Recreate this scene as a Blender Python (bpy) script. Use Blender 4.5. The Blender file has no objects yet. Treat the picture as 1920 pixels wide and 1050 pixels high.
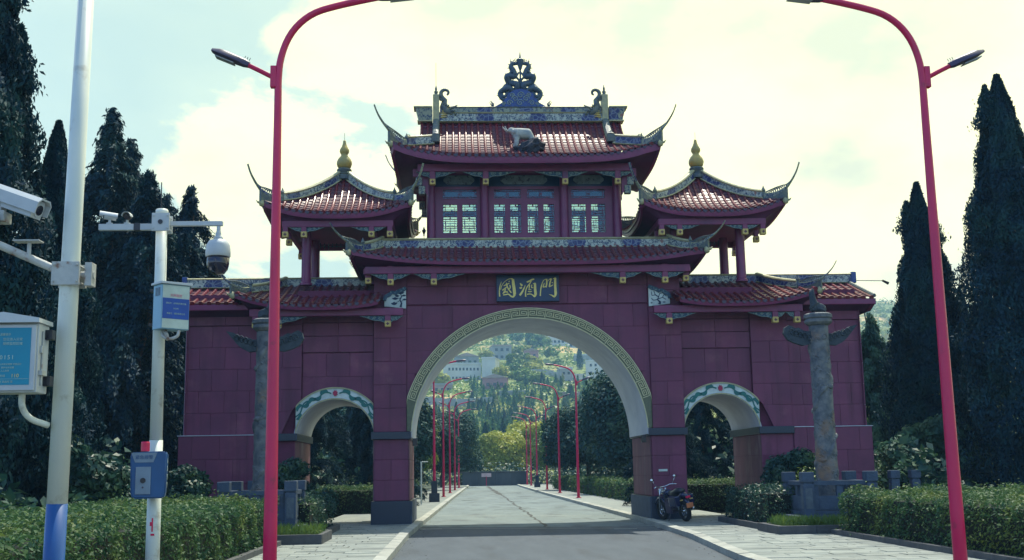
import bpy, bmesh, math, random
import numpy as np
from mathutils import Matrix, Vector, Quaternion
R = math.radians
PI = math.pi
rnd = random.Random(7)
nprng = np.random.default_rng(11)
scene = bpy.context.scene
col = scene.collection

# ------------------------------------------------------------------ camera
CAMX, CAMY, CAMZ = -2.167, -33.705, 1.6
PITCH, YAW, ROLL, FPX = 0.165745, 0.050447, -0.016884, 2133.76
cam_data = bpy.data.cameras.new('camera')
cam = bpy.data.objects.new('camera', cam_data)
col.objects.link(cam)
F_ = Vector((math.sin(YAW)*math.cos(PITCH), math.cos(YAW)*math.cos(PITCH), math.sin(PITCH)))
R_ = Vector((math.cos(YAW), -math.sin(YAW), 0))
U_ = R_.cross(F_)
R2 = R_*math.cos(ROLL)+U_*math.sin(ROLL)
U2 = -R_*math.sin(ROLL)+U_*math.cos(ROLL)
m = Matrix((R2, U2, -F_)).transposed().to_4x4()
m.translation = Vector((CAMX, CAMY, CAMZ))
cam.matrix_world = m
cam_data.sensor_fit = 'HORIZONTAL'
cam_data.sensor_width = 36.0
cam_data.lens = FPX/1920*36.0
cam_data.clip_start = 0.1
cam_data.clip_end = 5000
scene.camera = cam

# ------------------------------------------------------------------ sun, sky, exposure
SUN_EL, SUN_AZ = R(66), R(22)          # azimuth from +Y towards +X
sd = Vector((math.sin(SUN_AZ)*math.cos(SUN_EL), math.cos(SUN_AZ)*math.cos(SUN_EL), math.sin(SUN_EL)))
sl = bpy.data.lights.new('sun', 'SUN')
sl.energy = 4.0
sl.angle = R(0.55)
sl.color = (1.0, 0.95, 0.80)
so = bpy.data.objects.new('sun', sl)
col.objects.link(so)
so.rotation_mode = 'QUATERNION'
so.rotation_quaternion = sd.to_track_quat('Z', 'Y')
so.location = (20, 30, 60)
world = bpy.data.worlds.new('World')
scene.world = world
world.use_nodes = True
wt = world.node_tree
for n in list(wt.nodes): wt.nodes.remove(n)
def wn(t, **k):
    n = wt.nodes.new(t)
    for a, b in k.items(): setattr(n, a, b)
    return n
def wl(a, b): wt.links.new(a, b)
sky = wn('ShaderNodeTexSky', sky_type='NISHITA')
sky.sun_disc = False
sky.sun_elevation = SUN_EL
sky.sun_rotation = SUN_AZ
sky.air_density = 1.3
sky.dust_density = 1.2
sky.ozone_density = 1.4
bg1 = wn('ShaderNodeBackground')
tint = wn('ShaderNodeMix', data_type='RGBA', blend_type='MULTIPLY')
tint.inputs['Factor'].default_value = 1.0
tint.inputs[7].default_value = (0.80, 1.0, 1.32, 1)
wl(sky.outputs[0], tint.inputs[6])
wl(tint.outputs[2], bg1.inputs[0])
bg1.inputs[1].default_value = 0.15
tc = wn('ShaderNodeTexCoord')
sep = wn('ShaderNodeSeparateXYZ')
wl(tc.outputs['Generated'], sep.inputs[0])
zb = wn('ShaderNodeMath', operation='MAXIMUM'); zb.inputs[1].default_value = 0.0
wl(sep.outputs[2], zb.inputs[0])
za = wn('ShaderNodeMath', operation='ADD'); za.inputs[1].default_value = 0.33
wl(zb.outputs[0], za.inputs[0])
dx = wn('ShaderNodeMath', operation='DIVIDE'); wl(sep.outputs[0], dx.inputs[0]); wl(za.outputs[0], dx.inputs[1])
dy = wn('ShaderNodeMath', operation='DIVIDE'); wl(sep.outputs[1], dy.inputs[0]); wl(za.outputs[0], dy.inputs[1])
cmb = wn('ShaderNodeCombineXYZ'); wl(dx.outputs[0], cmb.inputs[0]); wl(dy.outputs[0], cmb.inputs[1])
nz = wn('ShaderNodeTexNoise'); nz.inputs['Scale'].default_value = 2.6; nz.inputs['Detail'].default_value = 9; nz.inputs['Roughness'].default_value = 0.56; nz.inputs['Distortion'].default_value = 0.25
offs = wn('ShaderNodeVectorMath', operation='ADD'); offs.inputs[1].default_value = (3.35, 1.2, 0.4)
wl(cmb.outputs[0], offs.inputs[0]); wl(offs.outputs[0], nz.inputs['Vector'])
# more cloud towards the sun side of the sky
dp = wn('ShaderNodeVectorMath', operation='DOT_PRODUCT')
nrm = wn('ShaderNodeVectorMath', operation='NORMALIZE'); wl(tc.outputs['Generated'], nrm.inputs[0])
wl(nrm.outputs[0], dp.inputs[0]); dp.inputs[1].default_value = (math.sin(R(40))*math.cos(R(14)), math.cos(R(40))*math.cos(R(14)), math.sin(R(14)))
mr = wn('ShaderNodeMapRange'); mr.inputs[1].default_value = 0.55; mr.inputs[2].default_value = 0.95; mr.inputs[3].default_value = -0.06; mr.inputs[4].default_value = 0.27
wl(dp.outputs['Value'], mr.inputs[0])
ad = wn('ShaderNodeMath', operation='ADD'); wl(nz.outputs[0], ad.inputs[0]); wl(mr.outputs[0], ad.inputs[1])
cr = wn('ShaderNodeMapRange', interpolation_type='SMOOTHSTEP'); cr.inputs[1].default_value = 0.50; cr.inputs[2].default_value = 0.60
wl(ad.outputs[0], cr.inputs[0])
nz2 = wn('ShaderNodeTexNoise'); nz2.inputs['Scale'].default_value = 3.4; nz2.inputs['Detail'].default_value = 6
of2 = wn('ShaderNodeVectorMath', operation='ADD'); of2.inputs[1].default_value = (9.1, 4.2, 0.0)
wl(cmb.outputs[0], of2.inputs[0]); wl(of2.outputs[0], nz2.inputs['Vector'])
crp = wn('ShaderNodeValToRGB')
crp.color_ramp.elements[0].position = 0.36; crp.color_ramp.elements[0].color = (0.66, 0.70, 0.50, 1)
crp.color_ramp.elements[1].position = 0.56; crp.color_ramp.elements[1].color = (1.12, 1.08, 0.60, 1)
wl(nz2.outputs[0], crp.inputs[0])
bg2 = wn('ShaderNodeBackground'); bg2.inputs[1].default_value = 1.03
wl(crp.outputs[0], bg2.inputs[0])
# pale haze whitening the whole sunny side of the sky
fd = wn('ShaderNodeMapRange', interpolation_type='SMOOTHSTEP'); fd.inputs[1].default_value = -0.35; fd.inputs[2].default_value = 0.70; fd.inputs[3].default_value = 0.0; fd.inputs[4].default_value = 0.86
wl(dp.outputs['Value'], fd.inputs[0])
bg3 = wn('ShaderNodeBackground'); bg3.inputs[0].default_value = (0.45, 0.60, 0.45, 1); bg3.inputs[1].default_value = 1.0
mx0 = wn('ShaderNodeMixShader'); wl(fd.outputs[0], mx0.inputs[0]); wl(bg1.outputs[0], mx0.inputs[1]); wl(bg3.outputs[0], mx0.inputs[2])
# thin high veil over the sunny half of the sky
veil = wn('ShaderNodeMapRange'); veil.inputs[1].default_value = 0.0; veil.inputs[2].default_value = 0.95; veil.inputs[3].default_value = 0.0; veil.inputs[4].default_value = 0.25
wl(dp.outputs['Value'], veil.inputs[0])
vm = wn('ShaderNodeMath', operation='MAXIMUM'); wl(cr.outputs[0], vm.inputs[0]); wl(veil.outputs[0], vm.inputs[1])
mx = wn('ShaderNodeMixShader'); wl(vm.outputs[0], mx.inputs[0]); wl(mx0.outputs[0], mx.inputs[1]); wl(bg2.outputs[0], mx.inputs[2])
wo = wn('ShaderNodeOutputWorld'); wl(mx.outputs[0], wo.inputs[0])
scene.view_settings.view_transform = 'Standard'
scene.view_settings.look = 'None'
scene.view_settings.gamma = 1.0
scene.view_settings.use_curve_mapping = False
scene.view_settings.exposure = 0.6
scene.render.engine = 'CYCLES'
scene.cycles.use_denoising = True
scene.cycles.max_bounces = 6
scene.cycles.diffuse_bounces = 3
scene.cycles.glossy_bounces = 3
scene.cycles.transmission_bounces = 6
scene.cycles.transparent_max_bounces = 12
scene.cycles.volume_bounces = 0
scene.cycles.sample_clamp_indirect = 6.0

# ------------------------------------------------------------------ materials
def nodes_of(mat):
    mat.use_nodes = True
    nt = mat.node_tree
    b = nt.nodes.get('Principled BSDF')
    return nt, b
def _mix(nt, fac, a, b):
    x = nt.nodes.new('ShaderNodeMix'); x.data_type = 'RGBA'
    if hasattr(fac, 'links') or hasattr(fac, 'node'): nt.links.new(fac, x.inputs['Factor'])
    else: x.inputs['Factor'].default_value = fac
    for i, c in ((6, a), (7, b)):
        if isinstance(c, tuple): x.inputs[i].default_value = (*c, 1)
        else: nt.links.new(c, x.inputs[i])
    return x.outputs[2]
def _noise(nt, scale, detail=5, rough=0.6, coord='Object', sc=(1,1,1)):
    t = nt.nodes.new('ShaderNodeNewGeometry')
    mp = nt.nodes.new('ShaderNodeMapping'); mp.inputs['Scale'].default_value = sc
    nt.links.new(t.outputs['Position'], mp.inputs[0])
    n = nt.nodes.new('ShaderNodeTexNoise')
    n.inputs['Scale'].default_value = scale; n.inputs['Detail'].default_value = detail; n.inputs['Roughness'].default_value = rough
    nt.links.new(mp.outputs[0], n.inputs['Vector'])
    return n.outputs[0]
def _ramp(nt, s, p0, p1):
    r = nt.nodes.new('ShaderNodeMapRange'); r.inputs[1].default_value = p0; r.inputs[2].default_value = p1
    nt.links.new(s, r.inputs[0]); return r.outputs[0]
def mat(name, c1, c2=None, scale=4, rough=0.6, metal=0.0, bump=0.0, bscale=None, sc=(1,1,1), lo=0.35, hi=0.65, objrand=0.0, c3=None, s3=1.0, lo3=.5, hi3=.7, spec=0.5, trans=0.0, coat=0.0, streak=0.0):
    mt = bpy.data.materials.new(name)
    nt, b = nodes_of(mt)
    c2 = c2 or tuple(x*0.75 for x in c1)
    f = _ramp(nt, _noise(nt, scale, sc=sc), lo, hi)
    c = _mix(nt, f, c1, c2)
    if c3:
        c = _mix(nt, _ramp(nt, _noise(nt, s3, 6, sc=sc), lo3, hi3), c, c3)
    if streak:
        s_ = _ramp(nt, _noise(nt, 1.0, 6, .65, sc=(3.2,3.2,.22)), .50, .72)
        m_ = nt.nodes.new('ShaderNodeMath'); m_.operation = 'MULTIPLY'; m_.inputs[1].default_value = streak; nt.links.new(s_, m_.inputs[0])
        c = _mix(nt, m_.outputs[0], c, tuple(x*.35 for x in c1))
    if objrand:
        oi = nt.nodes.new('ShaderNodeObjectInfo')
        mm = nt.nodes.new('ShaderNodeMapRange'); mm.inputs[3].default_value = 1-objrand; mm.inputs[4].default_value = 1+objrand
        nt.links.new(oi.outputs['Random'], mm.inputs[0])
        hs = nt.nodes.new('ShaderNodeHueSaturation'); nt.links.new(mm.outputs[0], hs.inputs['Value']); nt.links.new(c, hs.inputs['Color'])
        c = hs.outputs[0]
    nt.links.new(c, b.inputs['Base Color'])
    b.inputs['Roughness'].default_value = rough
    b.inputs['Metallic'].default_value = metal
    b.inputs['Specular IOR Level'].default_value = spec
    if coat: b.inputs['Coat Weight'].default_value = coat; b.inputs['Coat Roughness'].default_value = 0.15
    if bump:
        bm_ = nt.nodes.new('ShaderNodeBump'); bm_.inputs['Strength'].default_value = bump; bm_.inputs['Distance'].default_value = 0.03
        nt.links.new(_noise(nt, bscale or scale*3, 6), bm_.inputs['Height']); nt.links.new(bm_.outputs[0], b.inputs['Normal'])
    if trans:
        tr = nt.nodes.new('ShaderNodeBsdfTranslucent'); nt.links.new(c, tr.inputs[0])
        ms = nt.nodes.new('ShaderNodeMixShader'); ms.inputs[0].default_value = trans
        out = nt.nodes.get('Material Output')
        nt.links.new(b.outputs[0], ms.inputs[1]); nt.links.new(tr.outputs[0], ms.inputs[2]); nt.links.new(ms.outputs[0], out.inputs[0])
    return mt

M = {}
M['stone'] = mat('red_stone', (0.180,0.036,0.086), (0.135,0.028,0.072), 1.1, 0.60, bump=.12, bscale=9, streak=.55, objrand=.09, c3=(0.25,0.085,0.12), s3=1.0, lo3=.56, hi3=.8)
M['stone_core'] = mat('joint_mortar', (0.150,0.032,0.076), None, 3, .9)
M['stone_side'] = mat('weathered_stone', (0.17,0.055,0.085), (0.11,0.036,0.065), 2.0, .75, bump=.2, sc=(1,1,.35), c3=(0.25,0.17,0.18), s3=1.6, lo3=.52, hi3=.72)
M['beam'] = mat('purple_red_paint', (0.21,0.028,0.105), (0.155,0.022,0.083), 2.2, .42, bump=.08, c3=(0.10,0.02,0.08), s3=1.2, lo3=.55, hi3=.75)
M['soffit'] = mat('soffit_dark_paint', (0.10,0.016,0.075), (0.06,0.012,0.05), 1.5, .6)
M['column'] = mat('maroon_column_paint', (0.205,0.030,0.11), (0.15,0.024,0.09), 2.2, .38)
M['tile'] = mat('glazed_red_tile', (0.165,0.019,0.028), (0.105,0.012,0.026), 5, .34, bump=.06, bscale=12, objrand=.2, c3=(0.30,0.10,0.07), s3=9, lo3=.58, hi3=.78, spec=.35)
M['tilebed'] = mat('pan_tile', (0.105,0.014,0.034), (0.06,0.010,0.030), 9, .4, bump=.15, bscale=22, c3=(0.26,0.12,0.11), s3=13, lo3=.62, hi3=.72)
M['trim'] = mat('olive_gold_trim', (0.46,0.43,0.22), (0.30,0.30,0.18), 7, .5, bump=.2)
M['ridge'] = mat('ridge_dark_teal', (0.055,0.085,0.12), (0.15,0.17,0.12), 8, .55, bump=.3)
M['gold'] = mat('gold_paint', (0.62,0.46,0.12), (0.45,0.33,0.10), 9, .4)
M['gold_dark'] = mat('dark_flower', (0.10,0.03,0.06), None, 9, .6)
M['gourd'] = mat('ochre_gourd_glaze', (0.50,0.36,0.09), (0.22,0.23,0.10), 3.5, .45, bump=.15, lo=.35, hi=.75)
M['black'] = mat('black_granite', (0.007,0.018,0.040), (0.012,0.026,0.055), 30, .35)
M['white'] = mat('white_plaster', (0.58,0.61,0.66), (0.46,0.49,0.56), 1.2, .85, bump=.06, c3=(0.40,0.40,0.42), s3=2.0, lo3=.6, hi3=.9)
M['teal'] = mat('teal_paint', (0.01,0.17,0.14), (0.01,0.12,0.12), 6, .5)
M['rose'] = mat('rose_flower_paint', (0.42,0.02,0.08), None, 6, .5)
M['band'] = mat('band_ground', (0.15,0.16,0.09), (0.10,0.12,0.075), 9, .6)
M['key'] = mat('meander_relief', (0.66,0.62,0.36), (0.54,0.51,0.30), 9, .5)
M['carve'] = mat('carved_blue_green_wood', (0.025,0.085,0.14), (0.015,0.045,0.09), 22, .5, bump=.7, bscale=18, c3=(0.20,0.28,0.28), s3=16, lo3=.56, hi3=.62)
M['carve_light'] = mat('pale_scroll_paint', (0.30,0.38,0.34), (0.20,0.27,0.28), 12, .5)
M['blue'] = mat('cobalt_glaze', (0.03,0.08,0.30), (0.02,0.05,0.17), 10, .35, bump=.5, bscale=14)
M['bronze'] = mat('dragon_blue_grey', (0.035,0.075,0.14), (0.06,0.10,0.12), 9, .45, bump=.5, bscale=25)
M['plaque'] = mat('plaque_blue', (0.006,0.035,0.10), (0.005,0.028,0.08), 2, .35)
M['letter'] = mat('gilt_letter', (0.90,0.76,0.22), (0.80,0.66,0.20), 8, .4)
M['mural'] = mat('mural_white', (0.62,0.72,0.68), None, 5, .7)
M['ink'] = mat('ink_blue', (0.01,0.035,0.09), None, 5, .7)
M['statue'] = mat('statue_white', (0.44,0.45,0.40), (0.26,0.30,0.31), 5, .8, bump=.3, bscale=14)
M['rock'] = mat('dark_rock', (0.012,0.018,0.035), (0.03,0.035,0.05), 6, .8, bump=.6, bscale=9)
M['greystone'] = mat('carved_grey_stone', (0.055,0.085,0.135), (0.04,0.062,0.10), 3.5, .8, bump=.5, bscale=16, c3=(0.035,0.045,0.06), s3=2.2, lo3=.56, hi3=.75)
M['pillarstone'] = mat('weathered_pillar_stone', (0.17,0.18,0.185), (0.07,0.085,0.105), 5, .85, bump=.9, bscale=9, c3=(0.26,0.16,0.09), s3=1.3, lo3=.58, hi3=.75)
M['carved_relief'] = mat('pillar_relief', (0.10,0.13,0.15), (0.07,0.09,0.12), 9, .85, bump=.6, bscale=20)
M['leafcarve'] = mat('cloud_board_stone', (0.022,0.035,0.05), (0.05,0.065,0.08), 5, .85, bump=.5)
M['red_metal'] = mat('crimson_pole_paint', (0.60,0.010,0.090), (0.52,0.009,0.085), 1.5, .34, spec=.5, c3=(0.33,0.02,0.06), s3=6, lo3=.62, hi3=.72, streak=.12)
M['lamp_head'] = mat('lamp_head_grey', (0.05,0.04,0.09), (0.04,0.035,0.07), 5, .4)
M['lens'] = mat('lamp_lens', (0.30,0.32,0.32), None, 5, .25)
M['pole_white'] = mat('painted_pole_white', (0.62,0.66,0.60), (0.54,0.60,0.57), 2.2, .42, c3=(0.36,0.36,0.30), s3=5, lo3=.6, hi3=.74, streak=.25)
M['pole_blue'] = mat('painted_pole_blue', (0.006,0.085,0.30), (0.006,0.07,0.25), 3, .4)
M['rusty'] = mat('rusty_white_metal', (0.48,0.50,0.48), (0.34,0.36,0.36), 6, .6, c3=(0.18,0.085,0.05), s3=9, lo3=.55, hi3=.68)
M['box_white'] = mat('cabinet_white', (0.50,0.54,0.56), (0.40,0.44,0.47), 3, .45, c3=(0.35,0.36,0.36), s3=4, lo3=.62, hi3=.8)
M['poster'] = mat('poster_teal', (0.0,0.22,0.35), (0.0,0.25,0.38), 2, .5)
M['poster_text'] = mat('poster_pale_print', (0.45,0.62,0.55), None, 5, .6)
M['poster_yellow'] = mat('poster_yellow_print', (0.75,0.62,0.20), None, 5, .6)
M['box_blue'] = mat('cabinet_pale_blue', (0.22,0.42,0.56), (0.19,0.37,0.50), 4, .4)
M['label_blue'] = mat('label_blue', (0.0,0.075,0.42), None, 4, .45)
M['label_red'] = mat('label_pink_print', (0.75,0.18,0.30), None, 4, .5)
M['paper'] = mat('pale_label', (0.56,0.68,0.62), None, 4, .5)
M['call_blue'] = mat('call_box_blue', (0.004,0.075,0.22), (0.004,0.06,0.18), 4, .35)
M['call_grey'] = mat('call_box_grey', (0.17,0.24,0.32), None, 4, .4)
M['red_light'] = mat('beacon_red', (0.72,0.01,0.09), None, 4, .25)
M['dark'] = mat('black_plastic', (0.012,0.014,0.025), None, 8, .3)
M['darkglass'] = mat('smoked_dome', (0.01,0.012,0.035), None, 8, .08, coat=.5)
M['chrome'] = mat('chrome', (0.6,0.65,0.7), None, 8, .18, metal=1)
M['rubber'] = mat('tyre_rubber', (0.012,0.013,0.016), None, 8, .8)
M['moto'] = mat('motorbike_dark_blue', (0.012,0.02,0.07), None, 8, .18, coat=.6)
M['plate'] = mat('plate_orange', (0.60,0.20,0.08), None, 8, .5)
M['asphalt'] = mat('asphalt', (0.062,0.080,0.100), (0.046,0.062,0.080), 1.4, .82, bump=.25, bscale=60, c3=(0.036,0.045,0.056), s3=.5, lo3=.52, hi3=.66, sc=(1.6,.35,1))
M['oldroad'] = mat('worn_concrete_road', (0.155,0.195,0.20), (0.115,0.15,0.16), .7, .85, bump=.2, bscale=30, sc=(1,.35,1), c3=(0.085,0.105,0.115), s3=1.1, lo3=.52, hi3=.66)
M['crack'] = mat('tar_joint', (0.03,0.035,0.04), None, 5, .8)
M['paint_line'] = mat('pale_joint', (0.36,0.37,0.33), None, 5, .7)
M['pave'] = mat('pavement_stone', (0.24,0.265,0.245), (0.165,0.19,0.185), 2.2, .8, bump=.15, bscale=20, objrand=.14, c3=(0.20,0.21,0.19), s3=3.0, lo3=.58, hi3=.75)
M['mortar'] = mat('pavement_bed', (0.15,0.16,0.15), None, 5, .95)
M['kerb'] = mat('kerb_stone', (0.36,0.37,0.33), (0.27,0.28,0.26), 3, .8, bump=.2, objrand=.1, c3=(0.13,0.14,0.13), s3=2, lo3=.6, hi3=.75)
M['planter'] = mat('planter_kerb', (0.055,0.06,0.07), (0.08,0.085,0.09), 4, .8, bump=.3)
M['soil'] = mat('soil', (0.035,0.03,0.025), (0.05,0.05,0.03), 3, .95, bump=.5)
M['groundgrass'] = mat('rough_grass_ground', (0.035,0.055,0.03), (0.05,0.06,0.035), .8, .95, bump=.5, bscale=6)
M['hill'] = mat('terraced_hillside', (0.10,0.16,0.05), (0.30,0.32,0.08), .035, .95, sc=(1,1,3), c3=(0.62,0.42,0.18), s3=.03, lo3=.52, hi3=.66)
M['bark'] = mat('bark', (0.05,0.04,0.035), (0.08,0.06,0.05), 8, .9, bump=.6, bscale=20)
M['b_white'] = mat('building_white', (0.60,0.62,0.58), (0.50,0.52,0.50), .3, .8)
M['b_grey'] = mat('building_grey', (0.36,0.37,0.36), (0.26,0.28,0.28), .4, .85)
M['b_pink'] = mat('building_pink', (0.42,0.22,0.22), (0.35,0.18,0.19), .4, .85)
M['b_roof'] = mat('building_roof', (0.42,0.32,0.28), None, .5, .8)
M['b_glass'] = mat('building_window', (0.025,0.035,0.05), None, 2, .15)
M['concrete'] = mat('stained_concrete', (0.10,0.11,0.115), (0.06,0.07,0.08), .7, .9, sc=(1,1,.3), bump=.2)
M['sign_pink'] = mat('sign_pale_pink', (0.70,0.50,0.48), None, 2, .6)
M['cloth'] = mat('turquoise_netting', (0.0,0.32,0.36), (0.0,0.22,0.30), 5, .8)
def leafmat(name, a, b, sc, c3=None, trans=.25, rough=.5, spec=.4):
    return mat(name, a, b, sc, rough, c3=c3, s3=sc*.37, lo3=.5, hi3=.68, trans=trans, lo=.4, hi=.6, spec=spec)
M['cyp'] = leafmat('cypress_foliage', (0.003,0.026,0.050), (0.006,0.042,0.060), 2.2, (0.014,0.060,0.056), .10, .7, .15)
M['cyp2'] = leafmat('conifer_foliage', (0.010,0.048,0.056), (0.026,0.082,0.066), 1.2, (0.05,0.10,0.05), .18, .65, .2)
M['hedge'] = leafmat('hedge_leaves', (0.022,0.075,0.044), (0.060,0.130,0.042), 3, (0.13,0.18,0.04), .3, .55, .2)
M['soft'] = leafmat('pale_teal_foliage', (0.035,0.10,0.085), (0.06,0.15,0.095), 1.5, (0.10,0.18,0.08), .25, .6, .2)
M['drip'] = mat('drip_tile_glaze', (0.03,0.035,0.07), (0.09,0.03,0.06), 9, .4)
M['shrub'] = leafmat('shrub_leaves', (0.010,0.050,0.052), (0.026,0.082,0.056), 4, (0.06,0.12,0.04), .2, .45, .3)
M['broad'] = leafmat('broadleaf_foliage', (0.07,0.15,0.035), (0.15,0.25,0.05), .9, (0.18,0.21,0.05), .3)
M['yellow'] = leafmat('yellow_green_foliage', (0.30,0.34,0.05), (0.42,0.42,0.07), .8, (0.14,0.22,0.05), .35)
M['hillwood'] = leafmat('hill_wood_foliage', (0.07,0.16,0.035), (0.18,0.28,0.05), .05, (0.45,0.38,0.12), .3)
M['hillcon'] = leafmat('slope_conifer_foliage', (0.035,0.12,0.075), (0.08,0.20,0.085), .12, (0.17,0.28,0.08), .3, .6, .2)
M['grass'] = leafmat('grass_blades', (0.08,0.16,0.03), (0.14,0.22,0.05), 2, None, .35)
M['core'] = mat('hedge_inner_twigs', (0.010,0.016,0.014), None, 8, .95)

# banded painted porcelain frieze: blue brocade panels between white panels with ink branches
def frieze_mat(name, scale=1.0, white=(0.42,0.47,0.40)):
    mt = bpy.data.materials.new(name); nt, b = nodes_of(mt)
    tc_ = nt.nodes.new('ShaderNodeTexCoord')
    sp = nt.nodes.new('ShaderNodeSeparateXYZ'); nt.links.new(tc_.outputs['Object'], sp.inputs[0])
    def mth(op, a, b_=None, c_=None):
        n = nt.nodes.new('ShaderNodeMath'); n.operation = op
        for i, q in enumerate((a, b_, c_)):
            if q is None: continue
            if isinstance(q, (int, float)): n.inputs[i].default_value = q
            else: nt.links.new(q, n.inputs[i])
        return n.outputs[0]
    per = 1.7*scale
    u = mth('ABSOLUTE', mth('SUBTRACT', mth('FRACT', mth('DIVIDE', mth('ADD', sp.outputs[0], mth('MULTIPLY', sp.outputs[1], .7)), per)), .5))
    w = nt.nodes.new('ShaderNodeTexWave'); w.inputs['Scale'].default_value = 9; w.inputs['Distortion'].default_value = 9; w.inputs['Detail'].default_value = 3
    nt.links.new(tc_.outputs['Object'], w.inputs[0])
    vb_ = nt.nodes.new('ShaderNodeTexVoronoi'); vb_.feature = 'DISTANCE_TO_EDGE'; vb_.inputs['Scale'].default_value = 6.5; nt.links.new(tc_.outputs['Object'], vb_.inputs['Vector'])
    brocade = _mix(nt, _ramp(nt, vb_.outputs['Distance'], .10, .05), (0.010,0.022,0.13), (0.14,0.18,0.27))
    mus = _noise(nt, 5.5, 4, .7)
    leafm = _ramp(nt, mth('ABSOLUTE', mth('SUBTRACT', mus, .5)), .035, .022)
    v = nt.nodes.new('ShaderNodeTexVoronoi'); v.inputs['Scale'].default_value = 7; nt.links.new(tc_.outputs['Object'], v.inputs['Vector'])
    leaf2 = _ramp(nt, v.outputs['Distance'], .26, .2)
    pat = mth('MAXIMUM', mth('MULTIPLY', leafm, 1.0), mth('MULTIPLY', leaf2, _ramp(nt, _noise(nt, 2.1, 2), .5, .53)))
    wh = _mix(nt, pat, white, (0.015,0.045,0.11))
    wh = _mix(nt, _ramp(nt, _noise(nt, 3.3, 2), .66, .7), wh, (0.25,0.12,0.10))
    pmask = _ramp(nt, mth('ADD', u, mth('MULTIPLY', mth('ABSOLUTE', mth('SUBTRACT', mth('FRACT', mth('MULTIPLY', sp.outputs[2], 3.9)), .5)), .09)), .36, .375)
    c = _mix(nt, pmask, wh, brocade)
    c = _mix(nt, _ramp(nt, _noise(nt, 9, 5), .5, .8), c, (0.16,0.18,0.16))
    nt.links.new(c, b.inputs['Base Color']); b.inputs['Roughness'].default_value = .45
    return mt
M['frieze'] = frieze_mat('painted_porcelain_frieze')
M['frieze_dark'] = frieze_mat('weathered_painted_frieze', .8, (0.27,0.30,0.22))
M['board'] = mat('faded_board_paint', (0.20,0.26,0.27), (0.11,0.15,0.18), 5, .6, c3=(0.05,0.06,0.10), s3=9, lo3=.55, hi3=.62)
# window glass
g = bpy.data.materials.new('window_glass'); nt, b = nodes_of(g)
gl = nt.nodes.new('ShaderNodeBsdfGlossy'); gl.inputs[0].default_value = (0.55,0.75,0.85,1); gl.inputs[1].default_value = .05
tr = nt.nodes.new('ShaderNodeBsdfTransparent'); tr.inputs[0].default_value = (0.80,0.90,0.88,1)
ms = nt.nodes.new('ShaderNodeMixShader'); ms.inputs[0].default_value = .07
nt.links.new(tr.outputs[0], ms.inputs[1]); nt.links.new(gl.outputs[0], ms.inputs[2]); nt.links.new(ms.outputs[0], nt.nodes['Material Output'].inputs[0])
M['glass'] = g

# ------------------------------------------------------------------ helpers
WL = {}
def setpar(o, parent):
    if parent is not None:
        o.parent = parent
        w = WL.get(parent.name, (0,0,0))
        o.matrix_parent_inverse = Matrix.Translation(-Vector(w))
def tag(o, label=None, cat=None, group=None, kind=None):
    if label: o['label'] = label
    if cat: o['category'] = cat
    if group: o['group'] = group
    if kind: o['kind'] = kind
    return o
def thing(name, loc, label, cat, group=None):
    o = bpy.data.objects.new(name, None); o.empty_display_size = .3; col.objects.link(o)
    o.location = loc; WL[o.name] = tuple(loc)
    return tag(o, label, cat, group)
def link(name, me, mt, parent=None, loc=None, rot=None, scale=None):
    o = bpy.data.objects.new(name, me); col.objects.link(o)
    if mt is not None and not me.materials: me.materials.append(mt)
    setpar(o, parent)
    if loc is not None: o.location = loc
    if rot is not None: o.rotation_euler = rot
    if scale is not None: o.scale = scale
    return o
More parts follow.
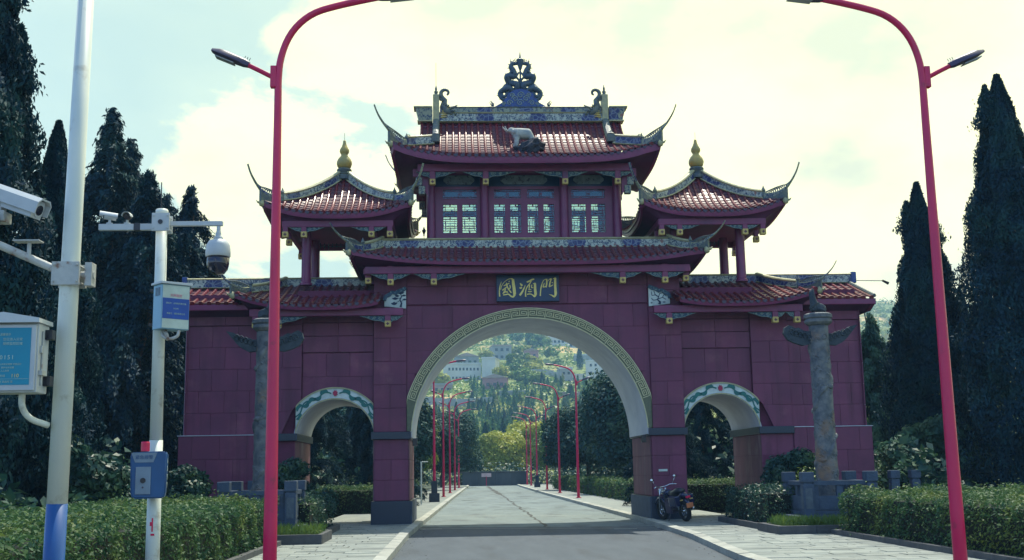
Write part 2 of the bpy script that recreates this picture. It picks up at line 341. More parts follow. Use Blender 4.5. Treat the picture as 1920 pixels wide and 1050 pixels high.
class MB:
    def __init__(s): s.v = []; s.f = []
    def add(s, vs, fs):
        n = len(s.v); s.v += [tuple(p) for p in vs]; s.f += [tuple(i+n for i in f) for f in fs]; return s
    def box(s, x0, x1, y0, y1, z0, z1):
        return s.add([(x0,y0,z0),(x1,y0,z0),(x1,y1,z0),(x0,y1,z0),(x0,y0,z1),(x1,y0,z1),(x1,y1,z1),(x0,y1,z1)],
            [(0,3,2,1),(4,5,6,7),(0,1,5,4),(1,2,6,5),(2,3,7,6),(3,0,4,7)])
    def bbox(s, x0, x1, y0, y1, z0, z1, c=.02):
        # box with chamfered edges
        bm = bmesh.new(); bmesh.ops.create_cube(bm, size=1)
        for v in bm.verts: v.co = Vector(((x0+x1)/2+v.co.x*(x1-x0), (y0+y1)/2+v.co.y*(y1-y0), (z0+z1)/2+v.co.z*(z1-z0)))
        bmesh.ops.bevel(bm, geom=bm.edges[:], offset=c, segments=2, affect='EDGES', profile=.6)
        bm.verts.index_update()
        s.add([v.co[:] for v in bm.verts], [[v.index for v in f.verts] for f in bm.faces]); bm.free(); return s
    def tube(s, pts, r, n=6, cap=True, squash=None):
        pts = [Vector(p) for p in pts]; k = len(pts)
        rs = [r]*k if isinstance(r, (int, float)) else list(r)
        vs = []; up = Vector((0,0,1)); prev = None
        for i in range(k):
            t = (pts[min(i+1,k-1)]-pts[max(i-1,0)])
            if t.length < 1e-9: t = Vector((0,0,1))
            t.normalize()
            if prev is None:
                a = up.cross(t)
                if a.length < .05: a = Vector((1,0,0))
            else: a = prev - t*prev.dot(t)
            a.normalize(); prev = a; b_ = t.cross(a)
            for j in range(n):
                q = 2*PI*j/n
                vs.append(pts[i]+a*math.cos(q)*rs[i]*(squash or 1)+b_*math.sin(q)*rs[i])
        fs = [(i*n+j, i*n+(j+1)%n, (i+1)*n+(j+1)%n, (i+1)*n+j) for i in range(k-1) for j in range(n)]
        if cap: fs += [tuple(reversed(range(n))), tuple((k-1)*n+j for j in range(n))]
        return s.add(vs, fs)
    def lathe(s, prof, c=(0,0,0), n=20):
        vs = [(c[0]+r*math.cos(2*PI*j/n), c[1]+r*math.sin(2*PI*j/n), c[2]+z) for r, z in prof for j in range(n)]
        k = len(prof)
        fs = [(i*n+j, i*n+(j+1)%n, (i+1)*n+(j+1)%n, (i+1)*n+j) for i in range(k-1) for j in range(n)]
        fs += [tuple(reversed(range(n))), tuple((k-1)*n+j for j in range(n))]
        return s.add(vs, fs)
    def grid(s, fn, nu, nv, flip=False):
        vs = [fn(i/nu, j/nv) for j in range(nv+1) for i in range(nu+1)]
        fs = []
        for j in range(nv):
            for i in range(nu):
                a = j*(nu+1)+i; q = (a, a+1, a+nu+2, a+nu+1)
                fs.append(q[::-1] if flip else q)
        return s.add(vs, fs)
    def prism(s, poly, y0, y1):
        # polygon in the x,z plane (ccw seen from the front, -Y) pushed from y0 (front) to y1 (back)
        n = len(poly)
        vs = [(x,y0,z) for x,z in poly]+[(x,y1,z) for x,z in poly]
        fs = [tuple(range(n)), tuple(reversed(range(n,2*n)))]+[(i,i+n,(i+1)%n+n,(i+1)%n) for i in range(n)]
        return s.add(vs, fs)
    def xf(s, fn): s.v = [tuple(fn(Vector(p))) for p in s.v]; return s
    def mesh(s, name, smooth=False):
        me = bpy.data.meshes.new(name); me.from_pydata(s.v, [], s.f); me.update()
        if smooth: me.shade_smooth()
        return me
    def build(s, name, mt, parent=None, smooth=False, fix=False, loc=None, rot=None):
        me = s.mesh(name, smooth)
        if fix:
            bm = bmesh.new(); bm.from_mesh(me); bmesh.ops.recalc_face_normals(bm, faces=bm.faces); bm.to_mesh(me); bm.free()
        return link(name, me, mt, parent, loc, rot)
def autosmooth(o, ang=40):
    me = o.data; me.shade_smooth()
    try: me.set_sharp_from_angle(angle=R(ang))
    except Exception: pass
    return o
def kids(o): return [c for c in bpy.data.objects if c.parent == o]
def copy_tree(o, kidmap, parent=None):
    c = o.copy(); col.objects.link(c)
    if parent is not None: c.parent = parent
    for ch in kidmap.get(o.name, []): copy_tree(ch, kidmap, c)
    return c
def make_kidmap():
    d = {}
    for o in bpy.data.objects:
        if o.parent: d.setdefault(o.parent.name, []).append(o)
    return d
def ribbon_mesh(mb, pts, widths, y0, y1):
    # brush stroke in the x,z plane with thickness
    n = len(pts); L = []; Rr = []
    for i in range(n):
        a = Vector(pts[max(i-1,0)]); b_ = Vector(pts[min(i+1,n-1)]); t = (b_-a)
        if t.length < 1e-6: t = Vector((1,0))
        t.normalize(); nn = Vector((-t.y, t.x)); p = Vector(pts[i]); w = widths[i]/2
        L.append(p+nn*w); Rr.append(p-nn*w)
    poly = [(p.x,p.y) for p in Rr]+[(p.x,p.y) for p in reversed(L)]
    # build as quads to stay robust for curved strokes
    vs = []; 
    for i in range(n): vs += [(Rr[i].x,y0,Rr[i].y),(L[i].x,y0,L[i].y),(L[i].x,y1,L[i].y),(Rr[i].x,y1,Rr[i].y)]
    fs = []
    for i in range(n-1):
        a = i*4; b_ = a+4
        for k in range(4): fs.append((a+k, a+(k+1)%4, b_+(k+1)%4, b_+k))
    fs += [(0,1,2,3), ((n-1)*4+3,(n-1)*4+2,(n-1)*4+1,(n-1)*4)]
    mb.add(vs, fs)
def smoothpts(p, n=4):
    # Catmull-Rom through points of any dimension
    P = [np.array(q, float) for q in p]; P = [2*P[0]-P[1]]+P+[2*P[-1]-P[-2]]; out = []
    for i in range(1, len(P)-2):
        for k in range(n):
            t = k/n
            out.append(.5*((2*P[i])+(-P[i-1]+P[i+1])*t+(2*P[i-1]-5*P[i]+4*P[i+1]-P[i+2])*t*t+(-P[i-1]+3*P[i]-3*P[i+1]+P[i+2])*t**3))
    out.append(P[-2]); return [tuple(q) for q in out]
def textmesh(body, size, mt, name, parent, loc, rot, extrude=.002, align='CENTER', spacing=1.0):
    cu = bpy.data.curves.new('text', 'FONT'); cu.body = body; cu.size = size; cu.extrude = extrude
    cu.align_x = align; cu.align_y = 'CENTER'; cu.space_character = spacing; cu.resolution_u = 2
    t = bpy.data.objects.new('text', cu); col.objects.link(t)
    dg = bpy.context.evaluated_depsgraph_get()
    me = bpy.data.meshes.new_from_object(t.evaluated_get(dg))
    bpy.data.objects.remove(t)
    return link(name, me, mt, parent, loc, rot)
# ------------------------------------------------------------------ the gateway
YC = 1.8
gate = thing('ceremonial_gateway', (0, 1.8, 0), 'purple-red stone ceremonial gateway with three arches and tiled roofs across the road', 'gateway')

class Roof:
    def __init__(s, cx, yc, G, W, D, zr, ze, lift, tg=0.0, tmin=0.0, conc=.35, p=3.0, xr=(-1,1), sweep=.0):
        s.cx, s.yc, s.G, s.W, s.D, s.zr, s.ze, s.lift, s.tg, s.tmin, s.conc, s.p, s.xr, s.sweep = cx, yc, G, W, D, zr, ze, lift, tg, tmin, conc, p, xr, sweep
    def xh(s, t): return s.G+(s.W-s.G)*max(0, (t-s.tg)/(1-s.tg))
    def zz(s, t, e):
        f = max(0, (t-s.tg)/(1-s.tg))
        tt = (t-s.tmin)/(1-s.tmin)
        return s.zr-(s.zr-s.ze)*((1+s.conc)*tt-s.conc*tt*tt)+s.lift*(min(1, e)**s.p)*f**1.6
    def front(s, x, t, sy=-1):
        e = abs(x)/max(s.xh(t), 1e-6); f = max(0, (t-s.tg)/(1-s.tg))
        return Vector((s.cx+x, s.yc+sy*(s.D*t+s.sweep*min(1, e)**4*f), s.zz(t, e)))
    def side(s, q, t, sx=1):
        e = abs(q)/max(t, 1e-6); f = max(0, (t-s.tg)/(1-s.tg))
        return Vector((s.cx+sx*(s.xh(t)+s.sweep*min(1, e)**4*f), s.yc+q*s.D, s.zz(t, e)))
    def tstart(s, x):
        a = abs(x)
        return s.tmin if a <= s.G else max(s.tmin, s.tg+(1-s.tg)*(a-s.G)/(s.W-s.G))
    def hip(s, t, sx, sy):
        f = max(0, (t-s.tg)/(1-s.tg))
        return Vector((s.cx+sx*(s.xh(t)+s.sweep*f), s.yc+sy*(s.D*t+s.sweep*f), s.zz(t, 1)))

def bedgrid(mb, fn, nu, rows, t0, step=.028):
    ts = []
    for k in range(rows):
        a, b_ = t0+(1-t0)*k/rows, t0+(1-t0)*(k+1)/rows
        ts += [(a, 0), (b_-1e-4, step)]
    def g_(u, v):
        j = int(round(v*(len(ts)-1))); t, dz = ts[j]
        p = fn(2*u-1, t); return (p[0], p[1], p[2]+dz-.01)
    return mb.grid(g_, nu, len(ts)-1)

def tilerow(fn, t0, t1, r=.058, tile=.2):
    # half-round cover tiles, each slightly wider at its lower end
    a, b_ = fn(t0), fn(t1); L = (b_-a).length
    n = max(1, int(round(L/tile))); mb = MB(); rings = []
    for k in range(n):
        for q, rr in ((0, .92), (.94, 1.03), (1.0, 1.03)) if k < n-1 else ((0, .92), (1.0, 1.08)):
            t = t0+(t1-t0)*(k+q)/n
            p = fn(t); d = (fn(min(t1+.01, t+.01))-fn(max(t0-.01, t-.01)))
            d.normalize(); rings.append((p, d, r*rr))
    seg = 6; vs = []
    for p, d, rr in rings:
        up = Vector((0,0,1)); sdv = d.cross(up).normalized(); nv = sdv.cross(d).normalized()
        for j in range(seg+1):
            a_ = PI*j/seg
            vs.append(p+sdv*math.cos(a_)*rr+nv*(math.sin(a_)*rr*1.05+.012)-nv*.012)
    fs = [(i*(seg+1)+j, (i+1)*(seg+1)+j, (i+1)*(seg+1)+j+1, i*(seg+1)+j+1) for i in range(len(rings)-1) for j in range(seg)]
    mb.add(vs, fs)
    # round tile end facing out
    p, d, rr = rings[-1]; n0 = len(mb.v); up = Vector((0,0,1)); sdv = d.cross(up).normalized(); nv = sdv.cross(d).normalized()
    vs = [p+d*.012+sdv*math.cos(2*PI*j/10)*rr*1.12+nv*(math.sin(2*PI*j/10)*rr*1.12) for j in range(10)]
    vb = [v-d*.03 for v in vs]
    mb.add(vs+vb, [tuple(range(10)), tuple(reversed(range(10, 20)))]+[(i, (i+1)%10, 10+(i+1)%10, 10+i) for i in range(10)])
    return mb

def perimeter(rf, n=26):
    pts = []
    us = [-1+2*i/n for i in range(n)]
    for u in us: pts.append((rf.front(u*rf.xh(1), 1, -1), (u, -1)))
    for u in us: pts.append((rf.side(u, 1, 1), (1, u)))
    for u in us: pts.append((rf.front(-u*rf.xh(1), 1, 1), (-u, 1)))
    for u in us: pts.append((rf.side(-u, 1, -1), (-1, -u)))
    return pts

def eaves(rf, parent, h=.22, inner=(3.3, 1.2), zin=10.9, zlow=None, loopsel=None, closed=True, soff=True, curve=.35):
    pts = perimeter(rf)
    if loopsel: pts = [p for p in pts if loopsel(p[0])]
    n = len(pts); c = Vector((rf.cx, rf.yc, 0)); mb = MB(); vs = []
    for p, uv in pts:
        d = (Vector((p.x, p.y, 0))-c); d.normalize()
        # chunky rounded fascia
        for off, dz in ((-.02, -.03), (-.02, -h*.45), (-.05, -h), (-.14, -h), (-.14, -.05)):
            vs.append((p.x+d.x*off, p.y+d.y*off, p.z+dz))
    k = 5; fs = []
    for i in range(n if closed else n-1):
        a, b_ = i*k, ((i+1) % n)*k
        for j in range(k): fs.append((a+j, a+(j+1)%k, b_+(j+1)%k, b_+j))
    mb.add(vs, fs); o = mb.build('eave_board', M['beam'], parent, fix=True); autosmooth(o, 50)
    # drip tiles under the eave edge
    mb = MB()
    tot = 0; step = .205
    per = [p for p, _ in pts]
    segs = range(n if closed else n-1)
    carry = step/2
    for i in segs:
        a, b_ = per[i], per[(i+1) % n]; L = (b_-a).length; pos = carry
        while pos < L:
            q = a.lerp(b_, pos/L); t = (b_-a).normalized(); o_ = Vector((t.y, -t.x, 0))
            if o_.dot(Vector((q.x, q.y, 0))-c) < 0: o_ = -o_
            w = .075; q2 = q+o_*.012
            mb.add([q2-t*w+Vector((0,0,.01)), q2+t*w+Vector((0,0,.01)), q2+t*w*.72-Vector((0,0,.05)), q2-Vector((0,0,.085)), q2-t*w*.72-Vector((0,0,.05)),
                    q2-t*w-o_*.03+Vector((0,0,.01)), q2+t*w-o_*.03+Vector((0,0,.01)), q2+t*w*.72-o_*.03-Vector((0,0,.05)), q2-o_*.03-Vector((0,0,.085)), q2-t*w*.72-o_*.03-Vector((0,0,.05))],
                   [(0,1,2,3,4),(9,8,7,6,5),(0,5,6,1),(1,6,7,2),(2,7,8,3),(3,8,9,4),(4,9,5,0)])
            pos += step
        carry = pos-L
    o = mb.build('drip_tiles', M['drip'], parent, fix=True); o['kind'] = 'stuff'
    if soff:
        mb = MB(); K = 7; vs = []
        for p, (u, v) in pts:
            q = Vector((rf.cx+inner[0]*u, rf.yc+inner[1]*v, zin)); d = (Vector((p.x, p.y, 0))-c).normalized()
            a = Vector((p.x, p.y, p.z-h+.02))-d*.12
            for j in range(K+1):
                s_ = j/K; m_ = Vector(((a.x+q.x*2)/3, (a.y+q.y*2)/3, a.z-(a.z-q.z)*curve))
                vs.append(a*(1-s_)**2+m_*2*s_*(1-s_)+q*s_**2)
        fs = []
        for i in range(n if closed else n-1):
            a, b_ = i*(K+1), ((i+1) % n)*(K+1)
            for j in range(K): fs.append((a+j, b_+j, b_+j+1, a+j+1))
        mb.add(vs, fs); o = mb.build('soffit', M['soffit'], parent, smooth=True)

def ridgebar(path, w, h, parent, name='ridge_frieze', mt='frieze', caps=True, r=.045, z0=0.0):
    # upright painted band following a path, with rounded trims above and below
    P = [Vector(p) for p in path]; mb = MB(); vs = []
    hh = h if isinstance(h, (list, tuple)) else [h]*len(P)
    for i, p in enumerate(P):
        t = P[min(i+1, len(P)-1)]-P[max(i-1, 0)]; t.z = 0
        if t.length < 1e-6: t = Vector((1,0,0))
        t.normalize(); s_ = Vector((-t.y, t.x, 0))*w/2
        vs += [p-s_+Vector((0,0,z0)), p+s_+Vector((0,0,z0)), p+s_+Vector((0,0,z0+hh[i])), p-s_+Vector((0,0,z0+hh[i]))]
    n = len(P); fs = [(a*4+k, a*4+(k+1)%4, (a+1)*4+(k+1)%4, (a+1)*4+k) for a in range(n-1) for k in range(4)]+[(3,2,1,0), tuple((n-1)*4+k for k in range(4))]
    mb.add(vs, fs); o = mb.build(name, M[mt], parent, fix=True)
    if caps:
        c = MB(); c.tube([p+Vector((0,0,z0+hh[i]+r*.6)) for i, p in enumerate(P)], r*1.15, 8, squash=(w/2+.03)/(r*1.15))
        c.build('ridge_cap', M['trim'] if mt == 'frieze' else M['ridge'], parent)
        c = MB(); c.tube([p+Vector((0,0,z0)) for p in P], r*.8, 8, squash=(w/2+.035)/(r*.8)); c.build('ridge_foot', M['trim'], parent)
    return o

def hipridge(rf, sx, sy, parent, tA=.7, tip=(.45, .3, 1.1), h=.25, t0=None):
    t0 = max(rf.tmin, rf.tg) if t0 is None else t0
    A = [rf.hip(t0+(tA-t0)*i/8, sx, sy)+Vector((0,0,.02)) for i in range(9)]
    hs = [h*(1-.25*i/8) for i in range(9)]
    ridgebar(A, .13, hs, parent, 'hip_ridge')
    # small upright finishing the painted part
    e = A[-1]; mb = MB(); mb.lathe([(.05,0),(.07,.08),(.05,.2),(.075,.25),(.03,.33),(.005,.40)], e, 8); mb.build('hip_stop', M['ridge'], parent)
    # painted fin that leaves the roof and sweeps up to the tip, with openwork on its back
    n = 6
    c = rf.hip(1, sx, sy)
    ctl = [rf.hip(tA+(1-tA)*i/n, sx, sy)+Vector((0,0,.02+tip[2]*.30*(i/n)**2)) for i in range(n+1)]
    ctl += [c+Vector((sx*tip[0]*.38, sy*tip[1]*.38, tip[2]*.52)), c+Vector((sx*tip[0]*.75, sy*tip[1]*.75, tip[2]*.78)), c+Vector((sx*tip[0], sy*tip[1], tip[2]*1.05))]
    low = [Vector(q) for q in smoothpts(ctl, 4)]; N = len(low)
    fin_h = [max(.015, h*.62*(1-(i/(N-1))**1.1)) for i in range(N)]
    ridgebar(low, .09, fin_h, parent, 'swept_fin', 'frieze_dark', False)
    mb = MB(); mb.tube(low, [max(.009, .040*(1-i/(N-1))) for i in range(N)], 6)
    mb.tube([q+Vector((0,0,fin_h[i])) for i, q in enumerate(low)], [max(.009, .034*(1-i/(N-1))) for i in range(N)], 6); mb.build('swept_tip', M['trim'], parent, smooth=True)
    # web between the fin and the eave corner
    mb = MB(); bot = [rf.hip(tA+(1-tA)*i/10, sx, sy)-Vector((0,0,.02)) for i in range(11)]; top = [Vector(q) for q in smoothpts(ctl[:n+1], 4)]
    top = [top[min(len(top)-1, int(round(i*(len(top)-1)/10)))] for i in range(11)]; dd_ = Vector((sy*sx*.03, -.03, 0)) if sx == sy else Vector((.03, .03, 0))
    vs = []
    for a_, b_ in zip(bot, top): vs += [a_-dd_, a_+dd_, b_+dd_, b_-dd_]
    mb.add(vs, [(i*4+k, i*4+(k+1)%4, (i+1)*4+(k+1)%4, (i+1)*4+k) for i in range(10) for k in range(4)]+[(3,2,1,0),(40,41,42,43)]); mb.build('corner_web', M['ridge'], parent, fix=True)
    mb = MB(); up = [q+Vector((0,0,fin_h[i]+.15*math.sin(PI*min(1, (i+1)/(N*.78))))) for i, q in enumerate(low)]; last = int(N*.78)
    mb.tube(up[:last], .016, 5)
    for i in range(1, last-1, 1):
        a_, b_ = low[i]+Vector((0,0,fin_h[i])), up[i]; m_ = (a_+b_)/2; rr = (b_-a_).length/2
        t = (low[min(i+1, N-1)]-low[i-1]).normalized(); up_ = Vector((0,0,1))
        if rr > .025 and i % 2 == 0:
            mb.tube([m_+t*math.cos(q)*rr*.9+up_*math.sin(q)*rr for q in [2*PI*k/9 for k in range(8)]], .017, 5, cap=False)
    mb.build('tip_fretwork', M['ridge'], parent)
    # gilded corner beast under the tip
    mb = MB(); q = c-Vector((sx*.05, sy*.05, .06))
    mb.lathe([(.02,-.12),(.07,-.09),(.09,-.02),(.07,.05),(.03,.09),(.01,.12)], q, 8)
    mb.tube([q+Vector((0,0,.02)), q+Vector((sx*.10, sy*.06, .0)), q+Vector((sx*.15, sy*.09, .06))], [.05,.035,.012], 6)
    mb.build('corner_beast', M['trim'], parent, smooth=True)

def build_roof(rf, name, row=.2, tile=.2, r=.050, rows=9, sides=(True, True), back=True, label=None, frontsel=None, sidet=None):
    bed = MB(); nu = 34
    def f_front(u, t): return rf.front(u*rf.xh(t), t, -1)
    def f_back(u, t): return rf.front(-u*rf.xh(t), t, 1)
    if frontsel:
        x0, x1 = frontsel
        def f_front(u, t):
            a = max(x0, -rf.xh(t)); b_ = min(x1, rf.xh(t)); return rf.front(a+(b_-a)*(u+1)/2, t, -1)
        def f_back(u, t):
            a = max(x0, -rf.xh(t)); b_ = min(x1, rf.xh(t)); return rf.front(b_-(b_-a)*(u+1)/2, t, 1)
    bedgrid(bed, f_front, nu, rows, rf.tmin)
    bedgrid(bed, f_back, nu, rows, rf.tmin)
    ts = max(rf.tg, rf.tmin)
    for sx, on in ((1, sides[1]), (-1, sides[0])):
        if not on: continue
        bedgrid(bed, lambda u, t, sx=sx: rf.side(sx*u*t, t, sx), 20, max(3, int(rows*(1-ts))), ts)
    root = bed.build(name, M['tilebed'], gate)
    if label: root['label'] = label
    nrow = int(rf.xh(1)/row)
    for i in range(-nrow, nrow+1):
        x = i*row
        if frontsel and not (frontsel[0]+.05 <= x <= frontsel[1]-.02): continue
        t0 = rf.tstart(x)+.015
        if t0 > .93: continue
        tilerow(lambda t, x=x: rf.front(x, min(t, 1.03), -1), t0, 1.0, r, tile).build('tile_row', M['tile'], root)
    ns = int(rf.D/row)
    for sx, on in ((1, sides[1]), (-1, sides[0])):
        if not on: continue
        for i in range(-ns, ns+1):
            q = i*row/rf.D
            t0 = max(ts, abs(q))+.02
            if t0 > .93: continue
            tilerow(lambda t, q=q, sx=sx: rf.side(q, min(t, 1.03), sx), t0, 1.0, r, tile).build('tile_row', M['tile'], root)
    return root

# --- wall core and cladding
ARCH = (0.0, 2.6, 3.48, 3.80)      # centre x, springing z, inner and outer radius
SARX, SARZ, SARI, SARO = 5.72, 2.6, 1.14, 1.50
ZT = 7.4
def arch_fill(mb, cx, cz, r, x0, x1, ztop, y0, y1, n=40):
    xs = sorted(set([x0, x1]+[min(x1, max(x0, cx+r*math.cos(PI*i/96))) for i in range(97)]))
    def zb(x): 
        d = abs(x-cx); return cz+math.sqrt(max(0, r*r-d*d)) if d < r else cz
    for a, b_ in zip(xs[:-1], xs[1:]):
        za_, zb_ = zb(a), zb(b_)
        mb.add([(a,y0,za_),(b_,y0,zb_),(b_,y0,ztop),(a,y0,ztop),(a,y1,za_),(b_,y1,zb_),(b_,y1,ztop),(a,y1,ztop)],
               [(0,1,2,3),(7,6,5,4),(3,2,6,7),(0,4,5,1)])
core = MB()
arch_fill(core, 0, 2.6, 3.5, -3.62, 3.62, 7.9, .10, 3.5, 60)
for s in (-1, 1):
    xa, xb = sorted((s*3.62, s*4.58)); core.box(xa, xb, .04, 3.56, 2.70, 8.0)
    xa, xb = sorted((s*3.60, s*4.56)); core.box(xa, xb, .05, 3.55, .5, 2.56)
    xa, xb = sorted((s*4.58, s*6.88)); arch_fill(core, s*SARX, 2.6, 1.16, xa, xb, 7.0, .20, 3.45, 40)
    xa, xb = sorted((s*6.90, s*10.06)); core.box(xa, xb, .22, 3.4, 2.6, 6.9)
    xa, xb = sorted((s*6.90, s*10.2)); core.box(xa, xb, .04, 3.5, -.1, 2.66)
wall = core.build('wall', M['stone_core'], gate, fix=True)

slabcache = {}
def slab_rect(x0, x1, z0, z1, Y, th, parent, arch=None, y_rot=None):
    g_ = .0026
    w, h = x1-x0-2*g_, z1-z0-2*g_
    if w < .03 or h < .03: return
    if arch:
        cx, cz, r = arch
        zb = lambda x: cz+math.sqrt(max(0, r*r-(x-cx)**2)) if abs(x-cx) < r else -9
        n = 8; xs = [x0+g_+w*i/n for i in range(n+1)]
        bots = [max(z0+g_, zb(x)) for x in xs]; top = z1-g_
        if max(bots) > z0+g_+.004:
            mb = MB(); ok = False; idx = [i for i in range(n+1) if bots[i] < top-.004]
            if len(idx) < 2: return
            poly = [(xs[i], bots[i]) for i in idx]
            poly = poly+[(xs[idx[-1]], top), (xs[idx[0]], top)]
            mb.prism(poly, Y, Y+th); mb.build('stone_slab', M['stone'], parent); return
    key = (round(w, 3), round(h, 3), th)
    if key not in slabcache:
        mb = MB(); c = .006
        # front face slightly smaller than the body: a fine arris
        vs = [(c,0,c),(w-c,0,c),(w-c,0,h-c),(c,0,h-c),(0,c,0),(w,c,0),(w,c,h),(0,c,h),(0,th,0),(w,th,0),(w,th,h),(0,th,h)]
        fs = [(0,1,2,3)]+[(i,4+i,4+(i+1)%4,(i+1)%4) for i in range(4)]+[(4+i,8+i,8+(i+1)%4,4+(i+1)%4) for i in range(4)]
        mb.add(vs, fs); slabcache[key] = mb.mesh('stone_slab'); slabcache[key].materials.append(M['stone'])
    link('stone_slab', slabcache[key], None, parent, (x0+g_, Y, z0+g_))
def slabs(x0, x1, z0, z1, Y, parent, sw=.8, sh=.6, arch=None, th=.05):
    nz_ = max(1, round((z1-z0)/sh)); nx = max(1, round((x1-x0)/sw)); dz_, dx_ = (z1-z0)/nz_, (x1-x0)/nx
    for j in range(nz_):
        off = (j % 2)*.5
        edges = [x0]+[x0+dx_*(i+off) for i in range(0 if off else 1, nx)]+[x1]
        for a, b_ in zip(edges[:-1], edges[1:]):
            slab_rect(a, b_, z0+dz_*j, z0+dz_*(j+1), Y+rnd.uniform(-.002, .002), th, parent, arch)
slabs(-3.62, 3.62, 3.8, 6.49, .06, wall, .9, .68, (0, 2.6, 3.79))
slabs(-3.62, 3.62, 6.53, 7.62, .05, wall, 1.2, .55)
for s in (-1, 1):
    def sx_(a, b_): return (min(s*a, s*b_), max(s*a, s*b_))
    a, b_ = sx_(3.63, 4.60); slabs(a, b_, 2.77, 7.6, 0.0, wall, .97, .70)
    a, b_ = sx_(3.58, 4.58); slabs(a, b_, .79, 2.55, 0.0, wall, 1.0, .59)
    a, b_ = sx_(4.61, 6.70); slabs(a, b_, 3.0, 5.13, .16, wall, .72, .62, (s*SARX, 2.6, 1.50))
    a, b_ = sx_(4.61, 6.70); slabs(a, b_, 5.14, 5.62, .11, wall, 1.05, .6); slabs(a, b_, 5.63, 6.02, .135, wall, 1.05, .6); slabs(a, b_, 6.03, 6.6, .11, wall, 1.05, .6)
    a, b_ = sx_(6.71, 7.84); slabs(a, b_, 2.77, 6.6, .05, wall, 1.13, .64, (s*SARX, 2.6, 1.50))
    a, b_ = sx_(6.87, 7.84); slabs(a, b_, .05, 2.55, .04, wall, .97, .62)
    a, b_ = sx_(7.85, 10.08); slabs(a, b_, 2.755, 5.95, .12, wall, .75, .64); slabs(a, b_, 5.96, 6.45, .07, wall, 1.1, .6)
    a, b_ = sx_(7.85, 10.22); slabs(a, b_, 0.0, 2.73, -.02, wall, .8, .68)
    # side walls of the outer block and of the passage jambs
    for (xx, z0, z1) in ((10.06, 2.75, 6.5), (10.2, 0.0, 2.73)):
        mb = MB(); x0, x1 = sorted((s*xx, s*(xx+.03)))
        for k in range(4):
            for j in range(int((z1-z0)/.6)):
                dz_ = (z1-z0)/int((z1-z0)/.6)
                mb = MB(); mb.box(x0, x1, .03+k*.86, .03+k*.86+.85, z0+j*dz_+.005, z0+(j+1)*dz_-.005); mb.build('stone_slab', M['stone'], wall)
    for xx, sg in ((3.58, -1), (4.58, 1), (6.90, -1)):
        x0, x1 = sorted((s*xx, s*(xx+sg*.03)))
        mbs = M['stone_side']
        for k in range(3):
            z0, z1 = (.79, 2.55) if xx < 5 else (.05, 2.55)
            nj = 3 if xx < 5 else 4
            for j in range(nj):
                dz_ = (z1-z0)/nj
                mb = MB(); mb.box(x0, x1, .06+k*1.16, .06+k*1.16+1.15, z0+j*dz_+.005, z0+(j+1)*dz_-.005); mb.build('jamb_slab', mbs, wall)
    # ledge strip on the outer wall and pale corner bead
    a, b_ = sx_(7.84, 10.25); MB().box(a, b_, -.04, .1, 2.732, 2.752).build('ledge', M['white'], gate)
    a, b_ = sx_(10.085, 10.11); MB().box(a, b_, .085, .11, 2.76, 6.2).build('corner_bead', M['white'], gate)
    # imposts and plinths of black granite
    a, b_ = sx_(3.50, 4.66); MB().bbox(a, b_, -.10, 3.7, 2.555, 2.765, .012).build('impost', M['black'], gate)
    a, b_ = sx_(6.80, 7.86); MB().bbox(a, b_, -.08, 3.62, 2.555, 2.765, .012).build('impost', M['black'], gate)
    a, b_ = sx_(3.50, 4.66); MB().bbox(a, b_, -.10, 3.7, 0.0, .78, .012).build('plinth', M['black'], gate)
    a, b_ = sx_(3.47, 3.497); pl = MB(); pl.box(a, b_, -.09, 3.69, .02, .77); pl.build('plinth_slab', M['greystone'], gate)
    # floodlight on the passage side of the impost
    q = s*3.40; mb = MB(); mb.bbox(q-.07, q+.07, .25, .42, 2.36, 2.58, .015); mb.build('floodlight', M['dark'], gate)
# soffits
def soffit(cx, cz, r, y0, y1, th=.06, n=48):
    mb = MB(); vs = []
    for i in range(n+1):
        a = PI*i/n; c_, s_ = math.cos(a), math.sin(a)
        vs += [(cx+r*c_, y0, cz+r*s_), (cx+r*c_, y1, cz+r*s_), (cx+(r+th)*c_, y1, cz+(r+th)*s_), (cx+(r+th)*c_, y0, cz+(r+th)*s_)]
    fs = [(a*4+k, a*4+(k+1)%4, (a+1)*4+(k+1)%4, (a+1)*4+k) for a in range(n) for k in range(4)]
    mb.add(vs, fs); return mb
def arcband(cx, cz, r0, r1, y0, y1, a0, a1, n=60):
    mb = MB(); vs = []
    for i in range(n+1):
        a = a0+(a1-a0)*i/n; c_, s_ = math.cos(a), math.sin(a)
        vs += [(cx+r0*c_, y0, cz+r0*s_), (cx+r0*c_, y1, cz+r0*s_), (cx+r1*c_, y1, cz+r1*s_), (cx+r1*c_, y0, cz+r1*s_)]
    fs = [(a*4+k, a*4+(k+1)%4, (a+1)*4+(k+1)%4, (a+1)*4+k) for a in range(n) for k in range(4)]+[(3,2,1,0), tuple(n*4+k for k in range(4))]
    return mb.add(vs, fs)
o = soffit(0, 2.6, 3.48, .02, 3.62).build('arch_soffit', M['white'], gate, fix=True); autosmooth(o)
def clipband(mb, xlo, xhi):
    mb.v = [(min(max(p[0], xlo), xhi), p[1], p[2]) for p in mb.v]; return mb
b0 = clipband(arcband(0, 2.6, 3.49, 3.80, 0.0, .09, .05, PI-.05, 90), -3.625, 3.625).build('arch_band', M['band'], gate, fix=True); autosmooth(b0)
for r_ in (3.495, 3.785):
    o = clipband(arcband(0, 2.6, r_-.012, r_+.014, -.03, .02, .05, PI-.05, 90), -3.625, 3.625).build('band_moulding', M['key'], b0, fix=True)
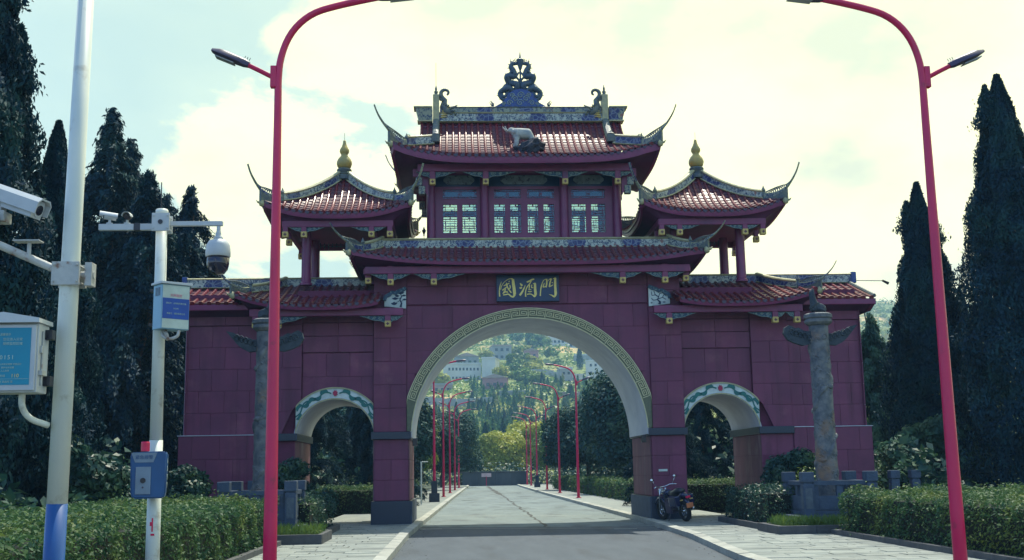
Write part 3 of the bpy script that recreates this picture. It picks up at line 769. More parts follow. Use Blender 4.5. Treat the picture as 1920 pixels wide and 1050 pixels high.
# meander pieces: one raised key per unit, all sharing one mesh (centre at radius 3.64)
mb = MB(); u = .135; w = .022
def bar(a, b_, c_, d_): mb.box(a-w/2 if a == b_ else a-w/2, b_+w/2, -.022, .01, c_-w/2, d_+w/2)
for a, b_, c_, d_ in ((-u,-u,-.1,.1),(-u,u,.1,.1),(u,u,-.065,.1),(-.075,u,-.065,-.065),(-.075,-.075,-.065,.045),(-.075,.07,.045,.045),(.07,.07,-.015,.045),(-.015,.07,-.015,-.015)):
    mb.box(min(a, b_)-w/2, max(a, b_)+w/2, -.022, .01, min(c_, d_)-w/2, max(c_, d_)+w/2)
keymesh = mb.mesh('meander_key'); keymesh.materials.append(M['key'])
nk = 36; alo = math.acos(3.47/3.64)
for i in range(nk):
    a = alo+(PI-2*alo)*(i+.5)/nk
    o = link('meander_key', keymesh, None, b0, (3.64*math.cos(a), -.002, 2.6+3.64*math.sin(a)), (0, -(a-PI/2), 0), (.98 if i % 2 else -.98, 1, 1))
for s in (-1, 1):
    cx = s*SARX
    o = soffit(cx, 2.6, 1.14, .05, 3.58).build('side_arch_soffit', M['white'], gate, fix=True); autosmooth(o)
    lo, hi = sorted((s*4.605, s*6.87))
    bd = clipband(arcband(cx, 2.6, 1.15, 1.50, .06, .18, .1, PI-.1, 60), lo, hi).build('side_arch_band', M['mural'], gate, fix=True); autosmooth(bd)
    for r_ in (1.165, 1.485):
        clipband(arcband(cx, 2.6, r_-.02, r_+.02, .03, .08, .1, PI-.1, 60), lo, hi).build('band_moulding', M['trim'], bd, fix=True)
    # teal scrolling vine, mirrored about a rose coloured flower
    for sg in (-1, 1):
        vine = MB(); n = 60; pts = []; wd = []
        for i in range(n):
            f_ = i/(n-1); a = PI/2+sg*(.09+1.02*f_); rr = 1.325+.055*math.sin(f_*PI*4.2)
            pts.append((cx+rr*math.cos(a), 2.6+rr*math.sin(a))); wd.append(.04)
        ribbon_mesh(vine, pts, wd, .045, .07)
        for k, f_ in enumerate((.06,.22,.36,.52,.66,.82)):
            pts = []; wd = []
            for i in range(9):
                q = f_+.17*i/8; a = PI/2+sg*(.09+1.02*q); rr = 1.325+.055*math.sin(f_*PI*4.2)+(-1 if k % 2 else 1)*.075*math.sin(PI*i/8)
                pts.append((cx+rr*math.cos(a), 2.6+rr*math.sin(a))); wd.append(.016+.105*math.sin(PI*i/8)**.8)
            ribbon_mesh(vine, pts, wd, .04, .07)
        vine.v = [(min(max(p[0], lo), hi), p[1], p[2]) for p in vine.v]
        vine.build('vine', M['teal'], bd, fix=True)
    mb = MB(); k = 8; poly = [(cx+(.08 if i % 2 else .058)*math.cos(2*PI*i/(2*k)), 3.925+(.10 if i % 2 else .07)*math.sin(2*PI*i/(2*k))) for i in range(2*k)]
    mb.prism(poly, .03, .07); mb.build('rose_flower', M['rose'], bd)

# --- hanging posts with gilt caps, beams and carved brackets
def gold_cap(parent, x, y, z, s_=.18):
    mb = MB(); mb.bbox(x-s_/2, x+s_/2, y-s_/2, y+s_/2, z-s_/2, z+s_/2, .022); mb.build('gilt_cap', M['gold'], parent)
    mb = MB()
    mb.box(x-.045, x+.045, y-s_/2-.008, y-s_/2+.004, z-.014, z+.014); mb.box(x-.0139, x+.0139, y-s_/2-.0085, y-s_/2+.004, z-.045, z+.045)
    mb.lathe([(.0,-.0),(.02,.0),(.02,.008),(.0,.008)], (0,0,0), 8); 
    k = len(mb.v)-32
    for i in range(k, len(mb.v)):
        px, py, pz = mb.v[i]; mb.v[i] = (x+px, y-s_/2-.002-pz, z+py)
    mb.build('cap_flower', M['gold_dark'], parent)
def hang(x, y, z, ztop, w=.17):
    mb = MB(); mb.bbox(x-w/2, x+w/2, y-w/2, y+w/2, z+.05, ztop, .012); p = mb.build('hanging_post', M['beam'], gate); gold_cap(p, x, y, z); return p
def queti(x, y, ztop, L, h, s, th=.06):
    # carved bracket: s=+1 grows to +x from x
    n = 10; poly_top = []; pts = []
    for i in range(n+1):
        f_ = i/n; pts.append((x+s*L*f_, ztop-h*(1-f_)**.9*(1-.12*math.sin(f_*PI*3))-.012))
    poly = [(x, ztop), (x+s*L, ztop)][::1]
    poly = [(x, ztop)]+pts+[(x+s*L, ztop)]
    if s < 0: poly = poly
    else: poly = poly
    mb = MB(); mb.prism(poly, y-th/2, y+th/2); o = mb.build('carved_bracket', M['carve'], gate, fix=True)
    sc = MB(); cxs = [(.16, .42, .30), (.42, .34, .20), (.66, .25, .12)]
    for fx, fz, rr in cxs:
        c0 = (x+s*L*fx, ztop-h*fz); r0 = h*rr
        sp_ = [(c0[0]+r0*(1-k/16)*math.cos(k*.7)*1.3, y-th/2-.006, c0[1]+r0*(1-k/16)*math.sin(k*.7)) for k in range(15)]
        sc.tube(sp_, .009, 4, cap=False)
    edge = [(p[0], y-th/2-.006, p[1]+.012) for p in pts]
    sc.tube(edge, .008, 4, cap=False); sc.build('scroll_relief', M['carve_light'], o)

# mid level
for s in (-1, 1):
    hang(s*4.07, -.52, 7.12, 7.60); hang(s*2.80, -.52, 7.12, 7.60); hang(s*4.74, -.3, 7.20, 7.64)
    queti(s*4.16, -.52, 7.37, .50, .20, s); queti(s*3.98, -.52, 7.37, .50, .20, -s); queti(s*2.89, -.52, 7.37, .50, .20, s); queti(s*2.71, -.52, 7.37, .85, .20, -s)
MB().bbox(-4.82, 4.82, -.62, -.42, 7.36, 7.58, .02).build('beam', M['beam'], gate)
MB().box(-4.7, 4.7, -.41, .12, 7.52, 7.60).build('beam', M['beam'], gate)
for s in (-1, 1):
    a, b_ = sorted((s*4.72, s*4.88)); MB().bbox(a, b_, -.41, 3.9, 7.38, 7.57, .02).build('beam', M['beam'], gate)
# wing level
for s in (-1, 1):
    hang(s*4.15, -.50, 5.89, 6.36); hang(s*7.33, -.50, 5.89, 6.36); hang(s*7.99, -.50, 5.89, 6.36)
    a, b_ = sorted((s*3.70, s*8.16)); MB().bbox(a, b_, -.60, -.40, 6.13, 6.35, .02).build('beam', M['beam'], gate)
    queti(s*4.24, -.50, 6.13, .72, .20, s); queti(s*4.06, -.50, 6.13, .36, .19, -s); queti(s*7.24, -.50, 6.13, .72, .20, -s); queti(s*7.42, -.50, 6.13, .24, .19, s); queti(s*7.90, -.50, 6.13, .24, .19, -s)

# --- upper hall (tower)
hall = MB(); TF, TB = .92, 2.68
hall.box(-3.3, 3.3, .55, 3.05, 8.42, 8.62)
hall.box(-3.0, 3.0, .86, 2.74, 10.72, 10.95); hall.box(-3.25, 3.25, .14, 3.46, 10.80, 10.87)
for s in (-1, 1):
    a, b_ = sorted((s*2.86, s*2.98)); hall.box(a, b_, TF, TB, 8.62, 10.72)
MB().box(-2.84, 2.84, .868, .884, 10.36, 10.715).build('lintel_shade_panel', M['plaque'], gate)  # navy panel added above the windows; its dark colour stands in for recess shade
hall_o = hall.build('hall_frame', M['beam'], gate, fix=True)
holes_x = [(-2.56,-2.07),(-1.95,-1.46),(-.96,-.58),(-.46,-.08),(.08,.46),(.58,.96),(1.46,1.95),(2.07,2.56)]
tr_x = [(-2.56,-1.46),(-.96,-.08),(.08,.96),(1.46,2.56)]
def wall_with_holes(y, back=False):
    mb = MB(); y0, y1 = y-.035, y+.035
    mb.box(-2.86, 2.86, y0, y1, 8.62, 8.86); mb.box(-2.86, 2.86, y0, y1, 9.81, 9.96); mb.box(-2.86, 2.86, y0, y1, 10.29, 10.72)
    xs = [-2.86]+[v for h_ in holes_x for v in h_]+[2.86]
    for a, b_ in zip(xs[0::2], xs[1::2]): mb.box(a, b_, y0, y1, 8.86, 9.81)
    xs = [-2.86]+[v for h_ in tr_x for v in h_]+[2.86]
    for a, b_ in zip(xs[0::2], xs[1::2]): mb.box(a, b_, y0, y1, 9.96, 10.29)
    mb.build('window_wall', M['column'], gate, fix=True)
wall_with_holes(TF); wall_with_holes(TB)
def lattice_window(x0, x1, z0, z1, y, kind):
    f_ = MB(); t = .025
    for a, b_, c_, d_ in ((x0,x0+t,z0,z1),(x1-t,x1,z0,z1),(x0+t,x1-t,z0,z0+t),(x0+t,x1-t,z1-t,z1)): f_.box(a, b_, y-.05, y+.01, c_, d_)
    fo = f_.build('window', M['column'], gate)
    L = MB(); W_, H_ = x1-x0, z1-z0; b = .016
    def hb(v, u0=0, u1=1): L.box(x0+u0*W_, x0+u1*W_, y-.02, y-.002, z0+v*H_-b/2, z0+v*H_+b/2)
    def vb(u_, v0, v1): L.box(x0+u_*W_-b/2, x0+u_*W_+b/2, y-.0215, y-.0035, z0+v0*H_, z0+v1*H_)
    def blk(u_, v_): L.box(x0+u_*W_-.022, x0+u_*W_+.022, y-.024, y-.001, z0+v_*H_-.022, z0+v_*H_+.022)
    if kind == 'low':
        for v in (.10,.24,.42,.50,.58,.76,.90): hb(v)
        for v in (.17,.67): hb(v, .2, .8)
        for u_ in (.2,.8):
            vb(u_, .10,.42); vb(u_, .58,.90)
        for v0, v1 in ((.03,.10),(.17,.24),(.42,.58),(.67,.76),(.90,.97)): vb(.5, v0, v1)
        for v in (.06,.50,.94): blk(.5, v)
        blk(.03,.28); blk(.97,.28); blk(.03,.7); blk(.97,.7)
    else:
        for v in (.22,.78): hb(v)
        for u_ in (.08,.46,.54,.92): vb(u_, .22,.78)
        for u_ in (.27,.73): vb(u_, .05,.22); vb(u_, .78,.95); blk(u_, .12); blk(u_, .88)
        blk(.5,.5); blk(.04,.5); blk(.96,.5)
    L.build('lattice', M['leafcarve'] if False else M['column'], fo)
    P = MB(); P.box(x0+.01, x1-.01, y+.012, y+.018, z0+.01, z1-.01); P.build('pane', M['glass'], fo)
for y in (TF, TB):
    for a, b_ in holes_x: lattice_window(a, b_, 8.86, 9.81, y, 'low')
    for a, b_ in tr_x: lattice_window(a, b_, 9.96, 10.29, y, 'top')
# painted octagonal name boards above the windows
for cx, hw in ((-2.03,.48),(0,.73),(2.03,.48)):
    c = .12; z0, z1 = 10.42, 10.70
    poly = [(cx-hw+c,z0),(cx+hw-c,z0),(cx+hw,z0+c*.9),(cx+hw,z1-c*.9),(cx+hw-c,z1),(cx-hw+c,z1),(cx-hw,z1-c*.9),(cx-hw,z0+c*.9)]
    mb = MB(); mb.prism(poly, .82, .875); o = mb.build('painted_board', M['board'], gate)
for x in (-2.9, -1.24, 1.24, 2.9):
    for y in (.78, 2.82):
        mb = MB(); mb.lathe([(.17,0),(.17,.05),(.135,.07),(.13,2.3),(.13,2.32)], (x, y, 8.62), 18); o = mb.build('column', M['column'], gate); autosmooth(o)
for x in (-2.87, -1.23, 1.23, 2.87):
    hang(x*.987, .02, 10.285, 10.84)
for a, b_, L in ((-2.78,-1.32,.62),(-1.14,1.14,.85),(1.32,2.78,.62)):
    queti(a*.987, .02, 10.61, L, .20, 1); queti(b_*.987, .02, 10.61, L, .20, -1)
for s in (-1, 1): queti(s*2.92, .02, 10.61, .40, .19, s)
MB().bbox(-3.28, 3.28, -.08, .12, 10.60, 10.84, .02).build('beam', M['beam'], gate)
MB().bbox(-3.28, 3.28, 3.48, 3.66, 10.60, 10.84, .02).build('beam', M['beam'], gate)
for s in (-1, 1):
    a, b_ = sorted((s*3.14, s*3.3)); MB().bbox(a, b_, .13, 3.47, 10.62, 10.82, .02).build('beam', M['beam'], gate)
    # stepped corner brackets under the hall roof, front and rear
    for yy, sy in ((.25, -1), (3.35, 1)):
        for k in range(3):
            x = s*(3.34-.09*k); z = 10.62-.27*k
            mb = MB(); mb.bbox(x-.10, x+.10, yy-.10, yy+.10, z-.13, z+.13, .02); mb.build('stepped_bracket', M['frieze_dark'] if k else M['beam'], gate)
        mb = MB(); x0, x1 = sorted((s*2.98, s*3.34)); mb.prism([(x0,9.9),(x1,9.9) if s < 0 else (x1,10.5),(x1,10.75),(x0,10.75)] if s > 0 else [(x0,10.5),(x1,9.9),(x1,10.75),(x0,10.75)], yy-.05, yy+.05)
        mb.build('corner_strut', M['beam'], gate, fix=True)
# lantern beside the hall
mb = MB(); mb.lathe([(.0,-.12),(.025,-.1),(.02,-.06),(.06,.04),(.065,.06),(.03,.11),(.008,.18)], (-3.12, .75, 8.88), 8); mb.tube([(-3.12,.75,8.76),(-3.12,.75,8.66),(-3.02,.78,8.66)], .012, 5); mb.build('wall_lantern', M['dark'], gate)

# --- upper roof
ur = Roof(0, YC, 3.22, 4.02, 2.42, 12.72, 10.97, .40, tg=.50, conc=.45, p=4.6, sweep=.10)
ro = build_roof(ur, 'upper_roof', row=.2, rows=13, r=.047, label='tall double-slope roof of glazed red tiles with blue and gold ridge')
eaves(ur, ro, h=.25, inner=(3.3, 1.72), zin=10.86, curve=.5)
for s in (-1, 1):
    # gable end wall
    mb = MB(); pts = [ur.front(s*3.22, t, -1) for t in [i/8*.5 for i in range(9)]]
    poly = [(p.y, p.z-.03) for p in reversed(pts)]+[(2*YC-p.y, p.z-.03) for p in pts[1:]]
    n = len(poly); x = s*3.18; vs = [(x, a, b_) for a, b_ in poly]+[(x-s*.06, a, b_) for a, b_ in poly]
    mb.add(vs, [tuple(range(n)), tuple(reversed(range(n, 2*n)))]+[(i, (i+1) % n, n+(i+1) % n, n+i) for i in range(n)]); mb.build('gable', M['frieze_dark'], ro, fix=True)
    for sy in (-1, 1):
        # descending gilt ridge with a carved cap
        path = [ur.front(s*2.74, t, sy)+Vector((0,0,.02)) for t in [.02+.46*i/8 for i in range(9)]]
        ridgebar(path, .15, .16, ro, 'descending_ridge', 'trim', True, .05)
        mb = MB(); q = path[-1]; mb.bbox(q.x-.13, q.x+.13, q.y-.22, q.y+.05, q.z-.02, q.z+.22, .03); mb.lathe([(.10,0),(.13,.05),(.06,.1),(.02,.16)], (q.x, q.y-.1, q.z+.2), 8); mb.build('ridge_stop', M['ridge'], ro)
        # hip ridge running to the corner
        hp = [Vector((s*(2.80+(.42)*i/3), 0, 0)) for i in range(4)]
        start = ur.front(s*2.80, .52, sy); A = [start+Vector((0,0,.02)), ur.front(s*3.15, .56, sy)+Vector((0,0,.02))]+[ur.hip(.60+.13*i/6, s, sy)+Vector((0,0,.02)) for i in range(7)]
        ridgebar(A, .15, [.24]*9, ro, 'hip_ridge', 'frieze')
        hipridge(ur, s, sy, ro, tA=.72, tip=(.42, .22, 1.0), h=.30, t0=.70)
    # ridge end stub, cornice shaped
    x0, x1 = sorted((s*2.86, s*3.30)); mb = MB()
    mb.add([(x0,YC-.16,12.76),(x1,YC-.16,12.76),(x1,YC+.16,12.76),(x0,YC+.16,12.76),(x0-(.0 if s > 0 else .1),YC-.22,13.16),(x1+(.1 if s > 0 else 0),YC-.22,13.16),(x1+(.1 if s > 0 else 0),YC+.22,13.16),(x0-(.0 if s > 0 else .1),YC+.22,13.16)],
           [(0,3,2,1),(4,5,6,7),(0,1,5,4),(1,2,6,5),(2,3,7,6),(3,0,4,7)]); mb.build('ridge_end', M['frieze_dark'], ro)
    MB().bbox(min(s*2.86, s*3.46), max(s*2.86, s*3.46), YC-.25, YC+.25, 13.16, 13.21, .01).build('ridge_cap', M['trim'], ro)
    MB().bbox(min(s*2.86, s*3.34), max(s*2.86, s*3.34), YC-.2, YC+.2, 12.71, 12.76, .01).build('ridge_foot', M['trim'], ro)
    # dragon-head acroterion at the ridge end: post, curled horn, spire
    mb = MB(); x = s*2.74; mb.bbox(x-.10, x+.10, YC-.2, YC+.2, 12.7, 13.62, .02); mb.build('ridge_post', M['trim'], ro)
    mb = MB(); mb.lathe([(.09,0),(.11,.04),(.05,.10),(.07,.16),(.03,.22),(.04,.26),(.012,.36),(.008,.40)], (x, YC, 13.6), 8); mb.build('post_spire', M['ridge'], ro)
    mb = MB()
    cc = Vector((s*2.42, YC-.08, 13.68)); spiral = [cc+Vector((-s*math.cos(k*.45-1.1)*(.05+.012*k), 0, math.sin(k*.45-1.1)*(.05+.012*k))) for k in range(12)]
    body = spiral+[Vector((s*2.46, YC-.08, 13.45)), Vector((s*2.50, YC-.08, 13.25)), Vector((s*2.42, YC-.08, 13.08)), Vector((s*2.20, YC-.08, 12.98))]
    mb.tube(body, [.03+.004*i for i in range(12)]+[.09,.12,.15,.10], 7)
    mb.tube([(s*2.66,YC-.1,13.5),(s*2.58,YC-.1,13.62),(s*2.50,YC-.1,13.52)], [.05,.07,.03], 6)
    mb.tube([(s*2.5,YC-.1,13.1),(s*2.2,YC-.1,13.2),(s*2.05,YC-.1,13.28)], [.09,.05,.015], 6)
    for k in range(9):
        q = Vector((s*(2.62-.06*k), YC-.16, 13.42-.06*k+.03*math.sin(k*2))); mb.tube([q, q+Vector((-s*.07, -.03, .06))], [.045, .012], 5)
    mb.build('ridge_dragon', M['ridge'], ro, smooth=True)
    mb = MB()
    for k in range(6):
        q = Vector((s*(2.56-.02*k), YC-.15, 12.85+.07*k)); mb.tube([q+Vector((s*.05,0,0)), q, q+Vector((-s*.12, -.02, .03)), q+Vector((-s*.18, 0, -.01))], [.02,.03,.022,.008], 5)
    mb.build('dragon_mane', M['gold'], ro, smooth=True)
mb = MB(); mb.tube([(-2.74,YC,14.0),(-2.74,YC,14.75)], .006, 4); mb.build('lightning_rod', M['dark'], ro)
ridgebar([(-2.78+5.56*i/12, YC-.0, 12.72) for i in range(13)], .30, .26, ro, 'ridge_frieze', 'frieze')
ridgebar([(-2.62+5.24*i/12, YC, 13.03) for i in range(13)], .24, .16, ro, 'ridge_frieze', 'frieze_dark', True, .03)

# --- crowning twin-dragon ornament
fin = MB()
def bez(pts, n=5): return [Vector(q) for q in smoothpts(pts, n)]
prof = [(-.86,13.22),(-.62,13.36),(-.48,13.52),(-.40,13.68),(-.2,13.80),(0,13.84),(.2,13.80),(.40,13.68),(.48,13.52),(.62,13.36),(.86,13.22)]
fin.prism([(x, z) for x, z in prof], YC-.09, YC+.09)
fo = fin.build('dragon_finial', M['blue'], gate, fix=True); fo['label'] = 'blue twin dragon ornament crowning the roof ridge'
sc = MB()
for r0, k in ((0,0),):
    for cx, cz, rr, d in ((-.55,13.32,.07,1),(-.36,13.36,.10,1),(-.18,13.50,.11,-1),(0,13.62,.12,1),(.18,13.50,.11,1),(.36,13.36,.10,-1),(.55,13.32,.07,-1),(-.02,13.36,.12,1),(-.28,13.62,.08,1),(.28,13.62,.08,-1)):
        sc.tube([(cx+d*rr*(1-q/18)*math.cos(q*.6), YC-.10, cz+rr*(1-q/18)*math.sin(q*.6)) for q in range(17)], .013, 5, cap=False)
sc.build('wave_scrolls', M['carve_light'], fo)
dr = MB()
for s in (-1, 1):
    b_ = bez([(s*.50,YC,13.45),(s*.66,YC+.05,13.72),(s*.42,YC-.08,13.86),(s*.18,YC+.06,13.78),(s*.10,YC-.05,13.98),(s*.34,YC+.06,14.10),(s*.42,YC-.04,14.28),(s*.18,YC+.02,14.30),(s*.22,YC,14.50),(s*.30,YC,14.62),(s*.20,YC-.02,14.74),(s*.08,YC-.02,14.70)], 5)
    N = len(b_); dr.tube(b_, [.055+.055*math.sin(PI*min(1, .15+i/N*.9))-(.025 if i > N-6 else 0) for i in range(N)], 8)
    b2 = bez([(s*.62,YC,13.70),(s*.52,YC-.05,13.58),(s*.30,YC,13.92),(s*.50,YC+.04,13.98),(s*.46,YC,13.80)], 4); dr.tube(b2, .05, 6)
    for pts_ in ([(s*.05,YC,13.82),(s*.16,YC+.04,14.0),(s*.02,YC,14.12),(s*.12,YC-.04,14.26),(s*.04,YC,14.42)],[(s*.34,YC,13.62),(s*.56,YC,13.86),(s*.40,YC+.05,14.06),(s*.28,YC,13.98)],[(s*.40,YC,14.2),(s*.30,YC-.05,14.42),(s*.14,YC,14.48)],[(s*.60,YC,13.5),(s*.70,YC,13.66),(s*.60,YC,13.80)]):
        q_ = bez(pts_, 4); dr.tube(q_, [.05-.02*i/len(q_) for i in range(len(q_))], 6)
    for i in range(2, N-4, 2):                        # back fins
        q = b_[i]; t = (b_[i+1]-b_[i-1]).normalized(); nn = Vector((t.z, 0, -t.x))*s
        dr.tube([q+nn*.05, q+nn*.125+t*.03], [.028, .004], 4)
        dr.tube([q-nn*.05, q-nn*.09+t*.02], [.02, .004], 4)
    h_ = Vector((s*.14, YC-.02, 14.72))               # head: jaws and horns
    dr.tube([h_+Vector((s*.08,0,.0)), h_, h_+Vector((-s*.07,0,.07))], [.05,.045,.018], 6)
    dr.tube([h_+Vector((s*.04,0,-.04)), h_+Vector((-s*.06,0,-.04))], [.03,.012], 5)
    dr.tube([h_+Vector((s*.06,0,.03)), h_+Vector((s*.15,0,.08)), h_+Vector((s*.17,0,.17))], [.02,.015,.005], 5)
    dr.tube([h_+Vector((s*.0,0,.04)), h_+Vector((s*.03,0,.13)), h_+Vector((-s*.02,0,.19))], [.018,.014,.005], 5)
    for k in range(3):                                # claws at the foot
        a = R(50+28*k); base = Vector((s*.90, YC-.04, 13.24)); dr.tube([base, base+Vector((-s*.10*math.cos(a)*-1, 0, .10*math.sin(a))), base+Vector((s*.06*math.cos(a)+s*.08, 0, .22*math.sin(a)))], [.03,.02,.006], 5)
    for k in range(5):
        q = Vector((s*(.10+.09*k), YC, 13.86+.07*((k*3) % 4))); dr.tube([q, q+Vector((s*.06, 0, .07)), q+Vector((s*.02, 0, .13))], [.03,.025,.01], 5)
dr.build('dragon_pair', M['bronze'], fo, smooth=True)
mb = MB(); mb.lathe([(.03,0),(.028,.55),(.035,.62),(.03,.70),(.05,.74),(.10,.92),(.135,1.05),(.10,1.08),(.05,1.09),(.028,1.16),(.006,1.32)], (0.01, YC, 13.80), 10); mb.build('finial_spear', M['bronze'], fo)

# --- middle skirt roof
mid = Roof(0, YC, 4.37, 5.20, 2.72, 8.34, 7.71, .30, tg=.55, tmin=.55, conc=.25, p=3.4, sweep=.12)
mo = build_roof(mid, 'middle_roof', row=.215, rows=5, label='low skirt roof of red tiles under a blue and white painted band')
eaves(mid, mo, h=.16, inner=(4.85, 2.28), zin=7.6, curve=.5)
for sy in (-1, 1):
    y = YC+sy*2.72*.55
    ridgebar([(-4.37+8.74*i/16, y, 8.28) for i in range(17)], .16, .25, mo, 'ridge_frieze', 'frieze')
for s in (-1, 1):
    ridgebar([(s*4.37, YC-1.5+3.0*i/8, 8.28) for i in range(9)], .16, .25, mo, 'ridge_frieze', 'frieze')
    for sy in (-1, 1): hipridge(mid, s, sy, mo, tA=.80, tip=(.46, .25, .70), h=.26)
MB().box(-4.3, 4.3, YC-1.42, YC+1.42, 8.2, 8.42).build('roof_deck', M['beam'], mo)
# rear corner eaves rising beside the hall
for s in (-1, 1):
    cr_ = Roof(s*3.55, 4.1, .05, .62, .5, 9.02, 8.72, .20, conc=.2, p=2.5, sweep=.05)
    co = build_roof(cr_, 'rear_corner_roof', row=.16, rows=3, r=.04)
    eaves(cr_, co, h=.10, inner=(.35, .3), zin=8.55, curve=.5)
    for sx in (-1, 1): hipridge(cr_, sx, -1, co, tA=.6, tip=(.12, .08, .30), h=.08)
    MB().box(s*3.55-.34, s*3.55+.34, 3.75, 4.5, 7.2, 8.60).build('rear_corner_wall', M['white'], gate)
# white fascia board above the central wall
MB().box(-4.5, 4.5, .3, 3.3, 7.9, 8.2).build('attic', M['beam'], gate)

# --- wing roofs
for s in (-1, 1):
    # outer plain gabled part
    z_r, z_e, y_e = 7.34, 6.55, -.42
    wr = Roof(s*6.9, YC, 3.55, 3.60, YC-y_e, z_r, z_e, 0.0, tg=.99, conc=.12)
    lo, hi = ((-2.55, 3.55) if s > 0 else (-3.55, 2.55))
    wo_ = build_roof(wr, 'wing_roof', row=.245, rows=8, sides=(False, False), frontsel=(lo, hi), r=.058, tile=.22)
    x0, x1 = sorted((s*7.7, s*10.46)); mb = MB(); mb.bbox(x0, x1, y_e+.0, y_e+.10, z_e-.20, z_e-.02, .02); mb.build('eave_board', M['beam'], wo_)
    mb = MB()
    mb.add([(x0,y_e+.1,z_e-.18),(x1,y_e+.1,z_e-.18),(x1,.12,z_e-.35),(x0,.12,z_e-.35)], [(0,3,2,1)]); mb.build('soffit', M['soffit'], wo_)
    # end gable slab
    xg = s*10.42; poly = [(y_e, z_e-.18), (YC, z_r-.08), (2*YC-y_e, z_e-.18), (3.4, 6.2), (.1, 6.2)]; n = 5
    vs = [(xg, a, b_) for a, b_ in poly]+[(xg-s*.08, a, b_) for a, b_ in poly]
    mb = MB(); mb.add(vs, [tuple(range(n)), tuple(reversed(range(n, 2*n)))]+[(i, (i+1) % n, n+(i+1) % n, n+i) for i in range(n)]); mb.build('gable', M['beam'], wo_, fix=True)
    xs_ = [s*(3.62+(10.6-3.62)*i/24) for i in range(25)]
    ridgebar([(x, YC, 7.36) for x in xs_], .22, .25, wo_, 'ridge_frieze', 'frieze', True, .04)
    mb = MB(); mb.bbox(min(s*10.5, s*10.66), max(s*10.5, s*10.66), YC-.15, YC+.15, 7.34, 7.70, .02); mb.build('ridge_end', M['blue'], wo_)
    mb = MB(); mb.tube([(xg, y_e, z_e+.06), (xg, YC, z_r+.05)], .06, 6); mb.build('verge', M['ridge'], wo_)
    # inner projecting part with the swept corner
    ir = Roof(s*6.1, YC, 1.35, 2.46, 2.72, 7.42, 6.42, .36, conc=.12, p=2.6, sweep=.08)
    lo, hi = ((-2.46, 2.46))
    io = build_roof(ir, 'inner_wing_roof', row=.235, rows=9, sides=((False, True) if s > 0 else (True, False)), r=.058, tile=.22, frontsel=((-1.76, 2.46) if s > 0 else (-2.46, 1.76)), back=False)
    def sel(p, s=s): return p.y < YC-.1 and (p.x*s > 3.66)
    pts = perimeter(ir)
    # straight front board plus curved corner
    eaves(ir, io, h=.15, inner=(2.1, 2.2), zin=6.33, curve=.5, loopsel=lambda p, s=s: (p.y < YC-.2 and p.x*s > 4.32), closed=False)
    hipridge(ir, s, -1, io, tA=.66, tip=(.42, .20, .72), h=.22, t0=.02)

# --- murals at the foot of the wing roofs
for s in (-1, 1):
    x0, x1 = s*3.64, s*4.28
    top = [(x1, 6.62), (s*4.24, 6.74), (s*4.12, 6.80), (s*4.05, 6.87), (s*3.95, 6.84), (s*3.86, 6.90), (s*3.74, 6.93), (x0, 7.0)]
    poly = [(x0, 6.40), (x1, 6.47)]+top if s > 0 else [(x1, 6.47), (x0, 6.40)]+top[::-1]
    mb = MB(); mb.prism(poly, -.09, -.02); mu = mb.build('mural_panel', M['mural'], gate, fix=True)
    mb = MB(); ribbon_mesh(mb, [(p[0], p[1]+.02) for p in top], [.10,.11,.12,.10,.12,.11,.12,.1], -.13, -.02); mb.build('mural_crest', M['teal'] if False else M['carve'], mu, fix=True)
    mb = MB()
    if s < 0:
        tr_ = [(-3.80,6.44),(-3.77,6.56),(-3.82,6.66),(-3.77,6.76),(-3.80,6.84)]
        ribbon_mesh(mb, tr_, [.07,.045,.04,.03,.02], -.098, -.088)
        for a, b_ in (((-3.82,6.64),(-3.95,6.56)),((-3.78,6.70),(-3.93,6.72)),((-3.78,6.76),(-3.68,6.78)),((-3.80,6.60),(-3.70,6.66))): ribbon_mesh(mb, [a, b_], [.02,.01], -.097, -.088)
        blobs = [(-3.99,6.55,.09,.04),(-3.96,6.70,.09,.035),(-3.90,6.78,.07,.03),(-3.80,6.87,.11,.035),(-3.70,6.79,.06,.025),(-3.68,6.67,.06,.025)]
    else:
        tr_ = [(3.95,6.46),(3.98,6.52),(3.90,6.60),(3.94,6.68),(3.84,6.74),(3.74,6.72),(3.72,6.84)]
        ribbon_mesh(mb, tr_, [.09,.06,.04,.035,.03,.025,.015], -.098, -.088)
        for pl_ in ([(3.92,6.62),(4.05,6.66),(4.10,6.74),(4.18,6.70)],[(3.94,6.68),(3.98,6.78),(4.08,6.80)],[(3.84,6.74),(3.80,6.86)],[(3.90,6.60),(3.78,6.58),(3.72,6.64)],[(4.06,6.66),(4.16,6.60)]): ribbon_mesh(mb, smoothpts(pl_, 3), [.022]*(len(pl_)*3-2), -.097, -.088)
        blobs = [(3.72,6.50,.03,.015),(4.1,6.52,.05,.015)]
    for cx, cz, a, b_ in blobs:
        mb.prism([(cx+a*math.cos(q)*(1+.2*math.sin(q*5)), cz+b_*math.sin(q)*(1+.25*math.cos(q*4))) for q in [2*PI*k/14 for k in range(14)]], -.099, -.088)
    mb.build('mural_pine', M['ink'], mu)

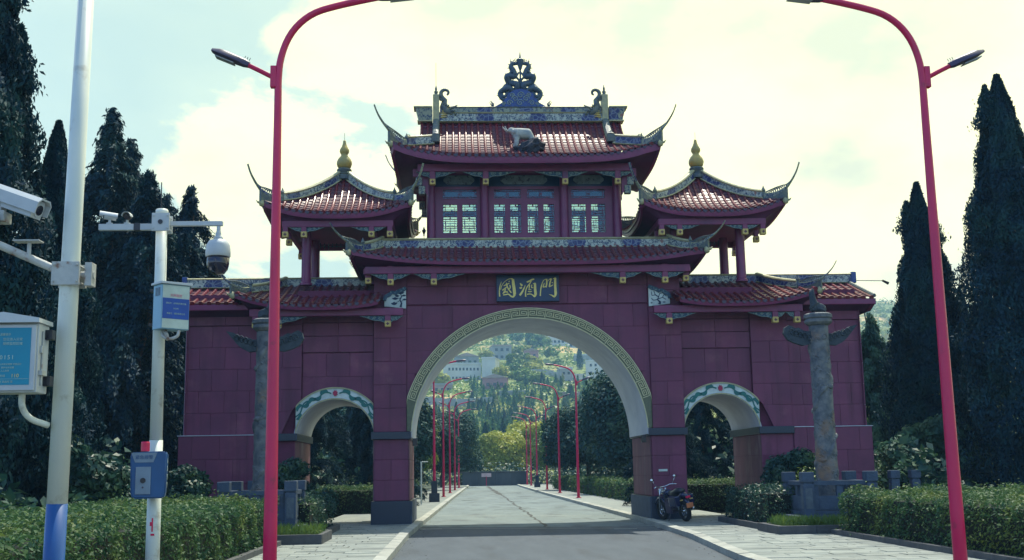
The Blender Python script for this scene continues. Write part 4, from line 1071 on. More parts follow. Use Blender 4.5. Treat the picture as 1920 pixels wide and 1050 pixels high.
# --- name plaque with the three brush-written characters
mb = MB(); mb.bbox(-.94, .94, -.10, .06, 6.58, 7.38, .015); pq = mb.build('name_plaque', M['plaque'], gate); pq['label'] = 'dark blue plaque with three gold brush characters'
def chx(x): return -.94+(x-130)/1640*1.88
def chz(y): return 7.375-(y-130)/(810-130)*.785
def stroke_set(strokes):
    mb = MB()
    for i, (pts, ws) in enumerate(strokes):
        P = [(chx(a), chz(b_)) for a, b_ in pts]
        Wd = ws if isinstance(ws, list) else [ws]*len(P)
        Wd = [w*1.88/1640 for w in Wd]
        if len(P) > 2:
            q = smoothpts([(*p, w) for p, w in zip(P, Wd)], 4); P = [(a, b_) for a, b_, _ in q]; Wd = [max(.004, w) for *_, w in q]
        ribbon_mesh(mb, P, Wd, -.122-.0007*i, -.098)
    return mb
guo = [([(262,300),(222,420),(205,560),(212,690)],[8,22,28,34]), ([(240,510),(262,420),(330,320),(430,245),(510,225),(560,235)],[18,14,12,14,20,40]),
       ([(562,235),(572,360),(590,500),(600,640)],[62,74,76,78]), ([(606,640),(560,700),(500,680),(440,630),(380,640),(300,650)],[62,44,36,30,30,26]),
       ([(320,410),(400,375),(470,340)],[20,26,18]), ([(455,290),(475,300)],[26,24]), ([(390,335),(410,420),(440,490),(515,595)],[26,30,28,34]),
       ([(480,390),(490,460),(430,520)],[20,26,18]), ([(285,530),(350,480),(400,440)],[32,26,24]), ([(370,490),(330,560),(290,615)],[26,22,16]),
       ([(295,610),(350,580),(420,560)],[24,22,20]), ([(350,520),(380,570),(430,600)],[16,20,18])]
jiu = [([(745,345),(775,380),(805,415)],[14,44,50]), ([(738,455),(765,475),(800,450)],[34,40,20]), ([(885,395),(840,500),(790,590),(735,665)],[10,36,50,52]),
       ([(925,318),(1000,290),(1060,255),(1120,240)],[34,44,40,30]), ([(1045,290),(1000,360),(930,450),(890,560),(890,700)],[22,26,26,28,34]),
       ([(1085,365),(1130,352),(1150,365)],[16,26,50]), ([(1140,360),(1138,480),(1146,590),(1150,650)],[56,62,68,72]), ([(1150,650),(1120,695),(1060,650),(1000,630),(925,640)],[62,46,26,24,26]),
       ([(1000,390),(985,460),(990,520)],[26,26,16]), ([(1058,390),(1045,460),(1095,465)],[24,22,14]), ([(950,560),(1000,572),(1055,560)],[20,24,20]), ([(960,510),(1000,520),(1040,505)],[14,14,14])]
men = [([(1335,330),(1300,450),(1280,570),(1272,685)],[16,30,30,34]), ([(1330,340),(1370,275),(1420,248),(1460,250)],[20,14,16,28]), ([(1450,250),(1448,340),(1430,460)],[36,40,32]),
       ([(1385,345),(1365,400),(1350,450),(1420,440)],[16,26,24,26]), ([(1478,300),(1520,250),(1570,232)],[10,16,28]), ([(1570,235),(1535,330),(1515,445)],[30,34,38]),
       ([(1510,448),(1560,425),(1610,395)],[24,24,18]), ([(1580,330),(1602,345)],[22,22]), ([(1610,240),(1650,222),(1680,215)],[12,18,40]),
       ([(1672,215),(1668,380),(1670,520),(1676,630)],[56,62,62,70]), ([(1680,630),(1640,705),(1575,670),(1500,645)],[66,48,26,6])]
for nm, st in (('guo', guo), ('jiu', jiu), ('men', men)):
    stroke_set(st).build('gilt_character', M['letter'], pq, fix=True)

# --- pavilions on the wings
for s in (-1, 1):
    cx = s*5.68
    pr = Roof(cx, YC, .06, 2.16, 2.16, 10.86, 9.29, .34, conc=.55, p=2.8, sweep=.10)
    po = build_roof(pr, 'pavilion_roof', row=.2, rows=11, label='small pointed pavilion roof of red tiles on the %s wing' % ('right' if s > 0 else 'left'))
    eaves(pr, po, h=.19, inner=(1.66, 1.90), zin=9.08, curve=.5)
    for sx in (-1, 1):
        for sy in (-1, 1): hipridge(pr, sx, sy, po, tA=.74, tip=(.33, .28, .98), h=.25, t0=.03)
    mb = MB(); mb.lathe([(.24,-.12),(.24,.0),(.20,.03),(.22,.06),(.19,.09),(.22,.13),(.24,.20),(.21,.24)], (cx, YC, 10.95), 16); o = mb.build('finial_base', M['ridge'], po); autosmooth(o)
    mb = MB(); mb.lathe([(.16,0),(.22,.07),(.245,.16),(.24,.24),(.19,.34),(.12,.42),(.10,.46),(.13,.51),(.155,.57),(.15,.63),(.10,.72),(.06,.82),(.045,.92),(.03,.95)], (cx, YC, 11.19), 18); o = mb.build('gourd_finial', M['gourd'], po, smooth=True)
    mb = MB(); mb.tube([(cx,YC,12.1),(cx,YC,12.38)], .006, 4); mb.build('lightning_rod', M['dark'], po)
    for dx_ in (-1.02, 1.02):
        for y in (.72, 2.88):
            mb = MB(); mb.lathe([(.19,0),(.19,.06),(.15,.09),(.145,1.9)], (cx+dx_, y, 7.25), 18); o = mb.build('pavilion_column', M['column'], gate); autosmooth(o)
    for y in (-.02, 3.62):
        MB().bbox(cx-1.66, cx+1.66, y-.08, y+.08, 8.89, 9.10, .02).build('beam', M['beam'], gate)
    for dx_ in (-1.58, 1.58):
        MB().bbox(cx+dx_-.08, cx+dx_+.08, .07, 3.53, 8.90, 9.09, .02).build('beam', M['beam'], gate)
    MB().box(cx-1.6, cx+1.6, .07, 3.53, 9.07, 9.12).build('ceiling', M['beam'], gate)
    for dx_ in (-1.58, -1.02, 1.02, 1.58):
        hang(cx+dx_*.987, -.02, 8.67, 9.06, .15)
    for dx_ in (-1.58, 1.58): hang(cx+dx_, 3.62, 8.70, 9.06, .15); hang(cx+dx_*.99, .8, 8.60, 9.06, .13)
    queti(cx-.93, -.02, 8.90, .55, .16, 1); queti(cx+.93, -.02, 8.90, .55, .16, -1)
    for a in (-1, 1): queti(cx+a*1.09, -.02, 8.90, .36, .16, a)
    # fretwork valance between the rear columns
    mb = MB()
    for k in range(14):
        x = cx-.86+1.72*k/13; dz = .10+.10*abs(k-6.5)/6.5
        mb.box(x-.012, x+.012, 2.87, 2.89, 9.0-dz-.02*((k*7) % 3), 9.0)
    for dz in (.06,.12): mb.box(cx-.88, cx+.88, 2.872, 2.888, 9.0-dz-.01, 9.0-dz+.01)
    mb.build('fretwork_valance', M['carve'], gate)
# small plate, lamp arm
MB().bbox(3.76, 4.02, -.02, -.004, 1.50, 1.565, .003).build('small_plate', M['paper'], gate)
mb = MB(); mb.tube([(10.6,YC,7.44),(11.55,YC,7.42)], .012, 5); mb.tube([(11.55,YC,7.43),(11.75,YC,7.33)], [.03,.05], 6); mb.build('lamp_arm', M['dark'], gate)

# --- elephant statue on its rock
el = thing('elephant_statue', (-.05, .25, 11.2), 'white elephant statue on a dark rock, standing on the upper red tiled roof', 'statue')
rk = MB(); bm = bmesh.new(); bmesh.ops.create_icosphere(bm, subdivisions=3, radius=1)
for v in bm.verts:
    nn = v.co.normalized(); k = 1+.16*math.sin(nn.x*7+1)*math.cos(nn.y*6)+.10*math.sin(nn.z*11+nn.x*5)
    v.co = Vector((nn.x*.46*k+.12, nn.y*.40*k+.02, max(-.5, nn.z*.36*k)+11.16))
    if v.co.x > .0: v.co.z += .20*min(1, v.co.x/.25)
bm.verts.index_update(); rk.add([v.co[:] for v in bm.verts], [[v.index for v in f.verts] for f in bm.faces]); bm.free()
rk.build('rock', M['rock'], el)
def skin_body(name, verts, edges, radii, mt, parent, root=0, sub=2, sm=True):
    me = bpy.data.meshes.new(name); me.from_pydata(verts, edges, []); ob = bpy.data.objects.new(name, me); col.objects.link(ob)
    md = ob.modifiers.new('s', 'SKIN'); md.use_smooth_shade = True
    for i, r_ in enumerate(radii):
        me.skin_vertices[0].data[i].radius = (r_, r_) if isinstance(r_, (int, float)) else r_
        me.skin_vertices[0].data[i].use_root = (i == root)
    sb = ob.modifiers.new('sub', 'SUBSURF'); sb.levels = sub; sb.render_levels = sub
    dg = bpy.context.evaluated_depsgraph_get(); m2 = bpy.data.meshes.new_from_object(ob.evaluated_get(dg)); bpy.data.objects.remove(ob)
    m2.shade_smooth(); m2.materials.clear(); return link(name, m2, mt, parent)
ev = [(-.05,.0,11.80),(-.22,.0,11.84),(.15,.0,11.82),(.28,.0,11.72),(-.36,.0,11.92),(-.45,.0,11.97),      # torso, rump, neck, head
      (-.53,.0,11.90),(-.57,.0,11.99),(-.60,.0,12.08),                                                        # trunk curling up
      (-.24,-.10,11.62),(-.25,-.11,11.38),(-.24,.10,11.62),(-.33,.11,11.38),(.27,-.10,11.58),(.24,-.10,11.42),(.30,.10,11.58),(.36,.10,11.45)]
ev = [(x, y+.12, z) for x, y, z in ev]
ee = [(0,1),(0,2),(2,3),(1,4),(4,5),(5,6),(6,7),(7,8),(1,9),(9,10),(1,11),(11,12),(3,13),(13,14),(3,15),(15,16)]
er = [.19,.16,.185,.14,.11,.095,.045,.03,.02,.075,.062,.075,.06,.08,.065,.08,.06]
skin_body('body', ev, ee, er, M['statue'], el)
mb = MB()
for sy in (-1, 1):
    mb.tube([(-.38,.12+sy*.10,11.95),(-.33,.12+sy*.15,11.86),(-.30,.12+sy*.13,11.76)], [.02,.075,.02], 8, squash=.4)
mb.build('ear', M['statue'], el, smooth=True)
for sy in (-1, 1):
    mb = MB(); mb.tube([(-.49,.12+sy*.05,11.90),(-.58,.12+sy*.06,11.95),(-.68,.12+sy*.05,12.06)], [.018,.014,.004], 6); mb.build('tusk', M['statue'], el, smooth=True)
mb = MB(); mb.tube([(.40,.12,11.75),(.46,.12,11.60),(.45,.12,11.45)], [.02,.012,.016], 5); mb.build('tail', M['statue'], el, smooth=True)
# ------------------------------------------------------------------ ground, road, pavements
MB().box(-700, 700, -80, 1000, -1.0, 0.0).build('ground', M['groundgrass'])['kind'] = 'structure'
LE = [(-60,-3.4),(-12,-3.38),(-5,-3.36),(3.5,-3.15),(24,-2.63),(60,-1.65),(88,-.9)]
RE = [(-60,1.6),(-30,2.0),(-22,2.3),(-13.6,2.62),(-7.8,3.08),(2.5,3.38),(16,3.42),(41,3.5),(78,3.94),(90,4.2)]
def ev_(P, y): return float(np.interp(y, [p[0] for p in P], [p[1] for p in P]))
def strip(y0, y1, fa, fb, z0, z1, n=40, ys=None):
    ys = ys or [y0+(y1-y0)*i/n for i in range(n+1)]; mb = MB(); vs = []
    for y in ys:
        a, b_ = fa(y), fb(y); vs += [(a,y,z0),(b_,y,z0),(b_,y,z1),(a,y,z1)]
    N = len(ys)
    fs = [(a*4+k, (a+1)*4+k, (a+1)*4+(k+1)%4, a*4+(k+1)%4) for a in range(N-1) for k in range(4)]+[(0,1,2,3),(3+(N-1)*4,2+(N-1)*4,1+(N-1)*4,(N-1)*4)]
    return mb.add(vs, fs)
rd = strip(-60, 90, lambda y: ev_(LE, y)+.0, lambda y: ev_(RE, y), .002, .010, 60).build('road', M['oldroad'], fix=True); rd['kind'] = 'structure'
# newer asphalt this side of the gate, ending on a slanting joint
mb = MB(); n = 30; vs = []
for i in range(n+1):
    f_ = i/n; ye = -.55-2.3*f_
    for y in (-60, -30, -14, -7, ye):
        x = ev_(LE, y)*(1-f_)+ev_(RE, y)*f_; vs.append((x, y, .016))
fs = [(i*5+k, (i+1)*5+k, (i+1)*5+k+1, i*5+k+1) for i in range(n) for k in range(4)]
asph = mb.add(vs, fs).build('road', M['asphalt']); asph['kind'] = 'structure'
def flat_line(pts, w, z, name, mt, par):
    mb = MB(); vs = []
    for i, p in enumerate(pts):
        a = Vector(pts[max(i-1,0)]); b_ = Vector(pts[min(i+1,len(pts)-1)]); t = (b_-a).normalized(); nn = Vector((-t.y, t.x))
        ww = w*rnd.uniform(.6, 1.3)/2; p = Vector(p); vs += [(p.x+nn.x*ww, p.y+nn.y*ww, z), (p.x-nn.x*ww, p.y-nn.y*ww, z)]
    return mb.add(vs, [(2*i, 2*i+1, 2*i+3, 2*i+2) for i in range(len(pts)-1)]).build(name, mt, par)
def wob(x0, y0, x1, y1, n, a): return [(x0+(x1-x0)*i/n+rnd.uniform(-a, a), y0+(y1-y0)*i/n+rnd.uniform(-a, a)) for i in range(n+1)]
flat_line(wob(-3.3, -.58, 3.2, -2.85, 30, .03), .10, .020, 'pale_joint', M['paint_line'], asph)
flat_line(wob(-3.2, -.15, 3.3, -2.3, 30, .06), .75, .0145, 'dark_strip', M['asphalt'], rd)  # darker asphalt-coloured strip laid along the slanting joint
flat_line(wob(-2.9, 8.6, 3.3, 5.6, 30, .04), .12, .0145, 'pale_joint', M['paint_line'], rd)
flat_line(wob(.35, -1.5, .75, 42, 60, .07), .09, .0148, 'tar_joint', M['crack'], rd)
flat_line(wob(.75, 42, .95, 86, 30, .10), .3, .0148, 'tar_joint', M['crack'], rd)
for k in range(26):
    x = rnd.uniform(-2.5, 3.0); y = rnd.uniform(2, 80); L = rnd.uniform(.3, 1.4)
    flat_line(wob(x, y, x+L, y+rnd.uniform(-.4, .4), 8, .08), rnd.uniform(.05, .16)*(1+y/30), .0146+k*1e-5, 'tar_patch', M['crack'], rd)
for (x, y) in ((-2.9,-1.1),(2.3,-2.95)):
    MB().box(x-.3, x+.3, y-.06, y+.06, .018, .022).build('pale_marking', M['paint_line'], asph)
# pavements
PH = .12
for s, E_ in ((-1, LE), (1, RE)):
    lo = (lambda y: ev_(LE, y)-.22, lambda y: ev_(LE, y)) if s < 0 else (lambda y: ev_(RE, y), lambda y: ev_(RE, y)+.22)
    outer = lambda y: s*6.3 if y < 12 else s*(6.3-(y-12)*.01)+(.025*(y-12))
    base = strip(-60, 88, (lambda y: outer(y)) if s < 0 else (lambda y: ev_(RE, y)+.18), (lambda y: ev_(LE, y)-.18) if s < 0 else (lambda y: outer(y)), 0.0, PH-.012, 50).build('pavement', M['mortar'], fix=True)
    base['kind'] = 'structure'
    far = strip(3, 88, (lambda y: outer(y)) if s < 0 else (lambda y: ev_(RE, y)+.18), (lambda y: ev_(LE, y)-.18) if s < 0 else (lambda y: outer(y)), PH-.010, PH-.002, 50).build('pavement_far_part', M['pave'], base, fix=True)
    # irregular paving stones
    y = -17.0; row = 0
    while y < 3:
        d = rnd.uniform(.36, .52); a = ev_(E_, y+d/2)+s*.22; b_ = s*6.25; span = abs(b_-a)
        k = max(2, int(span/.62)); cuts = sorted([0, 1]+[min(.97, max(.03, (i+rnd.uniform(-.22,.22)+(.5 if row % 2 else 0))/k)) for i in range(1, k)])
        for c0, c1 in zip(cuts[:-1], cuts[1:]):
            if (c1-c0)*span < .09: continue
            x0 = a+s*span*c0; x1 = a+s*span*c1; x0, x1 = min(x0, x1)+.010, max(x0, x1)-.010
            j = lambda: rnd.uniform(-.012, .012)
            zt = PH+rnd.uniform(-.003, .004)
            q = [(x0+j(), y+.010+j()), (x1+j(), y+.010+j()), (x1+j(), y+d-.010+j()), (x0+j(), y+d-.010+j())]
            vs = [(px, py, PH-.03) for px, py in q]+[(px, py, zt) for px, py in q]
            MB().add(vs, [(4,5,6,7),(0,1,5,4),(1,2,6,5),(2,3,7,6),(3,0,4,7)]).build('paving_stone', M['pave'], base)
        y += d; row += 1
    # kerb stones
    kb = strip(24, 88, lo[0], lo[1], 0.0, .15, 50).build('kerb', M['kerb'], fix=True); kb['kind'] = 'structure'
    y = -18.0
    while y < 23.9:
        L = min(.98, 24-y); vs = []
        for yy in (y+.006, y+L-.006):
            a, b_ = lo[0](yy), lo[1](yy); vs += [(a,yy,0),(b_,yy,0),(b_,yy,.135) if s < 0 else (b_,yy,.15),(a,yy,.15) if s < 0 else (a,yy,.135)]
        zz = rnd.uniform(-.004, .004); vs = [(a, b_, c+zz if c else 0) for a, b_, c in vs]
        MB().add(vs, [(0,4,5,1),(1,5,6,2),(2,6,7,3),(3,7,4,0),(0,1,2,3),(7,6,5,4)]).build('kerb_stone', M['kerb'], kb, fix=True)
        y += 1.0
# fallen leaves and grit near the kerbs
nl = 260; mb = MB()
for i in range(nl):
    s = rnd.choice((-1, 1)); y = rnd.uniform(-15, 8); x = ev_(LE if s < 0 else RE, y)+(-s)*abs(rnd.gauss(0, .25)) if rnd.random() < .5 else s*rnd.uniform(3.6, 6.0)
    z = .021 if (x > ev_(LE, y) and x < ev_(RE, y)) else PH+.006
    a = rnd.uniform(0, 6.3); r_ = rnd.uniform(.012, .03); c_, s_ = math.cos(a)*r_, math.sin(a)*r_
    mb.add([(x+c_,y+s_,z),(x-s_*.5,y+c_*.5,z+.006),(x-c_,y-s_,z+.001),(x+s_*.5,y-c_*.5,z+.007)], [(0,1,2,3)])
mb.build('fallen_leaves', M['soil'])['kind'] = 'stuff'

# ------------------------------------------------------------------ leaf helpers (numpy)
def leaf_mesh(name, P, N, size, asp=.5, seed=1, axis=None, tilt=.8):
    # P points, N preferred normals; one folded diamond per point
    r_ = np.random.default_rng(seed); n = len(P)
    N = N+r_.normal(0, tilt, (n, 3)); N /= np.linalg.norm(N, axis=1)[:, None]+1e-9
    A = r_.normal(0, 1, (n, 3)) if axis is None else axis+r_.normal(0, .35, (n, 3))
    A -= N*(A*N).sum(1)[:, None]; A /= np.linalg.norm(A, axis=1)[:, None]+1e-9
    B = np.cross(N, A); s = (size*(r_.uniform(.5, 1.5, n)))[:, None] if np.isscalar(size) else size[:, None]
    V = np.empty((n, 4, 3)); V[:, 0] = P-A*s*.5; V[:, 1] = P+B*s*asp*.5+A*s*.05; V[:, 2] = P+A*s*.5; V[:, 3] = P-B*s*asp*.5+A*s*.05
    V[:, 1] += N*s*.10; V[:, 3] += N*s*.10
    me = bpy.data.meshes.new(name); me.vertices.add(n*4); me.vertices.foreach_set('co', V.reshape(-1))
    me.loops.add(n*4); me.loops.foreach_set('vertex_index', np.arange(n*4, dtype=np.int32))
    me.polygons.add(n); me.polygons.foreach_set('loop_start', np.arange(0, n*4, 4, dtype=np.int32)); me.polygons.foreach_set('loop_total', np.full(n, 4, dtype=np.int32))
    me.update(); me.validate(); return me
def hedge(x0, x1, y0, y1, h, label, dens=430, size=.062, mt='hedge', seed=3, z0=.1, group='clipped hedges beside the road', rough=.09, viewdens=None):
    cx, cy = (x0+x1)/2, (y0+y1)/2
    root = thing('clipped_hedge', (cx, cy, 0), label, 'hedge', group)
    r_ = np.random.default_rng(seed)
    Lx, Ly, H = x1-x0, y1-y0, h-z0; faces = [('t', Lx*Ly), ('x0', Ly*H), ('x1', Ly*H), ('y0', Lx*H), ('y1', Lx*H)]
    Ps, Ns = [], []
    for nm, ar in faces:
        n = int(ar*dens); u, v = r_.uniform(0, 1, n), r_.uniform(0, 1, n)
        if nm == 't': P = np.c_[x0+u*Lx, y0+v*Ly, np.full(n, h)]; Nn = (0,0,1)
        elif nm in ('x0','x1'): P = np.c_[np.full(n, x0 if nm == 'x0' else x1), y0+u*Ly, z0+v*H]; Nn = (-1 if nm == 'x0' else 1, 0, .3)
        else: P = np.c_[x0+u*Lx, np.full(n, y0 if nm == 'y0' else y1), z0+v*H]; Nn = (0, -1 if nm == 'y0' else 1, .3)
        Nn = np.tile(np.array(Nn, float), (n, 1))
        lump = .11*np.sin(P[:,0]*3.1+seed)*np.cos(P[:,1]*2.3)+.05*np.sin(P[:,1]*5.1+P[:,2]*6)+.03*np.sin(P[:,0]*9+P[:,1]*7.7)
        dep = -np.abs(r_.normal(0, rough, n))+lump*.7
        dep += (r_.random(n) < .04)*r_.uniform(.02, .17, n)
        P = P+Nn*dep[:, None]; Ps.append(P); Ns.append(Nn)
    P = np.concatenate(Ps); Nn = np.concatenate(Ns)
    # rounded edges
    P[:,2] -= .12*np.clip(1-np.minimum(P[:,0]-x0, x1-P[:,0])/.18, 0, 1)**2*(P[:,2] > h-.25)
    me = leaf_mesh('leaves', P, Nn*1.0+np.array([0,0,.5]), size, .5, seed, None, .75)
    link('leaves', me, M[mt], root)
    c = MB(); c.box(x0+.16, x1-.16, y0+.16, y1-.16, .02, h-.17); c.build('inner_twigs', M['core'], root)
    return root
hedge(-9.4, -6.0, -29, -9.0, 1.10, 'long clipped hedge behind the two white camera poles, left of the road', 800, .063, seed=3)
hedge(6.08, 9.8, -22, -8.9, 1.06, 'long clipped hedge round the foot of the right red lamp post', 740, .061, seed=4)
hedge(-7.0, -5.45, -6.6, -2.6, 1.06, 'small clipped hedge block beside the left side arch', 420, .062, 'shrub', seed=5)
hedge(5.15, 6.9, -6.3, -2.2, 1.10, 'dark clipped hedge block between motorbike and right carved stone railing', 420, .062, 'shrub', seed=6)
hedge(-7.4, -4.6, 9.0, 10.6, 1.12, 'sunlit hedge seen through the left side arch', 380, .07, seed=7)
hedge(5.6, 8.6, 7.0, 9.4, 1.15, 'sunlit hedge seen through the right side arch', 380, .07, seed=8)
hedge(5.6, 7.2, 14, 60, 1.05, 'long hedge behind the far red lamp posts, right of the road beyond the gate', 110, .13, seed=9, rough=.06)
hedge(-6.6, -5.0, 14, 52, 1.05, 'long hedge beyond the gate, left of the road', 110, .13, seed=10, rough=.06)

def planter(x0, x1, y0, y1, h, label, grass=True, seed=1):
    root = thing('planter_bed', ((x0+x1)/2, (y0+y1)/2, 0), label, 'planter', 'kerbed planting beds')
    w = .12; mats = M['planter']
    for a, b_, c, d in ((x0,x1,y0,y0+w),(x0,x1,y1-w,y1),(x0,x0+w,y0+w,y1-w),(x1-w,x1,y0+w,y1-w)):
        lx = (b_-a) >= (d-c); L = (b_-a) if lx else (d-c); n = max(1, round(L/.95))
        for i in range(n):
            if lx: aa, bb, cc, dd = a+L*i/n+.003, a+L*(i+1)/n-.003, c, d
            else: aa, bb, cc, dd = a, b_, c+L*i/n+.003, c+L*(i+1)/n-.003
            MB().bbox(aa, bb, cc, dd, .02, h+rnd.uniform(-.004,.004), .008).build('kerb_stone', mats, root)
    MB().box(x0+w+.002, x1-w-.002, y0+w+.002, y1-w-.002, .02, h-.06).build('soil', M['soil'], root)
    if grass:
        r_ = np.random.default_rng(seed); n = int((x1-x0)*(y1-y0)*650)
        cl = np.c_[r_.uniform(x0+w, x1-w, n//40), r_.uniform(y0+w, y1-w, n//40)]
        P2 = cl[r_.integers(0, len(cl), n)]+r_.normal(0, .09, (n, 2)); P2[:,0] = np.clip(P2[:,0], x0+w, x1-w); P2[:,1] = np.clip(P2[:,1], y0+w, y1-w)
        hh = r_.uniform(.08, .30, n); P = np.c_[P2, h-.06+hh*.5]
        ax = np.c_[r_.normal(0,.45,n), r_.normal(0,.45,n), np.ones(n)]
        me = leaf_mesh('grass', P, np.c_[r_.normal(0,1,n), r_.normal(0,1,n), np.zeros(n)], hh*1.1, .09, seed, ax, .2)
        o = link('grass', me, M['grass'], root); o['kind'] = 'stuff'
planter(-8.2, -5.05, -8.75, -6.75, .32, 'grassy planter under the left carved stone railing', seed=21)
planter(4.85, 8.2, -8.6, -6.75, .30, 'grassy planter under the right carved stone railing', seed=22)
planter(-7.1, -5.3, -6.70, -2.4, .26, 'planter holding the small hedge block at left arch', False)
planter(5.0, 7.0, -6.55, -2.0, .26, 'planter holding the hedge block behind the motorbike', False)
planter(5.95, 10.0, -24, -8.75, .22, 'long kerbed bed under the right roadside hedge', False)
planter(-9.6, -5.88, -30, -8.9, .22, 'long kerbed bed under the left roadside hedge', False)

# ------------------------------------------------------------------ carved stone railings and ornamental pillars
for s, side in ((-1, 'left'), (1, 'right')):
    xa, xb, ya, yb = 5.92, 7.42, -7.3, -5.85
    cx = s*6.67
    rt = thing('stone_railing', (cx, -6.6, 0), 'carved grey stone railing round the foot of the %s ornamental pillar' % side, 'stone railing', 'railings round the pillars')
    MB().bbox(cx-1.05, cx+1.05, -7.55, -5.6, .05, .46, .02).build('platform', M['greystone'], rt)
    for x in (s*xa, s*xb):
        for y in (ya, yb):
            mb = MB(); mb.bbox(x-.125, x+.125, y-.125, y+.125, .46, 1.18, .012); p = mb.build('post', M['greystone'], rt)
            mb = MB(); mb.bbox(x-.10, x+.10, y-.10, y+.10, 1.18, 1.215, .005); mb.bbox(x-.14, x+.14, y-.14, y+.14, 1.215, 1.45, .018); mb.build('post_cap', M['greystone'], p)
            mb = MB(); mb.box(x-.08, x+.08, y-.132, y-.124, .62, 1.08); mb.box(x-.132 if s > 0 else x+.124, x-.124 if s > 0 else x+.132, y-.08, y+.08, .62, 1.08); mb.build('post_relief', M['carved_relief'], p)
    def panel(x0, x1, y0, y1):
        lx = abs(x1-x0) > abs(y1-y0); mb = MB()
        def seg(f0, f1, z0, z1, w):
            if lx: mb.bbox(x0+(x1-x0)*f0, x0+(x1-x0)*f1, y0-w, y0+w, z0, z1, .006)
            else: mb.bbox(x0-w, x0+w, y0+(y1-y0)*f0, y0+(y1-y0)*f1, z0, z1, .006)
        seg(0, 1, 1.14, 1.24, .07); seg(0, 1, .46, .56, .07); seg(0, 1, .57, .90, .045); seg(0, .10, .90, 1.135, .045); seg(.90, 1, .90, 1.135, .045); seg(.44, .56, .90, 1.135, .045); seg(.10,.9,.60,.87,.055)
        mb.build('railing_panel', M['greystone'], rt)
    X0, X1 = sorted((s*xa, s*xb))
    for y in (ya, yb): panel(X0+.13, X1-.13, y, y)
    for x in (s*xa, s*xb): panel(x, x, ya+.13, yb-.13)
    # pillar
    hb = thing('ornamental_pillar', (s*6.66, -6.55, .46), 'tall carved grey stone pillar with winged cloud board and crouching beast, %s of the gate' % side, 'stone pillar', 'ornamental stone pillars')
    px, py = s*6.66, -6.55
    mb = MB(); nseg = 28; prof = []
    for i in range(40): prof.append((.262-.035*i/39+.004*math.sin(i*1.7), .02+4.36*i/39))
    mb.lathe([(.34,0),(.34,.10),(.30,.14)]+[(r_, z+.14) for r_, z in prof], (px, py, .46), nseg); o = mb.build('shaft', M['pillarstone'], hb); autosmooth(o, 60)
    mb = MB(); coil = []
    for i in range(120):
        f_ = i/119; a = f_*PI*5.2+(0 if s > 0 else 1.5); rr = .245-.028*f_; coil.append((px+rr*math.cos(a), py+rr*math.sin(a), .85+3.7*f_+.10*math.sin(f_*40)))
    mb.tube(coil, [.050+.020*math.sin(i*.9) for i in range(120)], 7)
    for i in range(3, 118, 2):
        q = Vector(coil[i]); out = (q-Vector((px, py, q.z))).normalized(); mb.tube([q, q+out*.05+Vector((0,0,.05))], [.035, .008], 4)
    r3 = random.Random(5+s)
    for k in range(150):
        a = r3.uniform(0, 2*PI); z = r3.uniform(.75, 4.7); rr = .258-.035*(z-.6)/4.3-.005; w = r3.uniform(.04,.1)
        c0 = [(px+(rr)*math.cos(a+dx*w/.27), py+(rr)*math.sin(a+dx*w/.27), z+dz*w) for dx, dz in [(math.cos(q*.7)*(1-q/10), math.sin(q*.7)*(1-q/10)) for q in range(9)]]
        mb.tube(c0, .022, 5)
    mb.build('coiled_dragon_relief', M['pillarstone'], hb, smooth=True)
    mb = MB(); mb.lathe([(.24,0),(.29,.04),(.33,.08),(.33,.13),(.30,.16),(.34,.19),(.34,.27),(.28,.30),(.1,.31)], (px, py, 4.95), 24); o = mb.build('capital', M['pillarstone'], hb); autosmooth(o)
    # crouching beast looking up
    bz = 5.22
    vsx = [(0,0,.16),(.10,0,.28),(.13,0,.46),(.16,0,.60),(.20,0,.68),(-.16,0,.14),(-.24,0,.24),(.12,-.09,.08),(.14,.09,.08),(-.12,-.10,.06),(-.12,.10,.06),(.10,0,.74)]
    vsx = [(px-s*x_*.85, py+y_*.85-.02, bz+z_*.88) for x_, y_, z_ in vsx]
    skin_body('beast', vsx, [(0,1),(1,2),(2,3),(3,4),(0,5),(5,6),(1,7),(1,8),(5,9),(5,10),(3,11)], [.12,.10,.075,.08,.05,.11,.045,.05,.05,.07,.07,.02], M['leafcarve'], hb)
    # two cloud boards
    blunt = [(.0,4.52),(.30,4.46),(.55,4.54),(.72,4.62),(.84,4.80),(.80,4.95),(.68,5.02),(.58,4.98),(.50,4.93),(.40,4.95),(.25,4.86),(.0,4.84)]
    sharp = [(.0,4.48),(.28,4.46),(.45,4.54),(.60,4.66),(.76,4.84),(.92,5.02),(.70,4.97),(.52,4.86),(.42,4.80),(.30,4.84),(.18,4.78),(.0,4.80)]
    for d, pf in ((-1, blunt if s > 0 else sharp), (1, sharp if s > 0 else blunt)):
        poly = [(px+d*(.16+x_*.86), 4.70+(z-4.72)*.9) for x_, z in pf]; mb = MB(); mb.prism(poly, py-.07, py+.07)
        b_ = mb.build('cloud_board', M['leafcarve'], hb, fix=True); mb = MB()
        for k in range(5):
            x_ = .26+.105*k; zc = 4.65+.035*k
            mb.tube([(px+d*(x_+.07*math.cos(q*.75)*(1-q/12)), py-.075, zc+.11*math.sin(q*.75)*(1-q/12)) for q in range(10)], .02, 5)
        mb.build('cloud_relief', M['leafcarve'], b_, smooth=True)
